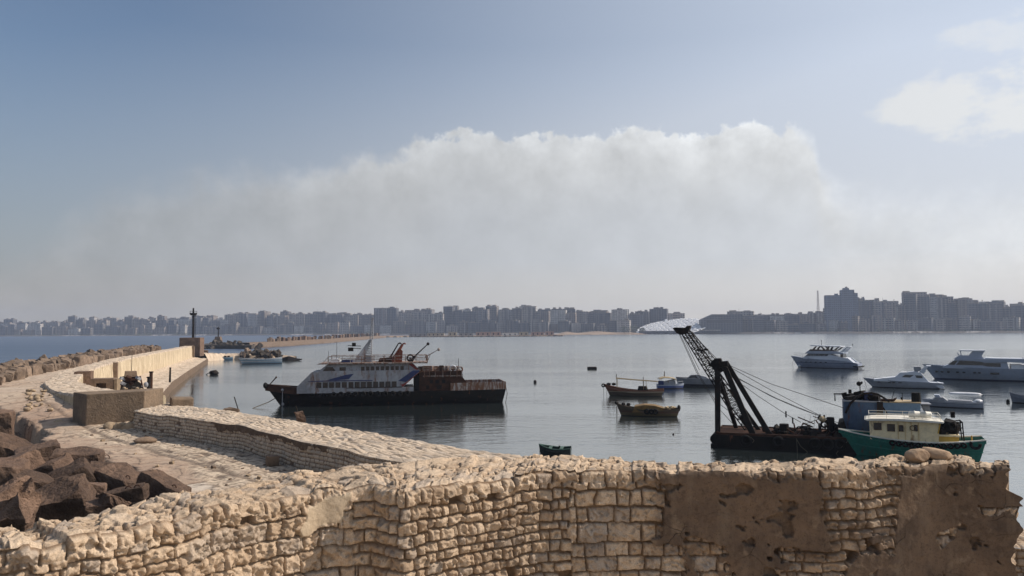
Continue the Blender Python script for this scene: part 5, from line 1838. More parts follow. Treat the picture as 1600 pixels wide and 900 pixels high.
# ------------------------------------------------------------------ boats
def place(name, label, cat, pxc, pyw, delta=0.0, back=0.0, group=None):
    """empty on the water under pixel column pxc whose waterline shows at row pyw; returns it and metres per pixel (x, z)"""
    p = P(pxc, pyw, 0.0)
    a = math.atan2(p.x, p.y)
    d = Vector((p.x, p.y)).normalized()
    D = p.y
    o = thing(name, label, cat, (p.x + d.x * back, p.y + d.y * back, 0), -a + R(delta), group)
    return o, D * math.cos(a) / F, D / F


def mkx(o, yo=0.0):
    """pixel column -> local x on the side face of a moored vessel"""
    c, s = math.cos(o.rotation_euler[2]), math.sin(o.rotation_euler[2])
    cx, cy = o.location.x - s * yo, o.location.y + c * yo

    def f(px):
        k = (px - 800) / F * 0.9985
        return (k * cy - cx) / (c - k * s)
    f.depth = lambda x: cy + x * s
    return f


def hull(L, B, zb, zs, zm, rake=0.1, keel=-0.5, n=28, full=2.2, sternw=0.8, th=0.07, bul=0.3, flare=1.0, deckz=None, bowdir=-1, sheer=2.0, tran=0.0):
    """returns outer shell+gunwale+inside, deck sheet, and functions for half beam and sheer height"""
    def hbm(t_):
        a = 1.0
        if t_ > 0.45:
            a = 1 - ((t_ - 0.45) / 0.55) ** full
        if t_ < 0.3:
            a *= sternw + (1 - sternw) * math.sin(t_ / 0.3 * math.pi / 2)
        return max(0.03, B / 2 * a)

    def zd(t_):
        if t_ > 0.4:
            return zm + (zb - zm) * ((t_ - 0.4) / 0.6) ** sheer
        return zm + (zs - zm) * ((0.4 - t_) / 0.4) ** sheer
    qs = [0, 0.12, 0.28, 0.45, 0.62, 0.8, 1.0]
    rings = []
    deck = []
    for i in range(n + 1):
        t_ = i / n
        hb_, zt_ = hbm(t_), zd(t_)
        ex = 0.30 + 0.75 * flare * max(0, (t_ - 0.35) / 0.65) ** 1.5
        pts = []
        for q in qs:
            z = keel + (zt_ - keel) * q
            y = hb_ * max(q, 1e-4) ** ex if q > 0 else 0.0
            s_ = max(0, (t_ - 0.55) / 0.45) ** 2
            x = L * (t_ - 0.5) - rake * L * (1 - q) * s_ + (tran * (1 - q) * max(0, 1 - t_ / 0.15) if t_ < 0.15 else 0)
            pts.append((x, y, z))
        zdk = min(zt_ - 0.02, deckz if deckz is not None else zt_ - bul)
        inn_ = [(pts[-1][0], max(0.0, hb_ - th), zt_), (pts[-1][0] - 0.02, max(0.0, hb_ - th * 1.2), zdk)]
        half = pts + inn_
        ring = [(x, -y, z) for x, y, z in half[::-1]] + [(x, y, z) for x, y, z in half[1:]]
        rings.append([(bowdir * x, y, z) for x, y, z in ring])
        deck.append((bowdir * (pts[-1][0] - 0.02), max(0.02, hb_ - th), zdk + 0.004))
    m = MB()
    k = len(rings[0])
    vs = [p for r in rings for p in r]
    fs = []
    for i in range(n):
        for j in range(k - 1):
            a, b_ = i * k + j, i * k + j + 1
            fs.append([a, b_, b_ + k, a + k])
    fs.append(list(range(2, k - 2)))          # transom
    m.add(vs, fs)
    d = MB()
    dv_ = [(x, -y, z) for x, y, z in deck] + [(x, y, z) for x, y, z in deck]
    nn = n + 1
    d.add(dv_, [[i, i + 1, nn + i + 1, nn + i] for i in range(n)])
    return m, d, hbm, zd


def striped(name, bands, rough=0.4, rust=0.0, stain=0.25):
    """hull paint in horizontal bands: list of (z below which, colour)"""
    m, t = newmat(name)
    sp = t.n('ShaderNodeSeparateXYZ')
    t.put(sp, 0, t.co)
    n1 = t.noise(t.co, 1.2, 5, 0.65)
    z = t.m('ADD', sp.outputs[2], t.m('MULTIPLY', t.m('SUBTRACT', n1, 0.5), 0.03))
    c = bands[-1][1]
    for zt_, cc_ in reversed(bands[:-1]):
        c = t.mix(t.m('LESS_THAN', z, zt_), c, cc_)
    c = t.mix(t.m('MULTIPLY', t.mr(n1, 0.48, 0.7), stain), c, (0.05, 0.045, 0.04))
    if rust:
        n2 = t.noise(t.scale(t.co, (1, 1, .25)), 2.2, 6, 0.7)
        c = t.mix(t.m('MULTIPLY', t.mr(n2, 0.62 - .3 * rust, 0.74 - .25 * rust), 0.9), c, (0.12, 0.05, 0.022))
    t.put(t.b, 'Base Color', c)
    t.put(t.b, 'Roughness', rough)
    return m


def rail(mb, pts, h=0.9, r=0.025, mids=1, step=1.4):
    for a, b_ in zip(pts, pts[1:]):
        a, b_ = Vector(a), Vector(b_)
        n = max(1, int((b_ - a).length / step))
        for k in range(mids + 1):
            zz_ = Vector((0, 0, h * (k + 1) / (mids + 1)))
            mb.tube(a + zz_, b_ + zz_, r, None, 5)
        for k in range(n + 1):
            p = a.lerp(b_, k / n)
            mb.tube(p, p + Vector((0, 0, h)), r, None, 5)


def windows(parent, xs, z0, z1, ys, w, matl=None, fr=None, name='window'):
    for x in xs:
        for y in ys:
            o = MB().box((x, y, (z0 + z1) / 2), (w, 0.05, z1 - z0)).build(name, matl or MT['glass'], parent)
            if fr is not None:
                f = MB()
                for dx in (-1, 1):
                    f.box((x + dx * (w / 2 + 0.03), y, (z0 + z1) / 2), (0.06, 0.09, z1 - z0 + 0.12))
                for zz_ in (z0 - 0.03, z1 + 0.03):
                    f.box((x, y, zz_), (w, 0.088, 0.06))
                f.build('frame', fr, o)


# ============ rusting ferry
fe, sx, sz = place('ferry', 'rusting white and black two-deck passenger ferry moored beyond the sea wall', 'ferry', 600, 634, -1.0, 3.3)
fx = mkx(fe, -3.2)
L0 = 0.5 * (fx(790) - fx(408))
fe.location.x += 0.5 * (fx(790) + fx(408))
fx = mkx(fe, -3.2)
sz *= 1.0
fz = lambda py: (634 - py) * sz
L = 2 * L0
B = 6.6
h_, d_, hbm, zd = hull(L, B, fz(601), fz(611.5), fz(612.5), rake=0.085, keel=-1.0, full=2.6, sternw=0.9, bul=0.05, flare=0.9, sheer=2.6, tran=0.6)
h_.build('hull', MT['blackhull'], fe)
d_.build('deck', MT['rust'], fe)
# bow and stern bulwarks
for t0_, t1_, hgt, matl in ((0.855, 0.998, 0.12, MT['rust']), (0.0, 0.235, 1.02, MT['rustwhite'])):
    for sgn in (-1, 1):
        rings = []
        for i in range(15):
            t_ = t0_ + (t1_ - t0_) * i / 14
            x, y, z = -L * (t_ - 0.5), sgn * hbm(t_), zd(t_)
            k_ = hgt * (1.0 if t0_ == 0 else 1.0)
            rings.append([(x, y, z - (0.95 if t0_ > 0 else 0.0)), (x, y + sgn * 0.012, z + k_), (x, y - sgn * 0.08, z + k_), (x, y - sgn * 0.08, z - 0.02)] if t0_ == 0 else
                         [(x, y + sgn * 0.02, z - 0.8), (x, y + sgn * 0.025, z + k_), (x, y - sgn * 0.06, z + k_), (x, y - sgn * 0.06, z - 0.02)])
        MB().loft(rings).build('bulwark', matl, fe)
MB().box((L / 2 - 0.15, 0, fz(606)), (0.1, B * 0.84, 1.1)).build('stern_bulwark', MT['rustwhite'], fe)
b = MB()
for x in (-.3, .3):
    b.path([(L / 2 + 0.1, x * 6, fz(604)), (L / 2 + 0.35, x * 6, fz(620)), (L / 2 + 0.1, x * 6, 0)], 0.04)
b.build('hanging_rope', MT['rope'], fe)
# main deck house
WM1, WM2 = 6.1, 5.2
sh = MB()
sh.prism([(fx(464), fz(613.3)), (fx(464), fz(603)), (fx(487), fz(581)), (fx(500), fz(579.5)), (fx(655), fz(579.5)), (fx(655), fz(583)), (fx(628), fz(606)), (fx(628), fz(613.3))], WM1)
sh.build('main_deck_house', MT['white_rusty'], fe)
lw_ = MB()
lw_.prism([(fx(497), fz(579.5)), (fx(511), fz(569.3)), (fx(640), fz(569.3)), (fx(655), fz(579.5))], WM2)
lw_.build('upper_deck_house', MT['white_rusty'], fe)
# white lower side plating below the windows, on to the dark doorway
MB().prism([(fx(628), fz(613.2)), (fx(628), fz(606)), (fx(646), fz(606)), (fx(646), fz(613.2))], WM1 + 0.04).build('side_plating', MT['white_rusty'], fe)
rf = MB()
rf.prism([(fx(494), fz(569.3)), (fx(500), fz(567.4)), (fx(668), fz(567.4)), (fx(668), fz(569.3))], WM2 + 0.9)
rf.build('upper_roof', MT['rustwhite'], fe)
yM, yU = WM1 / 2 + 0.01, WM2 / 2 + 0.01
windows(fe, [fx(498.5 + 9.9 * i) for i in range(5)] + [fx(548.5 + 9.6 * i) for i in range(8)], fz(605.3), fz(596.7), (-yM, yM), 7.6 * sx, fr=None)
windows(fe, [fx(566.5 + 7.7 * i) for i in range(9)], fz(580.2), fz(573.3), (-yU, yU), 5.2 * sx)
windows(fe, [fx(535)], fz(581.5), fz(574), (-yU, yU), 9.5 * sx, MT['glass'], MT['grey'])
for s_ in (-1, 1):
    b = MB()
    y = s_ * (yU + 0.0)
    b.add([(fx(503), y, fz(580.5)), (fx(509), y, fz(573.5)), (fx(519), y, fz(573.5)), (fx(525), y, fz(580.5))], [(0, 1, 2, 3)])
    b.add([(fx(503), y + s_ * .04, fz(580.5)), (fx(509), y + s_ * .04, fz(573.5)), (fx(519), y + s_ * .04, fz(573.5)), (fx(525), y + s_ * .04, fz(580.5))], [(0, 1, 2, 3)])
    b.build('bridge_window', MT['glass'], fe)
    # diagonal stripe at the after end, long thin blue lines, swoosh
    y = s_ * (yM + 0.0)
    e_ = s_ * 0.03
    def flag(pts, matl, nm):
        b_ = MB()
        n = len(pts)
        b_.add([(fx(p[0]), y, fz(p[1])) for p in pts] + [(fx(p[0]), y + e_, fz(p[1])) for p in pts], [list(range(n)), [n + i for i in range(n)]] + [[i, (i + 1) % n, n + (i + 1) % n, n + i] for i in range(n)])
        b_.build(nm, matl, fe)
    flag([(622, 596), (645, 580), (655, 580), (655, 582), (634, 598)], MT['blue'], 'blue_stripe')
    flag([(635, 598.4), (655, 582.5), (655, 583.2), (629, 605.8), (626, 602)], MT['red'], 'red_stripe')
    flag([(510, 593.5), (540, 585.5), (553, 584), (545, 592), (527, 593.5)], MT['blue'], 'blue_swoosh')
    flag([(481, 594.6), (510, 593.8), (582, 594.0), (582, 595.4), (481, 595.4)], MT['blue'], 'blue_line')
    flag([(541, 605.6), (628, 604.9), (628, 606.3), (541, 606.6)], MT['dark'], 'rubbing_line')
    y = s_ * (yU + 0.0)
    flag([(637, 569.6), (644, 569.6), (654.5, 579.3), (650, 579.3)], MT['red'], 'red_stripe')
# front windscreen of main deck
MB().prism([(fx(470), fz(598.0)), (fx(485.2), fz(583.5)), (fx(486.0), fz(584.2)), (fx(471), fz(598.6))], 4.6).build('front_windscreen', MT['glass'], fe)
# after house of bare rust
ah = MB()
ah.prism([(fx(655), fz(612.4)), (fx(655), fz(584)), (fx(662), fz(582)), (fx(722), fz(582)), (fx(723), fz(592)), (fx(729), fz(600)), (fx(733), fz(612.4))], 5.4)
ah.build('after_house', MT['rust'], fe)
MB().box((fx(652), 0, fz(599)), (10 * sx, 5.0, 26 * sz)).build('doorway', MT['black'], fe)
windows(fe, [fx(674), fx(683), fx(693)], fz(601), fz(595.5), (-2.72, 2.72), 5.5 * sx, MT['black'])
MB().box(((fx(661) + fx(722)) / 2, -2.74, fz(589.5)), (fx(722) - fx(661), .06, .14)).build('deck_edge', MT['rustwhite'], fe)
for px in (663, 671, 680, 692, 704, 714, 721):
    MB().box((fx(px), -2.76, fz(586)), (.09, .07, .95)).build('stanchion', MT['rustwhite'], fe)
for px, pw in ((668, 5), (686, 8), (706, 6)):
    MB().box((fx(px), -2.745, fz(607)), (pw * sx, .05, .5)).build('hatch_cover', MT['dark'], fe)
b = MB()
rail(b, [(fx(660), -2.6, fz(582)), (fx(722), -2.6, fz(582))], 0.55, 0.03, 1, 0.8)
b.build('after_railing', MT['rustwhite'], fe)
b = MB()
for i in range(16):
    b.box((fx(U(662, 716)), U(-2.2, 1.0), fz(582) + U(0.1, 0.35)), (U(.5, 1.6), U(.4, 1.0), U(.2, .7)), rot=(0, 0, U(-.5, .5)))
b.build('deck_clutter', MT['rustwhite'], fe)
MB().box((fx(690), -2.0, fz(577.5)), (7 * sx, 0.9, 8 * sz)).build('vent_box', MT['dark'], fe)
MB().torus((fx(708), -2.3, fz(578.5)), 0.42, 0.10, 'y').build('lifebuoy', MT['white'], fe)
MB().torus((fx(719), -2.3, fz(580)), 0.36, 0.1, 'y').build('hose_reel', MT['rustwhite'], fe)
MB().tube((fx(718), -1, fz(582)), (fx(718), -1, fz(563)), 0.045, 0.03).build('antenna', MT['dark'], fe)
# roof rails and bow boom
b = MB()
yr = WM2 / 2 + 0.35
rail(b, [(fx(512), -yr, fz(567.4)), (fx(668), -yr, fz(567.4)), (fx(668), yr, fz(567.4)), (fx(512), yr, fz(567.4))], 10 * sz, 0.045, 1, 1.4)
b.path([(fx(505), -yr, fz(566)), (fx(513), -yr, fz(557.5))], 0.04)
b.build('roof_railing', MT['rustwhite'], fe)
b = MB()
b.tube((fx(416), 0, fz(601)), (fx(426), 0, fz(590)), 0.07, 0.09)
b.ell((fx(426), 0, fz(590)), (.14, .14, .14), 6, 4)
b.build('bow_boom', MT['rust'], fe)
MB().ell((fx(409), 0, fz(602.5)), (0.32, 0.45, 0.42), 8, 6).build('bow_fender', MT['black'], fe)
b = MB()
cpts = [(fx(426), -0.3, fz(622)), (fx(416), -1.2, fz(627.5)), (fx(405), -2.2, fz(631)), (fx(396), -3.2, 0.0)]
b.path(cpts, 0.055)
b.build('mooring_rope', MT['rope'], fe)
b = MB()
b.tube((fx(438.5), -1.1, fz(609)), (fx(438.5), -1.3, 0), 0.05)
b.ell((fx(438.3), -1.1, fz(609)), (.2, .2, .2), 6, 4)
b.ell((fx(439.3), -1.2, fz(631)), (.2, .2, .25), 6, 4)
b.build('bow_chain', MT['grey'], fe)
# raked funnel fin with louvres
fn = MB()
fn.prism([(fx(545), fz(567.5)), (fx(552), fz(563)), (fx(577), fz(530.5)), (fx(580), fz(530.5)), (fx(566), fz(563)), (fx(566), fz(567.5))], 2.3, 0, 0.12, fz(567))
fn.build('funnel_fin', MT['white_rusty'], fe)
b = MB()
for k in range(9):
    py = 561 - k * 3.4
    xl = 566 + (561 - py) * 0.42
    b.prism([(fx(xl - 3), fz(py)), (fx(579.5), fz(py - 0.4)), (fx(579.5), fz(py - 1.6)), (fx(xl - 3), fz(py - 1.4))], 1.9)
b.build('louvre_slats', MT['white_rusty'], fe)
b = MB()
for yy in (-.8, .8):
    b.tube((fx(578.5), yy, fz(567)), (fx(579.5), yy * .8, fz(531)), 0.06)
b.prism([(fx(561), fz(567.3)), (fx(561), fz(559)), (fx(580), fz(559)), (fx(580), fz(567.3))], 1.8)
b.build('funnel_base', MT['white_rusty'], fe)
b = MB()
mt_ = fz(497)
for k in range(4):
    a = math.pi / 4 + k * math.pi / 2
    b.tube((fx(579) + .3 * math.cos(a), .3 * math.sin(a), fz(532)), (fx(580) + .14 * math.cos(a), .14 * math.sin(a), mt_), 0.06, None, 4)
for k in range(7):
    z = fz(531) + (mt_ - fz(531)) * k / 7
    b.tube((fx(578.4), -.25, z), (fx(580.6), .25, z + .35), 0.035, None, 4)
    b.tube((fx(580.6), .25, z), (fx(578.4), -.2, z + .4), 0.03, None, 4)
b.build('mast', MT['grey'], fe)
b = MB()
for py, x0 in ((541, 541), (545, 544)):
    b.tube((fx(x0), -.6, fz(py)), (fx(562), 0, fz(py + 1)), 0.05)
b.box((fx(551), -.5, fz(539.5)), (0.5, .5, .5))
b.box((fx(546), -.5, fz(547)), (0.7, .5, .5))
b.build('radar_arms', MT['dark'], fe)
MB().tube((fx(524), -1, fz(567)), (fx(524), -1, fz(535)), 0.035, 0.02).build('antenna', MT['dark'], fe)
MB().tube((fx(511), -1, fz(566)), (fx(511), -1, fz(549)), 0.03, 0.02).build('antenna', MT['dark'], fe)
b = MB()
b.prism([(fx(514), fz(567)), (fx(516), fz(562)), (fx(527), fz(562)), (fx(530), fz(567))], 3)
b.build('roof_hatch', MT['white'], fe)
MB().prism([(fx(530), fz(567)), (fx(533), fz(563.5)), (fx(548), fz(563.5)), (fx(550), fz(567))], 3).build('blue_tarpaulin', MT['blue'], fe)
MB().prism([(fx(590), fz(567.3)), (fx(592), fz(562)), (fx(613), fz(560)), (fx(616), fz(567.3))], 2.6).build('raft_cradle', MT['rust'], fe)
# davits
for x0, y0, x1, y1, hook, matl, rr_ in ((613, 566, 629, 539, 1, MT['orange'], .30), (606, 566, 622, 539, 1, MT['dark'], .13), (640, 566, 669, 539, 0, MT['dark'], .11), (664, 560, 686, 548, 0, MT['rustwhite'], .07)):
    b = MB()
    yy = -1.9 if matl is not MT['dark'] or x0 > 630 else 1.4
    b.tube((fx(x0), yy, fz(y0)), (fx(x1), yy, fz(y1)), rr_, rr_ * .55, 8)
    if hook:
        b.path([(fx(x1), yy, fz(y1)), (fx(x1 + 3), yy, fz(y1 - 1.5)), (fx(x1 + 4.5), yy, fz(y1 + .5))], .11)
    else:
        b.ell((fx(x1), yy, fz(y1)), (.22, .2, .22), 6, 4)
    b.tube((fx(x0 + 4), yy, fz(567.3)), (fx(x0 + (x1 - x0) * .4), yy, fz(y0 + (y1 - y0) * .4)), rr_ * .6)
    b.build('davit', matl, fe)
MB().prism([(fx(612), fz(567.3)), (fx(626), fz(547)), (fx(629), fz(550)), (fx(628), fz(567.3))], 0.8, -1.9).build('davit_plate', MT['orange'], fe)
b = MB()
b.torus((fx(641), -1.9, fz(561)), 0.42, 0.12, 'y')
b.tube((fx(641), -1.9, fz(567)), (fx(641), -1.9, fz(560)), .14)
b.build('winch', MT['dark'], fe)
for i in range(15):
    px = 487 + i * 11.5
    if 646 < px < 660:
        continue
    t_ = 0.5 - fx(px) / L
    MB().torus((fx(px), -(min(hbm(t_), 3.4) + 0.14), fz(615.2)), 0.26, 0.12, 'y', 12, 6).build('tyre', MT['black'], fe)

# ============ crane barge
ba, sx, sz = place('crane_barge', 'black rusty crane barge with a lattice boom moored behind the green boat', 'barge', 1310, 708.5, 2.0, 2.7)
fx = mkx(ba, -2.0)
fz = lambda py: (708.5 - py) * sz
x0, x1 = fx(1116), fx(1500)
W = 5.4
hb_ = MB()
hb_.prism([(x0 + 0.25, -0.4), (x0, fz(702)), (x0, fz(687.5)), (x1, fz(687.5)), (x1, fz(700)), (x1 - 1, -0.4)], W)
hb_.build('hull', MT['blackhull'], ba, bevel=0.06)
MB().box(((x0 + x1) / 2, 0, fz(687.5) + 0.05), (x1 - x0 - 0.3, W - 0.35, 0.12)).build('deck', MT['rust'], ba)
b = MB()
for yy in (-W / 2 + .04, W / 2 - .04):
    b.box(((x0 + x1) / 2, yy, fz(687.5) + 0.1), (x1 - x0, 0.12, 0.2))
b.box((x0 + .06, 0, fz(687.5) + 0.1), (.12, W - .3, 0.2))
b.build('coaming', MT['rust'], ba)
MB().tube((x0 - 0.05, -W / 2 - 0.1, fz(694.5)), (x0 - 0.05, W / 2, fz(694.5)), 0.42, None, 14).build('bow_fender', MT['black'], ba)
for px in (1162, 1212, 1268, 1287, 1306):
    MB().torus((fx(px), -W / 2 - 0.13, fz(695)), 0.36, 0.14, 'y', 16, 7).build('tyre', MT['black'], ba)
b = MB()
for x_, pts in ((0, [(1240, 689), (1246, 700), (1255, 707), (1262, 716)]), (0, [(1170, 689), (1175, 694), (1172, 698)]), (0, [(1240, 688), (1241, 714)]), (0, [(1318, 689), (1305, 702), (1296, 714)])):
    b.path([(fx(px), -W / 2 - 0.12, fz(py)) for px, py in pts], 0.03, 5)
b.build('hanging_rope', MT['rope'], ba)
MB().box((fx(1122), -1.2, 0.05), (1.6, 2.2, 0.35)).build('float_ledge', MT['black'], ba)
zd_ = fz(688)


def beam(mb, p0, p1, w0, w1, dpt=0.3):
    p0, p1 = Vector(p0), Vector(p1)
    d = (p1 - p0)
    q = d.to_track_quat('Z', 'Y').to_matrix()
    a, b_ = Vector((1, 0, 0)), Vector((0, 1, 0))
    # keep the wide side in the x-z plane
    dn = d.normalized()
    a = Vector((dn.z, 0, -dn.x)).normalized()
    b_ = dn.cross(a)
    vs = []
    for c, wd in ((p0, w0), (p1, w1)):
        for s1, s2 in ((-1, -1), (1, -1), (1, 1), (-1, 1)):
            vs.append(c + a * s1 * wd / 2 + b_ * s2 * dpt / 2)
    mb.add(vs, [(0, 3, 2, 1), (4, 5, 6, 7), (0, 1, 5, 4), (1, 2, 6, 5), (2, 3, 7, 6), (3, 0, 4, 7)])


def cp(px, py, y=0.0):
    x = fx(px)
    return Vector((x, y, PD(px, py, fx.depth(x)).z))


b = MB()
beam(b, cp(1117, 689, -1.6), cp(1117, 566, -0.6), 9.0 * sx, 9.5 * sx, 0.42)
for k in range(4):
    b.box((fx(1117), -0.62 - 0.02 * k, fz(575 + k * 8)), (10.5 * sx, 0.5, 0.12))
b.build('post', MT['dark'], ba)
for (px0, py0, y0, px1, py1, y1, w0, w1) in ((1177, 690, -2.1, 1126, 570, -0.5, 10, 9.5), (1204, 690, -1.7, 1130, 568, 0.0, 9, 8)):
    b = MB()
    beam(b, cp(px0, py0, y0), cp(px1, py1, y1), w0 * sx, w1 * sx, 0.4)
    b.box(cp(px0 - 1, py0 - 1, y0), (0.9, 0.8, 0.22))
    b.build('back_leg', MT['dark'], ba)
b = MB()
beam(b, cp(1142, 680, 1.6), cp(1120, 600, 0.4), 7 * sx, 8 * sx, 0.35)
b.box(cp(1142, 682, 1.6), (1.1, 0.8, 0.5), top=0.6)
b.build('front_leg', MT['dark'], ba)
b = MB()
beam(b, cp(1180, 681, 1.0), cp(1134, 612, 0.4), 7 * sx, 5 * sx, 0.35)
beam(b, cp(1172, 688, 1.0), cp(1150, 655, 0.6), 6 * sx, 5 * sx, 0.5)
b.build('boom_heel', MT['dark'], ba)
def cz(px, py):
    v = cp(px, py)
    return (v.x, v.z)


# sheave block at the top
b = MB()
b.prism([cz(1103, 572), cz(1108, 566), cz(1113, 561), cz(1122, 561), cz(1124, 566), cz(1133, 565), cz(1134, 573), cz(1128, 582), cz(1112, 581), cz(1110, 575)], 0.9, -0.3)
b.build('sheave_block', MT['dark'], ba)
b = MB()
for px, py, r_ in ((1119, 592, .26), (1121, 579, .2), (1130, 578, .2)):
    b.torus(cp(px, py, -0.95), r_, 0.06, 'y', 12, 5)
b.build('pulley', MT['dark'], ba)
# lattice boom: two tapered trusses side by side
tipA, tipB = (1062, 517), (1069, 516)
footA, footB = (1152, 671), (1176, 664)
b = MB()


def lat(mb, a0, a1, b0, b1, y, n, r):
    A0, A1, B0, B1 = cp(*a0, y), cp(*a1, y), cp(*b0, y), cp(*b1, y)
    mb.tube(A0, A1, r * 2.0, None, 5)
    mb.tube(B0, B1, r * 2.0, None, 5)
    for k in range(n):
        f0, f1 = k / n, (k + 1) / n
        a, a_, c, c__ = A0.lerp(A1, f0), A0.lerp(A1, f1), B0.lerp(B1, f0), B0.lerp(B1, f1)
        mb.tube(a, c__, r, None, 4)
        mb.tube(c, a_, r, None, 4)
        mb.tube(a, c, r, None, 4)


for y in (-0.35, 0.45):
    dx = 0 if y < 0 else 3
    lat(b, (1059 + dx, 519), (1128 + dx, 634), (1069 + dx, 518), (1146 + dx, 630), y, 13, 0.028)
    lat(b, (1128 + dx, 634), (1158 + dx, 676), (1146 + dx, 630), (1166 + dx, 668), y, 5, 0.028)
for k in range(12):
    f = k / 12
    a = cp(1059 + 69 * f, 519 + 115 * f, -0.35)
    c = cp(1062 + 69 * f, 519 + 115 * f, 0.45)
    b.tube(a, c, .02, None, 4)
b.build('lattice_boom', MT['dark'], ba)
b = MB()
lat(b, (1076, 519), (1112, 563), (1070, 523), (1106, 573), 0.05, 8, 0.02)
b.build('jib_stay', MT['dark'], ba)
b = MB()
b.prism([cz(1046, 513), cz(1050, 511.5), cz(1066, 512), cz(1069, 509), cz(1074.5, 508.5), cz(1073.5, 512), cz(1071.5, 517), cz(1069, 521), cz(1059, 523.5), cz(1052, 520.5)], 0.95, 0.05)
b.build('boom_head', MT['dark'], ba)
b = MB()
b.box(cp(1089, 548, 0.05), (13 * sx, 0.9, 3.2 * sz), rot=(0, 0.15, 0))
b.box(cp(1098, 547, 0.05), (7 * sx, 0.5, 3.0 * sz), rot=(0, 0.15, 0))
b.build('spreader_bar', MT['dark'], ba)
b = MB()
for pts in ([(1072, 515), (1112, 563)], [(1071, 515), (1099, 545), (1114, 561)], [(1057, 522), (1085, 585), (1112, 630), (1133, 646)], [(1055, 521), (1082, 583), (1115, 640), (1140, 668)], [(1059, 521), (1087, 580)],
            [(1132, 571), (1200, 602), (1316, 641)], [(1132, 573), (1200, 612), (1285, 657), (1298, 664)], [(1133, 584), (1200, 622), (1240, 640), (1312, 667)], [(1130, 585), (1180, 622), (1222, 650), (1247, 664)], [(1133, 586), (1210, 626), (1282, 656)], [(1118, 590), (1135, 640)]):
    b.path([cp(*p, -0.1) for p in pts], 0.024, 4)
b.build('crane_cable', MT['cable'], ba)
b = MB()
for px, py in ((1223.5, 651), (1234, 661)):
    b.box(cp(px, py, -0.1), (0.12, 0.12, 10 * sz))
b.build('cable_clamp', MT['dark'], ba)
# deck clutter
b = MB()
b.tube(cp(1220.5, 686, -1.0), cp(1220.5, 664.5, -1.0), 0.42, 0.38, 12)
b.build('oil_drum', MT['dark'], ba)
MB().box(cp(1188, 683, -1.9), (9 * sx, 0.5, 9 * sz)).build('red_box', MT['orange'], ba)
b = MB()
b.torus(cp(1190, 675, -0.2), 0.2, 0.08, 'y', 12, 6)
b.box(cp(1190, 680, -0.2), (0.35, 0.4, 0.5))
b.build('bollard', MT['dark'], ba)
rg2 = random.Random(3)
for kind in range(3):
    for i in range(30):
        b = MB()
        px = rg2.uniform(1205, 1312)
        tall = 6 + 24 * math.exp(-((px - 1275) / 32) ** 2)
        pz = fz(688) + rg2.random() ** 1.3 * tall * sz
        y = rg2.uniform(-1.9, 1.6)
        s = rg2.uniform(.15, .5)
        if kind == 0:
            b.box((fx(px), y, pz), (s * 1.6, s, s * .6), rot=(rg2.uniform(-1, 1), rg2.uniform(-1, 1), rg2.uniform(-2, 2)))
        elif kind == 1:
            a = rg2.uniform(0, 6.28)
            ll = rg2.uniform(.5, 1.6)
            b.tube((fx(px) - ll * math.cos(a) / 2, y, pz - .1), (fx(px) + ll * math.cos(a) / 2, y + .2, pz + rg2.uniform(-.2, .5)), rg2.uniform(.025, .09), None, 6)
        else:
            b.torus((fx(px), y, pz), rg2.uniform(.15, .4), rg2.uniform(.04, .1), rg2.choice('xyz'), 10, 5)
        b.build(('scrap_piece', 'pipe', 'old_tyre')[kind], (MT['dark'], MT['rust'], MT['black'])[kind], ba)
b = MB()
for k in range(3):
    b.tube(cp(1255 + k * 6, 672, -1), cp(1253 + k * 9, 653 - 3 * k, -.9), .02, .012, 4)
b.build('bent_rod', MT['rust'], ba)
MB().tube(cp(1294, 684, -.6), cp(1294, 655, -.6), .3, .3, 12).build('winch_drum', MT['dark'], ba)
MB().prism([(fx(1301), fz(688)), (fx(1309), fz(662)), (fx(1315), fz(661)), (fx(1322), fz(688))], 2.4, -.4).build('scrap_mound', MT['dark'], ba)
MB().ell(cp(1281, 657, -1.0), (.3, .3, .24), 8, 5).build('white_bag', MT['canvas'], ba)
# blue deck house
y0 = 0.7
M_CONT = MT['deckblue']
b = MB()
b.box(((fx(1315.5) + fx(1373)) / 2, y0, (fz(632) + fz(688)) / 2), (fx(1373) - fx(1315.5), 2.6, fz(632) - fz(688)))
for k in range(9):
    b.box((fx(1319 + k * 6.4), y0 - 1.32, (fz(634) + fz(686)) / 2), (0.07, 0.05, fz(636) - fz(686)))
b.build('blue_deck_house', M_CONT, ba)
MB().box(((fx(1315) + fx(1374)) / 2, y0, fz(631.2)), (fx(1374) - fx(1315), 2.75, 0.09)).build('house_roof', MT['grey'], ba)
MB().box(((fx(1374) + fx(1441)) / 2, y0 + 1.1, (fz(634) + fz(688)) / 2), (fx(1441) - fx(1374), 2.2, fz(634) - fz(688))).build('light_blue_house', MT['lightblue'], ba)
MB().box(((fx(1373) + fx(1442)) / 2, y0 + 1.1, fz(633.3)), (fx(1442) - fx(1373), 2.3, 0.08)).build('house_roof', MT['canvas'], ba)
b = MB()
beam(b, cp(1372, 688, -.75), cp(1373, 630, -.75), 10 * sx, 9 * sx, .3)
beam(b, cp(1374, 634, -.75), cp(1386, 652, -.75), 3 * sx, 2 * sx, .2)
b.build('gantry_post', MT['dark'], ba)
b = MB()
pts = [(1318, 648), (1326, 633), (1336, 623), (1348, 617), (1360, 616), (1370, 618), (1380, 624), (1388, 630)]
for p, q in zip(pts, pts[1:]):
    beam(b, cp(*p, -0.72), cp(*q, -0.72), 3.2 * sx, 3.2 * sx, .3)
b.build('bent_arm', MT['dark'], ba)
b = MB()
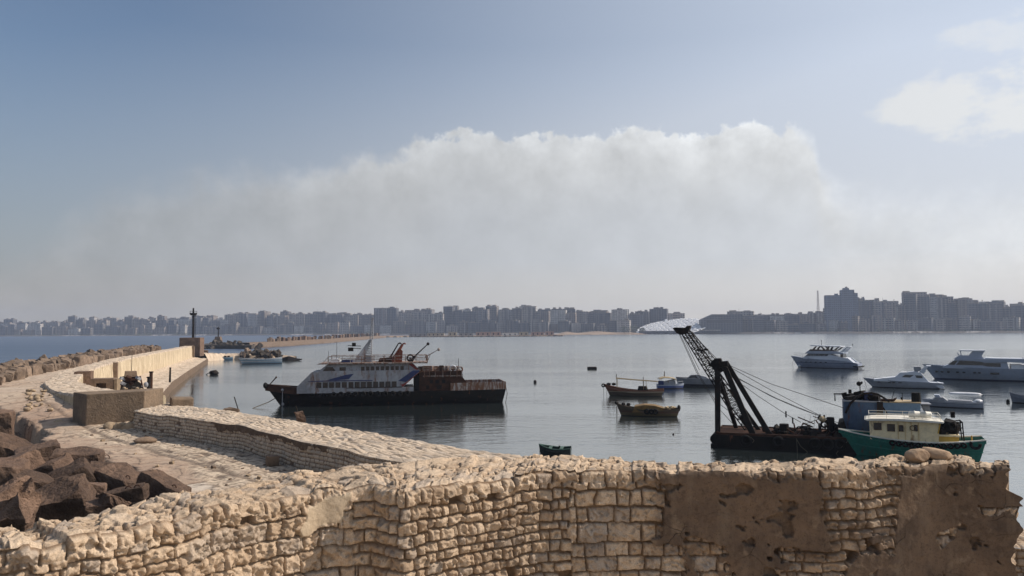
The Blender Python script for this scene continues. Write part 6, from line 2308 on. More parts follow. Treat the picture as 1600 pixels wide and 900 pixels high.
for i in range(15):
    px = rg2.uniform(1322, 1366)
    b.box((fx(px), y0 + rg2.uniform(-.8, .6), fz(631) + rg2.uniform(.1, .5)), (rg2.uniform(.3, .9), .6, rg2.uniform(.2, .5)), rot=(0, rg2.uniform(-.3, .3), rg2.uniform(-1, 1)))
b.build('roof_clutter', MT['dark'], ba)
b = MB()
beam(b, cp(1301, 619.5, y0), cp(1321, 620, y0), 1.8 * sz, 1.8 * sz, .1)
beam(b, cp(1303, 620, y0), cp(1303, 631, y0), 1.4 * sx, 2 * sx, .1)
b.prism([(fx(1313), fz(621)), (fx(1322), fz(619)), (fx(1322), fz(632)), (fx(1317), fz(632))], .5, y0)
b.build('roof_bracket', MT['dark'], ba)
MB().box((fx(1356), y0 - .5, fz(623.5)), (12 * sx, .7, 12 * sz)).build('blue_crate', MT['blue'], ba)
MB().box((fx(1327.5), y0, fz(617.5)), (5 * sx, .4, 6 * sz)).build('dark_box', MT['dark'], ba)
b = MB()
b.tube(cp(1344, 631, y0), cp(1344, 604, y0), .04)
b.ell(cp(1342.5, 603, y0), (.2, .16, .2), 10, 6)
b.ell(cp(1347, 601.5, y0), (.09, .09, .12), 8, 5)
b.build('search_light', MT['dark'], ba)
MB().tube(cp(1436, 634, y0 + .6), cp(1436, 618.5, y0 + .6), 0.36, 0.34, 14).build('black_tank', MT['black'], ba)
b = MB()
b.tube(cp(1394, 632, y0), cp(1399, 616, y0), .025)
b.tube(cp(1414, 632, y0 + .8), cp(1414, 619, y0 + .8), .025)
b.box(cp(1412.5, 628.5, y0 + .8), (.12, .12, .2))
b.build('antenna', MT['dark'], ba)
MB().prism([(fx(1374), fz(632.8)), (fx(1376), fz(629)), (fx(1398), fz(629)), (fx(1404), fz(626.5)), (fx(1400), fz(631.5)), (fx(1392), fz(632.8))], .6, y0 + .4).build('rusty_tray', MT['rust'], ba)
b = MB()
b.box(cp(1451, 637.5, y0 + 1.2), (17 * sx, 1.6, .07))
b.prism([(fx(1445), fz(638)), (fx(1458), fz(638)), (fx(1460), fz(652)), (fx(1452), fz(652))], .9, y0 + 1.2)
b.build('white_awning', MT['grey'], ba)

# ============ green and cream boat
gb, sx, sz = place('fishing_boat', 'green hulled work boat with a cream wheelhouse moored just beyond the near wall', 'boat', 1420, 719.5, 2.5, 1.7)
fx = mkx(gb, -1.6)
L0 = 0.5 * (fx(1535) - fx(1304))
gb.location.x += 0.5 * (fx(1535) + fx(1304))
fx = mkx(gb, -1.6)
fz = lambda py: (719 - py) * sz
L = 2 * L0
B = 3.5
h_, d_, hbm, zd = hull(L, B, fz(679.8), fz(684), fz(690.5), rake=0.13, keel=-0.45, full=2.4, sternw=0.72, th=0.08, bul=0.28, flare=1.0, sheer=1.7, tran=0.55)
h_.build('hull', MT['green'], gb, smooth=False)
d_.build('deck', MT['creamtop'], gb)
for sgn in (-1, 1):
    rings, r2 = [], []
    for i in range(29):
        t_ = i / 28
        x, y, z = -L * (t_ - .5), hbm(t_), zd(t_)
        y = max(y, .05)
        rings.append([(x, sgn * (y + .05), z - .02), (x, sgn * (y + .05), z + .07), (x, sgn * max(.0, y - .1), z + .07), (x, sgn * max(.0, y - .1), z - .02)])
        z2 = z * .47
        y2 = hbm(t_) * (0.47 + .2) ** (0.30 + 0.75 * max(0, (t_ - .35) / .65) ** 1.5)
    MB().loft(rings).build('gunwale', MT['creamtop'], gb)
wh = MB()
wh.prism([(fx(1354), fz(690)), (fx(1353), fz(659.5)), (fx(1400), fz(660.5)), (fx(1462), fz(661.0)), (fx(1461), fz(692)), (fx(1400), fz(693))], 2.45, 0, .03, fz(690))
wo_ = wh.build('wheelhouse', MT['cream'], gb)
r_ = MB()
r_.prism([(fx(1346), fz(659.4)), (fx(1356), fz(657.4)), (fx(1400), fz(656.2)), (fx(1440), fz(656.8)), (fx(1470), fz(658.6)), (fx(1469), fz(660.8)), (fx(1400), fz(659.6)), (fx(1350), fz(661.2))], 3.0)
r_.build('roof', MT['creamtop'], gb)
for x0_, x1_, yb, yt in ((1361, 1371.5, 674.5, 665), (1382, 1392.3, 676, 666), (1400, 1405.5, 675.5, 667), (1424, 1427.8, 674, 666)):
    for s_ in (-1, 1):
        x = (fx(x0_) + fx(x1_)) / 2
        o = MB().box((x, s_ * 1.215, (fz(yb) + fz(yt)) / 2), (fx(x1_) - fx(x0_), .04, fz(yt) - fz(yb))).build('window', MT['glass'], gb)
        f = MB()
        ww, hh_ = fx(x1_) - fx(x0_), fz(yt) - fz(yb)
        for dx in (-1, 1):
            f.box((x + dx * (ww / 2 + .02), s_ * 1.225, (fz(yb) + fz(yt)) / 2), (.04, .06, hh_ + .08))
        for zz_ in (fz(yb) - .02, fz(yt) + .02):
            f.box((x, s_ * 1.225, zz_), (ww, .058, .04))
        f.build('frame', MT['wood'], o)
d = MB()
for px in (1398, 1409, 1419, 1430):
    d.box((fx(px), -1.235, fz(676)), (.02, .03, fz(662) - fz(691)))
d.build('door_seam', MT['yellow'], gb)
MB().torus((fx(1420.5), -1.27, fz(670)), .17, .03, 'y', 14, 5).build('wall_wheel', MT['wood'], gb)
b = MB()
rail(b, [(fx(1353), -1.3, fz(658)), (fx(1465), -1.3, fz(657.5)), (fx(1465), 1.3, fz(657.5)), (fx(1353), 1.3, fz(658)), (fx(1353), -1.3, fz(658))], 8 * sz, .018, 1, 1.2)
b.build('roof_railing', MT['creamtop'], gb)
for px in (1425, 1443):
    rings = []
    for q_, r_ in ((-9.6, .07), (-9.2, .18), (-8, .24), (-1.2, .255), (-1, .28), (1, .28), (1.2, .255), (8, .24), (9.2, .18), (9.6, .07)):
        rings.append([(fx(px + q_), -.5 + r_ * math.cos(a_), fz(650.4) + r_ * math.sin(a_)) for a_ in [2 * math.pi * j / 16 for j in range(16)]])
    MB().loft(rings).build('life_raft_canister', MT['creamtop'], gb, smooth=True)
# after deck
MB().box((fx(1476), -.1, fz(686)), (32 * sx, 2.0, 10 * sz)).build('engine_box', MT['yellow'], gb, bevel=.02)
MB().box((fx(1476), -.1, fz(680.0)), (35 * sx, 2.2, 2.2 * sz)).build('bench_top', MT['cream'], gb)
b = MB()
for i in range(14):
    b.box((fx(rg2.uniform(1465, 1489)), rg2.uniform(-.7, .8), fz(rg2.uniform(660, 677))), (rg2.uniform(.3, .7), .6, rg2.uniform(.25, .6)), rot=(rg2.uniform(-.3, .3), rg2.uniform(-.4, .4), rg2.uniform(-1, 1)))
b.build('net_bundle', MT['dark'], gb)
b = MB()
for y in (-.8, .8):
    b.path([(fx(1491), y, fz(690)), (fx(1490), y, fz(661)), (fx(1499.5), y, fz(659.5)), (fx(1501.5), y, fz(690))], .05)
    for py in (668, 676):
        b.tube((fx(1490), y, fz(py)), (fx(1501), y, fz(py)), .04)
for px, py in ((1490, 661), (1499.5, 659.5)):
    b.tube((fx(px), -.8, fz(py)), (fx(px), .8, fz(py)), .05)
b.build('stern_frame', MT['dark'], gb)
MB().box((fx(1487), .2, fz(650)), (6 * sx, .5, 9 * sz)).build('lamp_box', MT['dark'], gb)
MB().tube((fx(1460), -1.2, fz(677)), (fx(1464), -1.2, fz(661)), .05).build('stanchion', MT['yellow'], gb)
MB().tube((fx(1512.5), -1.15, fz(688)), (fx(1512.5), -1.15, fz(678)), .05).build('stanchion', MT['yellow'], gb)
for i in range(12):
    px = 1388 + i * 10.0
    t_ = .5 - fx(px) / L
    MB().torus((fx(px), -(hbm(t_) + .13), zd(t_) - .22), .16, .075, 'y', 12, 6).build('tyre', MT['black'], gb)
MB().torus((fx(1517), -(hbm(.09) + .12), zd(.09) - .16), .3, .11, 'y', 14, 7, 2.6, 6.4).build('stern_tyre', MT['black'], gb)
b = MB()
for sgn in (-1, 1):
    for lev, matl in ((0.55, 0),):
        rings = []
        for i in range(24):
            t_ = .02 + .9 * i / 23
            q = .58
            ex = 0.30 + 0.75 * max(0, (t_ - .35) / .65) ** 1.5
            y = hbm(t_) * q ** ex
            z = -.45 + (zd(t_) + .45) * q
            x = -(L * (t_ - .5) - .13 * L * (1 - q) * max(0, (t_ - .55) / .45) ** 2)
            rings.append([(x, sgn * (y + .0), z - .03), (x, sgn * (y + .05), z - .02), (x, sgn * (y + .05), z + .03), (x, sgn * (y - .0), z + .04)])
        b.loft(rings)
b.build('rubbing_strake', MT['green'], gb)

# ============ three yachts
M_Y1 = striped('yacht_hull_blue_line', [(0.12, (0.02, 0.025, 0.05)), (1.28, (0.22, 0.26, 0.36)), (1.42, (0.06, 0.08, 0.15)), (9, (0.30, 0.34, 0.43))], .3)  # white hull darkened to blue-grey, shade put into the colour; the line is paint
yt, sx, sz = place('motor_yacht', 'white flybridge motor yacht moored farthest out, stern turned towards the near wall', 'yacht', 1290, 575.5, -17, 2.3)
fx = mkx(yt, -2.0)
L0 = fx(1338) - fx(1230)
yt.location.x += 0.5 * (fx(1338) + fx(1230))
fx = mkx(yt, -2.0)
fz = lambda py: (575.5 - py) * sz * 1.0
L = L0
B = 4.9
h_, d_, hbm, zd = hull(L, B, fz(557.2), fz(567), fz(562), rake=.13, keel=-.5, full=2.3, sternw=.88, bul=.12, sheer=1.8)
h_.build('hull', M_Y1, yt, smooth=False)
d_.build('deck', MT['yacht'], yt)
b = MB()
b.prism([(fx(1252), fz(560.8)), (fx(1259), fz(554.5)), (fx(1296), fz(554)), (fx(1314), fz(559)), (fx(1318), fz(566))], 4.0, 0, .08, fz(562))
b.build('cabin', MT['yacht'], yt)
MB().prism([(fx(1256.5), fz(557)), (fx(1261), fz(553)), (fx(1293), fz(553)), (fx(1291), fz(556.6))], 4.0, 0, .08, fz(562)).build('cabin_window', MT['glass'], yt)
b = MB()
b.prism([(fx(1256), fz(553)), (fx(1261), fz(549)), (fx(1298), fz(548.5)), (fx(1316), fz(551)), (fx(1316), fz(553))], 4.3, 0, .02, fz(553))
b.build('flybridge', MT['yacht_shaded'], yt)
MB().prism([(fx(1261), fz(548.9)), (fx(1265), fz(546)), (fx(1302), fz(547)), (fx(1302), fz(548.6))], 3.9).build('flybridge_screen', MT['glass'], yt)
b = MB()
b.prism([(fx(1263.5), fz(541)), (fx(1266), fz(539.6)), (fx(1312), fz(541)), (fx(1312), fz(542.3))], 3.8)
b.build('hardtop', MT['yacht'], yt)
for px0, px1 in ((1266, 1272), (1285, 1280), (1288, 1292), (1300, 1308)):
    b = MB()
    for y in (-1.7, 1.7):
        b.prism([(fx(px0), fz(547.5)), (fx(px0 + 4), fz(547.5)), (fx(px1 + 3), fz(541.6)), (fx(px1), fz(541.6))], .12, y)
    b.build('hardtop_strut', MT['glass'], yt)
b = MB()
for y in (-1.6, 1.6):
    b.prism([(fx(1310), fz(550)), (fx(1316), fz(550)), (fx(1322), fz(543.5)), (fx(1327), fz(542)), (fx(1321), fz(542.3))], .25, y)
b.box((fx(1323), 0, fz(542.4)), (.5, 3.2, .15))
b.build('radar_arch', MT['yacht'], yt)
b = MB()
for px, py0, py1 in ((1278.5, 540, 532), (1327.5, 542, 537.5)):
    b.tube((fx(px), 0, fz(py0)), (fx(px), 0, fz(py1)), .05)
    b.box((fx(px), 0, fz(py1 + .8)), (.12, .12, .35))
b.build('antenna', MT['dark'], yt)
b = MB()
rail(b, [(fx(1237), -.75, fz(557.7)), (fx(1252), -1.9, fz(560.3)), (fx(1262), -2.3, fz(561.5))], .95, .025, 1, 1.5)
rail(b, [(fx(1237), .75, fz(557.7)), (fx(1252), 1.9, fz(560.3))], .95, .025, 1, 1.5)
b.build('bow_railing', MT['grey'], yt)
MB().prism([(fx(1306), fz(558)), (fx(1320), fz(559)), (fx(1330), fz(567)), (fx(1326), fz(568)), (fx(1316), fz(568))], 4.2, 0).build('cockpit', MT['yacht'], yt)
MB().box((fx(1312.5), 0, fz(556.3)), (4 * sx, 3.0, 8 * sz)).build('saloon_door', MT['glass'], yt)
MB().box((fx(1336), 0, fz(572)), (1.6, 4.2, .25)).build('swim_platform', MT['dark'], yt)
b = MB()
for y in (-1.9, 1.9):
    b.prism([(fx(1320), fz(560)), (fx(1322), fz(558.5)), (fx(1336), fz(569)), (fx(1333), fz(570))], .3, y)
b.build('stern_quarter', MT['yacht'], yt)
for i in range(6):
    px = 1249 + i * 8
    t_ = .5 - fx(px) / L
    MB().ell((fx(px), -hbm(t_) * .93, fz(566.3)), (.28, .12, .11), 8, 5).build('porthole', MT['glass'], yt)
MB().ell((fx(1244), -.6, .3), (.42, .42, .42), 10, 6).build('mooring_float', MT['white'], yt)
MB().path([(fx(1237), -.2, fz(559)), (fx(1234), -.8, fz(568)), (fx(1236), -1.4, .05)], .03).build('mooring_rope', MT['rope'], yt)

M_Y2 = striped('yacht_hull_shaded', [(0.10, (0.02, 0.022, 0.03)), (9, (0.34, 0.37, 0.43))], .3)  # white hull toned down to grey, standing in for its shaded side
yt, sx, sz = place('motor_yacht', 'low sleek white motor yacht lying before the largest yacht', 'yacht', 1408, 607, 0, 1.9)
fx = mkx(yt, -1.7)
L0 = fx(1472) - fx(1345)
yt.location.x += 0.5 * (fx(1472) + fx(1345))
fx = mkx(yt, -1.7)
fz = lambda py: (607 - py) * sz
L = L0
B = 3.7
h_, d_, hbm, zd = hull(L, B, fz(592.5), fz(598), fz(596), rake=.15, keel=-.4, full=2.0, sternw=.85, bul=.06, sheer=1.6, tran=1.0)
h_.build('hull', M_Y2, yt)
d_.build('deck', MT['yacht'], yt)
MB().prism([(fx(1362), fz(594.0)), (fx(1398), fz(589.5)), (fx(1440), fz(591)), (fx(1450), fz(597)), (fx(1362), fz(597))], 3.0, 0, .08, fz(596)).build('coachroof', MT['yacht'], yt)
MB().prism([(fx(1396), fz(589.8)), (fx(1406), fz(583.5)), (fx(1428), fz(580.5)), (fx(1436), fz(583)), (fx(1447), fz(595))], 2.7, 0, .08, fz(592)).build('cabin', MT['yacht'], yt)
MB().prism([(fx(1405), fz(590.0)), (fx(1412), fz(585.8)), (fx(1425), fz(586.2)), (fx(1419), fz(590.2))], 2.74, 0, .08, fz(592)).build('cabin_window', MT['glass'], yt)
MB().prism([(fx(1427), fz(586.5)), (fx(1437), fz(586.8)), (fx(1439), fz(591)), (fx(1429), fz(590.6))], 2.74, 0, .08, fz(592)).build('cabin_window', MT['glass'], yt)
MB().prism([(fx(1399), fz(586.8)), (fx(1405), fz(582.5)), (fx(1414), fz(582)), (fx(1408), fz(584.5))], 2.2, 0).build('sun_hatch', MT['white'], yt)
b = MB()
b.prism([(fx(1426), fz(580.6)), (fx(1425), fz(573.4)), (fx(1436), fz(573.4)), (fx(1437), fz(578)), (fx(1432), fz(581))], 2.0)
b.build('flybridge_seat', MT['grey'], yt)
b = MB()
for y in (-1.15, 1.15):
    b.prism([(fx(1434), fz(582)), (fx(1443), fz(573)), (fx(1452), fz(571.5)), (fx(1446), fz(575)), (fx(1441), fz(584))], .2, y)
b.box((fx(1449), 0, fz(572.4)), (.7, 2.3, .14))
b.build('radar_arch', MT['yacht'], yt)
MB().tube((fx(1443.5), 0, fz(573)), (fx(1443.5), 0, fz(565.5)), .03).build('antenna', MT['grey'], yt)
for px in (1370, 1387, 1393, 1403):
    t_ = .5 - fx(px) / L
    MB().ell((fx(px), -hbm(t_) * .95, fz(598.2)), (.28, .1, .08), 8, 5).build('porthole', MT['glass'], yt)
b = MB()
rail(b, [(fx(1348), -.4, fz(592.8)), (fx(1362), -1.3, fz(594)), (fx(1385), -1.75, fz(595.5))], .35, .02, 0, 1.5)
b.build('bow_railing', MT['grey'], yt)
MB().prism([(fx(1462), fz(597)), (fx(1467), fz(598)), (fx(1473), fz(605)), (fx(1466), fz(606)), (fx(1458), fz(602))], 3.0).build('stern_platform', MT['yacht'], yt)
MB().path([(fx(1347), -.2, fz(594)), (fx(1350), -.6, .02)], .03).build('mooring_rope', MT['rope'], yt)

M_Y3 = striped('yacht_hull_large', [(0.22, (0.02, 0.03, 0.07)), (9, (0.28, 0.33, 0.42))], .3)  # white hull in bluish grey, with shade painted into the base tone
yt, sx, sz = place('motor_yacht', 'largest white yacht with three decks, cut off by the right edge of the photo', 'yacht', 1550, 595.5, 2, 3.0)
fx = mkx(yt, -2.8)
L0 = fx(1663) - fx(1438)
yt.location.x += 0.5 * (fx(1663) + fx(1438))
fx = mkx(yt, -2.8)
fz = lambda py: (595.5 - py) * sz
L = L0
B = 6.0
h_, d_, hbm, zd = hull(L, B, fz(571.5), fz(577), fz(576), rake=.11, keel=-.7, full=2.3, sternw=.9, bul=.1, sheer=1.8)
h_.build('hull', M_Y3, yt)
d_.build('deck', MT['yacht'], yt)
MB().prism([(fx(1470), fz(574.5)), (fx(1478), fz(571.8)), (fx(1494), fz(564.5)), (fx(1570), fz(562)), (fx(1574), fz(577)), (fx(1470), fz(577))], 5.0, 0, .05, fz(575)).build('main_cabin', MT['yacht_shaded'], yt)
MB().prism([(fx(1479), fz(571.0)), (fx(1488), fz(564.5)), (fx(1495), fz(563.5)), (fx(1489), fz(571.4))], 5.04, 0, .05, fz(575)).build('windscreen', MT['glass'], yt)
MB().prism([(fx(1491), fz(571.2)), (fx(1497), fz(565)), (fx(1528), fz(565.2)), (fx(1536), fz(567.8)), (fx(1561), fz(568)), (fx(1561), fz(573.6)), (fx(1540), fz(573.2)), (fx(1532), fz(571.5))], 5.06, 0, .05, fz(575)).build('cabin_window', MT['glass'], yt)
MB().prism([(fx(1487), fz(565)), (fx(1493), fz(561.5)), (fx(1598), fz(561)), (fx(1598), fz(567)), (fx(1574), fz(566)), (fx(1540), fz(566.5)), (fx(1500), fz(563.8))], 5.3, 0).build('upper_deck', MT['yacht_shaded'], yt)
MB().prism([(fx(1488), fz(562)), (fx(1497), fz(556.5)), (fx(1512), fz(556.5)), (fx(1519), fz(549.2)), (fx(1537), fz(549.2)), (fx(1532), fz(557)), (fx(1536), fz(562))], 4.2, 0, .05, fz(562)).build('wheelhouse', MT['yacht_shaded'], yt)
MB().prism([(fx(1496), fz(549.6)), (fx(1498), fz(548.0)), (fx(1539), fz(548.0)), (fx(1537), fz(549.8))], 4.4).build('hardtop', MT['yacht'], yt)
b = MB()
for y in (-1.9, 1.9):
    b.tube((fx(1500), y, fz(557)), (fx(1499), y, fz(549)), .09)
    b.tube((fx(1496), y, fz(556.5)), (fx(1494.5), y, fz(553)), .08)
b.build('hardtop_post', MT['yacht_shaded'], yt)
MB().prism([(fx(1536), fz(561.4)), (fx(1538), fz(559.6)), (fx(1560), fz(560.2)), (fx(1597), fz(560.4)), (fx(1597), fz(561.4))], 4.6).build('sundeck_cover', MT['yacht'], yt)
MB().prism([(fx(1577), fz(577)), (fx(1577), fz(570)), (fx(1640), fz(569)), (fx(1640), fz(577))], 4.7).build('after_awning', MT['white'], yt)
b = MB()
for y in (-2.4, 2.4):
    b.tube((fx(1598.5), y, fz(577)), (fx(1598.5), y, fz(560)), .12)
b.build('awning_post', MT['yacht_shaded'], yt)
for px in (1460, 1469, 1479, 1493, 1503, 1520, 1527):
    t_ = .5 - fx(px) / L
    MB().ell((fx(px), -hbm(t_) * .955, fz(583)), (.30, .14, .16), 8, 5).build('porthole', MT['glass'], yt)
MB().box((fx(1551), -B / 2 * .985, fz(583.7)), (14 * sx, .16, 2.8 * sz)).build('hull_window', MT['glass'], yt)

# ============ small boats
yt, sx, sz = place('motor_boat', 'low grey motor boat with a small windscreen, right of the black tank', 'boat', 1488, 637.5, 0, 1.1)
fx = lambda px: (px - 1488) * sx
fz = lambda py: (637.5 - py) * sz
L = 96 * sx
h_, d_, hbm, zd = hull(L, 2.2, fz(625), fz(627.5), fz(627.5), rake=.1, keel=-.3, full=2.2, sternw=.82, bul=.1)
h_.build('hull', striped('grey_boat_hull', [(0.08, (0.02, 0.02, 0.025)), (0.5, (0.33, 0.36, 0.43)), (0.56, (0.12, 0.14, 0.2)), (5, (0.45, 0.47, 0.52))], .4), yt)
d_.build('deck', MT['yacht_shaded'], yt)
MB().prism([(fx(1455), fz(627.5)), (fx(1463), fz(622)), (fx(1474), fz(622)), (fx(1482), fz(627.5))], 1.7).build('cuddy', MT['grey'], yt)
MB().prism([(fx(1462), fz(622)), (fx(1460), fz(618.5)), (fx(1468), fz(618.5)), (fx(1470), fz(622))], 1.4).build('windscreen', MT['yacht_shaded'], yt)
MB().prism([(fx(1482), fz(627.5)), (fx(1483), fz(625.2)), (fx(1518), fz(626.2)), (fx(1520), fz(627.5))], 1.5).build('cockpit_cover', MT['grey'], yt)
MB().ell((fx(1529), 0, fz(626)), (.45, .8, .2), 10, 6).build('stern_cushion', MT['white'], yt)
MB().tube((fx(1471), 0, fz(624)), (fx(1471), 0, fz(610)), .02).build('antenna', MT['grey'], yt)

td, sx, sz = place('upturned_tender', 'bright white low tender floating between the big yacht and the grey motor boat', 'tender', 1508, 616.2, 0, .8)
b = MB()
rings = []
for i in range(15):
    t_ = i / 14 * 2 - 1
    k = math.sqrt(max(0.0, 1 - t_ ** 4)) + .05
    rings.append([(t_ * 2.25, .75 * k * math.cos(a_), max(-.08, .26 * k * math.sin(a_))) for a_ in [-.2 + j * (math.pi + .4) / 8 for j in range(9)]])
b.loft(rings)
b.build('hull', MT['white'], td, smooth=True)
MB().torus((0, 0, .04), .01, .01, 'z', 6, 4).build('keel_eye', MT['grey'], td)

M_RB = striped('grey_white_boat_hull', [(0.1, (0.03, 0.03, 0.03)), (5, (0.17, 0.19, 0.23))], .5)
yt, sx, sz = place('rowing_boat', 'dark grey open boat cut off by the right edge beside a small black buoy', 'boat', 1606, 631, 0, 1.0)
fx = lambda px: (px - 1606) * sx
fz = lambda py: (631 - py) * sz
h_, d_, hbm, zd = hull(57 * sx, 1.9, fz(614), fz(619), fz(619.5), rake=.08, keel=-.3, full=2.3, bul=.45)
h_.build('hull', M_RB, yt)
d_.build('floor', MT['wood'], yt)
MB().path([(fx(1578), 0, fz(617)), (fx(1577.2), -.1, .02)], .03).build('mooring_rope', MT['white'], yt)
p = P(1575, 629, 0)
tag(MB().ell((0, 0, 0), (.22, .22, .28), 10, 6).build('buoy', MT['black'], loc=(p.x, p.y, .15), smooth=True), 'small black buoy left of the boat cut off by the right edge', 'buoy')

# wooden boat with canopy frame
M_W1 = striped('brown_boat_hull', [(0.05, (0.025, 0.022, 0.02)), (0.62, (0.075, 0.055, 0.035)), (0.70, (0.36, 0.28, 0.18)), (0.78, (0.10, 0.06, 0.04)), (6, (0.16, 0.06, 0.03))], .6)
wb, sx, sz = place('wooden_boat', 'brown wooden boat with a bare canopy frame and a tyre on its raised bow', 'boat', 990, 619.5, 0, 1.3)
fx = lambda px: (px - 990) * sx
fz = lambda py: (619.5 - py) * sz
h_, d_, hbm, zd = hull(95 * sx, 2.7, fz(600.5), fz(608), fz(610.5), rake=.13, keel=-.4, full=2.3, bul=.45, sternw=.7, sheer=1.8, tran=.5)
h_.build('hull', M_W1, wb)
d_.build('floor', MT['wood'], wb)
b = MB()
for y in (-.7, .7):
    for px, pt in ((963.5, 591), (965.2, 592.5), (1006, 594.5), (1010, 595)):
        b.tube((fx(px), y, fz(609)), (fx(px), y, fz(pt)), .03, None, 5)
    b.path([(fx(963), y, fz(592)), (fx(985), y, fz(594)), (fx(1028), y, fz(597))], .055)
for px, py in ((963, 592), (1006, 595), (1028, 597)):
    b.tube((fx(px), -.7, fz(py)), (fx(px), .7, fz(py)), .05)
b.build('canopy_frame', MT['canvas'], wb)
b = MB()
b.tube((fx(1005.5), 0, fz(612)), (fx(1005.5), 0, fz(590)), .05)
b.tube((fx(963), 0, fz(592)), (fx(963.5), 0, fz(586)), .06)
b.build('mast', MT['wood'], wb)
MB().prism([(fx(996), fz(612)), (fx(998), fz(604.5)), (fx(1011), fz(604.5)), (fx(1013), fz(612))], 1.2).build('engine_cover', MT['dark'], wb)
MB().torus((fx(942.5), -.1, fz(603.5)), .22, .1, 'y', 12, 6).build('bow_tyre', MT['black'], wb)
b = MB()
for px in (951, 959):
    b.ell((fx(px), 0, fz(601.5)), (.35, .3, .22), 8, 5)
b.build('net_bundle', MT['dark'], wb)
b = MB()
for px, py in ((942.5, 606), (947.5, 611), (951, 613)):
    b.tube((fx(px), -.3, fz(py)), (fx(px + .6), -.4, -.05), .03)
b.build('mooring_rope', MT['rope'], wb)

M_W2 = striped('ochre_boat_hull', [(0.06, (0.02, 0.02, 0.018)), (0.42, (0.12, 0.09, 0.04)), (0.62, (0.085, 0.04, 0.022)), (6, (0.07, 0.05, 0.03))], .7, stain=.5)
wb, sx, sz = place('wooden_boat', 'worn ochre wooden barge-like boat under a tan cover, nearest of the wooden boats', 'boat', 1012, 651.5, 0, 1.2)
fx = lambda px: (px - 1012) * sx
fz = lambda py: (651.5 - py) * sz
h_, d_, hbm, zd = hull(100 * sx, 2.4, fz(631.5), fz(639), fz(641.5), rake=.1, keel=-.4, full=2.6, bul=.25, sternw=.75, sheer=2.0, tran=.45)
h_.build('hull', M_W2, wb)
d_.build('floor', MT['wood'], wb)
MB().prism([(fx(988), fz(645)), (fx(992), fz(636)), (fx(1008), fz(633.3)), (fx(1024), fz(634.5)), (fx(1036), fz(638)), (fx(1037), fz(645))], 2.1).build('tan_cover', MT['ochre'], wb)
b = MB()
for px, py in ((963, 632), (974, 633.5), (982, 634)):
    MB().ell((fx(px), 0, fz(py)), (.25, .3, .2), 8, 5).build('net_bundle', MT['dark'], wb)
b = MB()
for i in range(12):
    b.box((fx(rg2.uniform(1037, 1057)), rg2.uniform(-.6, .6), fz(rg2.uniform(637, 640.5))), (.4, .35, .14), rot=(0, rg2.uniform(-.4, .4), rg2.uniform(-1, 1)))
b.build('pale_rope_pile', MT['canvas'], wb)
for px in (1011, 1018, 1024):
    MB().torus((fx(px), -1.32, fz(643)), .24, .11, 'y', 12, 6).build('tyre', MT['black'], wb)
MB().ell((fx(1061), 0, fz(638.5)), (.2, .5, .35), 8, 5).build('stern_fender', MT['black'], wb)
MB().tube((fx(963), -.3, fz(637)), (fx(963.5), -.5, -.05), .03).build('mooring_rope', MT['rope'], wb)

# blue boat with sand-coloured canopy
wb, sx, sz = place('canopy_boat', 'small blue boat with a sandy canvas canopy behind the brown wooden boat', 'boat', 1048, 607.5, 12, 1.0)
fx = lambda px: (px - 1048) * sx
fz = lambda py: (607.5 - py) * sz
h_, d_, hbm, zd = hull(43 * sx, 2.0, fz(599.5), fz(600.5), fz(601.5), rake=.06, keel=-.3, full=2.2, bul=.3, bowdir=1)
h_.build('hull', striped('blue_boat_hull', [(0.1, (0.02, 0.02, 0.03)), (0.5, (0.05, 0.09, 0.26)), (5, (0.40, 0.45, 0.54))], .5), wb)
d_.build('floor', MT['wood'], wb)
b = MB()
rings = []
for px, py in ((1029, 590.8), (1036, 588.8), (1045, 589.2), (1053, 590.8), (1056, 593)):
    rings.append([(fx(px), y, fz(py) - abs(y) ** 2 * .12 + dz) for dz, ys_ in ((0, (-1.0, -.5, 0, .5, 1.0)), (-.12, (1.0, .5, 0, -.5, -1.0))) for y in ys_])
b.loft(rings)
b.build('canopy', MT['canvas'], wb)
b = MB()
for px in (1032, 1054):
    for y in (-.9, .9):
        b.tube((fx(px), y, fz(602)), (fx(px), y, fz(591.5)), .035)
b.build('canopy_post', MT['white'], wb)
MB().prism([(fx(1036), fz(602)), (fx(1036.5), fz(597)), (fx(1053), fz(593.5)), (fx(1056), fz(602))], 1.3).build('cabin', MT['grey'], wb)
MB().box((fx(1031), -.8, fz(598.3)), (.9, .3, .7)).build('blue_barrel', MT['blue'], wb)
MB().tube((fx(1038), 0, fz(590)), (fx(1038.4), 0, fz(581)), .09, .06).build('mast', MT['wood'], wb)
b = MB()
rail(b, [(fx(1058), -.7, fz(600)), (fx(1067), -.3, fz(599.5))], .35, .025, 0, .6)
b.build('bow_railing', MT['white'], wb)

wb, sx, sz = place('speed_boat', 'grey speed boat partly hidden behind the crane boom', 'boat', 1092, 604.5, 0, 1.1)
fx = lambda px: (px - 1092) * sx
fz = lambda py: (604.5 - py) * sz
h_, d_, hbm, zd = hull(72 * sx, 2.4, fz(590.5), fz(593), fz(592), rake=.05, keel=-.3, full=2.4, bul=.05)
h_.build('hull', striped('speed_boat_hull', [(0.42, (0.02, 0.02, 0.025)), (5, (0.22, 0.235, 0.26))], .4), wb)
d_.build('deck', MT['grey'], wb)
MB().prism([(fx(1073), fz(592)), (fx(1080), fz(586.5)), (fx(1090), fz(586)), (fx(1103), fz(589)), (fx(1108), fz(592))], 1.6, 0, .1, fz(592)).build('cabin', MT['grey'], wb)
MB().prism([(fx(1075.5), fz(591)), (fx(1080.5), fz(587)), (fx(1088), fz(586.8)), (fx(1090), fz(590.5))], 1.66, 0, .1, fz(592)).build('cabin_window', MT['glass'], wb)
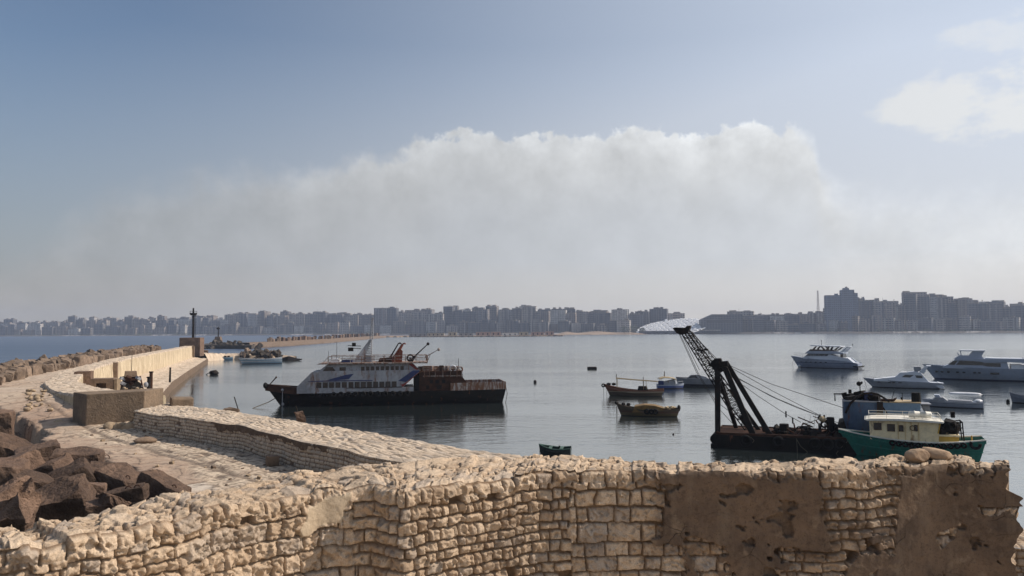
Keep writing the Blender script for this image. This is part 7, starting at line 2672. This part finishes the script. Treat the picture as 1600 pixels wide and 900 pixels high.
MB().tube((fx(1056), 0, fz(590.3)), (fx(1092), -.9, fz(591)), .05).build('bow_railing', MT['dark'], wb)

# dark green dinghy close to the near wall
wb, sx, sz = place('dinghy', 'small dark green dinghy floating just behind the near wall', 'boat', 867, 715, -6, .6)
fx = lambda px: (px - 867) * sx
fz = lambda py: (715 - py) * sz
h_, d_, hbm, zd = hull(50 * sx, 1.55, fz(696.5), fz(701), fz(702.5), rake=.06, keel=-.2, full=2.6, bul=.25, sternw=.85, th=.05, sheer=1.6)
h_.build('hull', mat('dark_green_paint', (0.016, 0.026, 0.026), (0.012, 0.018, 0.018), 2, .5, stain=.3), wb)
d_.build('floor', mat('teal_paint', (0.05, 0.12, 0.10), None, 2, .6), wb)
for px in (860, 878):
    MB().box((fx(px), 0, fz(701.5)), (.26, 1.3, .05)).build('thwart', mat('worn_green_wood', (0.07, 0.12, 0.095), None, 3, .7), wb)
for sgn in (-1, 1):
    rings = []
    for i in range(21):
        t_ = i / 20
        x, y, z = -50 * sx * (t_ - .5), hbm(t_), zd(t_)
        rings.append([(x, sgn * (y + .03), z - .03), (x, sgn * (y + .03), z + .035), (x, sgn * max(0, y - .09), z + .035), (x, sgn * max(0, y - .09), z - .03)])
    MB().loft(rings).build('gunwale', mat('dull_green_gunwale', (0.05, 0.10, 0.08), None, 3, .7), wb)
MB().box((fx(875), -.4, fz(698.5)), (.12, .1, .14)).build('rowlock', MT['dark'], wb)
MB().path([(fx(844), 0, fz(700)), (fx(842.5), -.05, .02)], .015).build('mooring_rope', MT['rope'], wb)

# boats at the jetty
M_J = striped('blue_white_boat_hull', [(0.12, (0.03, 0.03, 0.04)), (0.7, (0.22, 0.33, 0.42)), (0.95, (0.55, 0.58, 0.6)), (1.3, (0.20, 0.32, 0.42)), (5, (0.55, 0.58, 0.6))], .5)
wb, sx, sz = place('wooden_boat', 'pale blue and white wooden boat moored before the heaped rocks of the jetty', 'boat', 407, 568.5, 0, 1.2)
fx = lambda px: (px - 407) * sx
fz = lambda py: (568.5 - py) * sz
h_, d_, hbm, zd = hull(68 * sx, 3.0, fz(558.6), fz(558.2), fz(561), rake=.1, keel=-.5, full=2.4, bul=.35)
h_.build('hull', M_J, wb)
d_.build('floor', MT['wood'], wb)
MB().box((fx(438.2), 0, fz(561)), (.5, 1.5, 3.6 * sz)).build('white_transom', MT['white'], wb)
b = MB()
for px in (385, 400, 415):
    b.box((fx(px), 0, fz(561)), (.4, 2.5, .1))
b.build('thwart', MT['wood'], wb)
wb, sx, sz = place('rowing_boat', 'small light blue boat tucked beside the jetty, left of the larger pale blue boat', 'boat', 349, 562.5, 0, 1.0)
fx = lambda px: (px - 349) * sx
fz = lambda py: (562.5 - py) * sz
h_, d_, hbm, zd = hull(30 * sx, 2.1, fz(556.5), fz(557.5), fz(558.5), rake=.08, keel=-.4, full=2.4, bul=.35)
h_.build('hull', striped('light_blue_boat_hull', [(0.1, (0.03, 0.03, 0.04)), (0.8, (0.13, 0.25, 0.36)), (5, (0.40, 0.48, 0.52))], .5), wb)
d_.build('floor', MT['wood'], wb)
b = MB()
for px in (342, 352, 357):
    b.box((fx(px), 0, fz(557.4)), (.9, .8, .6))
b.build('gear_pile', MT['dark'], wb)

# floating bits
p = P(332, 585.5, 0)
wr = thing('sunken_wreck', 'dark half-sunken wreck sticking out of the water near the quay', 'wreck', tuple(p))
s = p.y / F
rock('hulk', (1.2 * s * 2, 0, .5), (8 * s, 1.0, 5 * s), MT['dark'], 5, parent=wr)
b = MB()
b.path([(-10 * s, 0, .0), (-6 * s, 0, 2.6 * s), (1 * s, 0, 3.5 * s)], .09)
b.build('bent_pipe', MT['dark'], wr)
p = P(925, 576.5, 0)
fl_ = thing('floating_pontoon', 'dark low raft floating alone in open water left of the wooden boats', 'raft', tuple(p))
s = p.y / F
MB().box((0, 0, .22), (14.5 * s, 1.6, .55), top=.94).build('float_body', MT['dark'], fl_, bevel=.08)
MB().box((0, 0, .53), (13 * s, 1.3, .08)).build('plank_top', MT['wood'], fl_)
p = P(836, 598, 0)
tag(MB().ell((0, 0, 0), (.3, .3, .36), 10, 6).build('buoy', MT['dark'], loc=(p.x, p.y, .18), smooth=True), 'tiny dark buoy floating right of the ferry stern', 'buoy')
p = P(1052, 679, 0)
tag(MB().ell((0, 0, 0), (.09, .09, .1), 8, 5).build('buoy', MT['dark'], loc=(p.x, p.y, .04), smooth=True), 'tiny dark speck of a float left of the crane barge', 'buoy')
b = thing('wreck', 'dark overturned wreck at the right tip of the jetty', 'wreck', tuple(P(455, 563.5, 0)))
s = b.location.y / F
MB().loft([[(-14 * s, -1, 0), (-14 * s, 1, 0), (-14 * s, .6, 4 * s), (-14 * s, -.6, 4 * s)], [(-4 * s, -1.6, -.2), (-4 * s, 1.6, -.2), (-4 * s, .7, 7 * s), (-4 * s, -.7, 7 * s)], [(8 * s, -1, -.2), (8 * s, 1, -.2), (8 * s, .3, 3.6 * s), (8 * s, -.3, 3.6 * s)], [(17 * s, -.1, .3), (17 * s, .1, .3), (17 * s, .1, 2.6 * s), (17 * s, -.1, 2.6 * s)]]).build('hulk', MT['dark'], b)
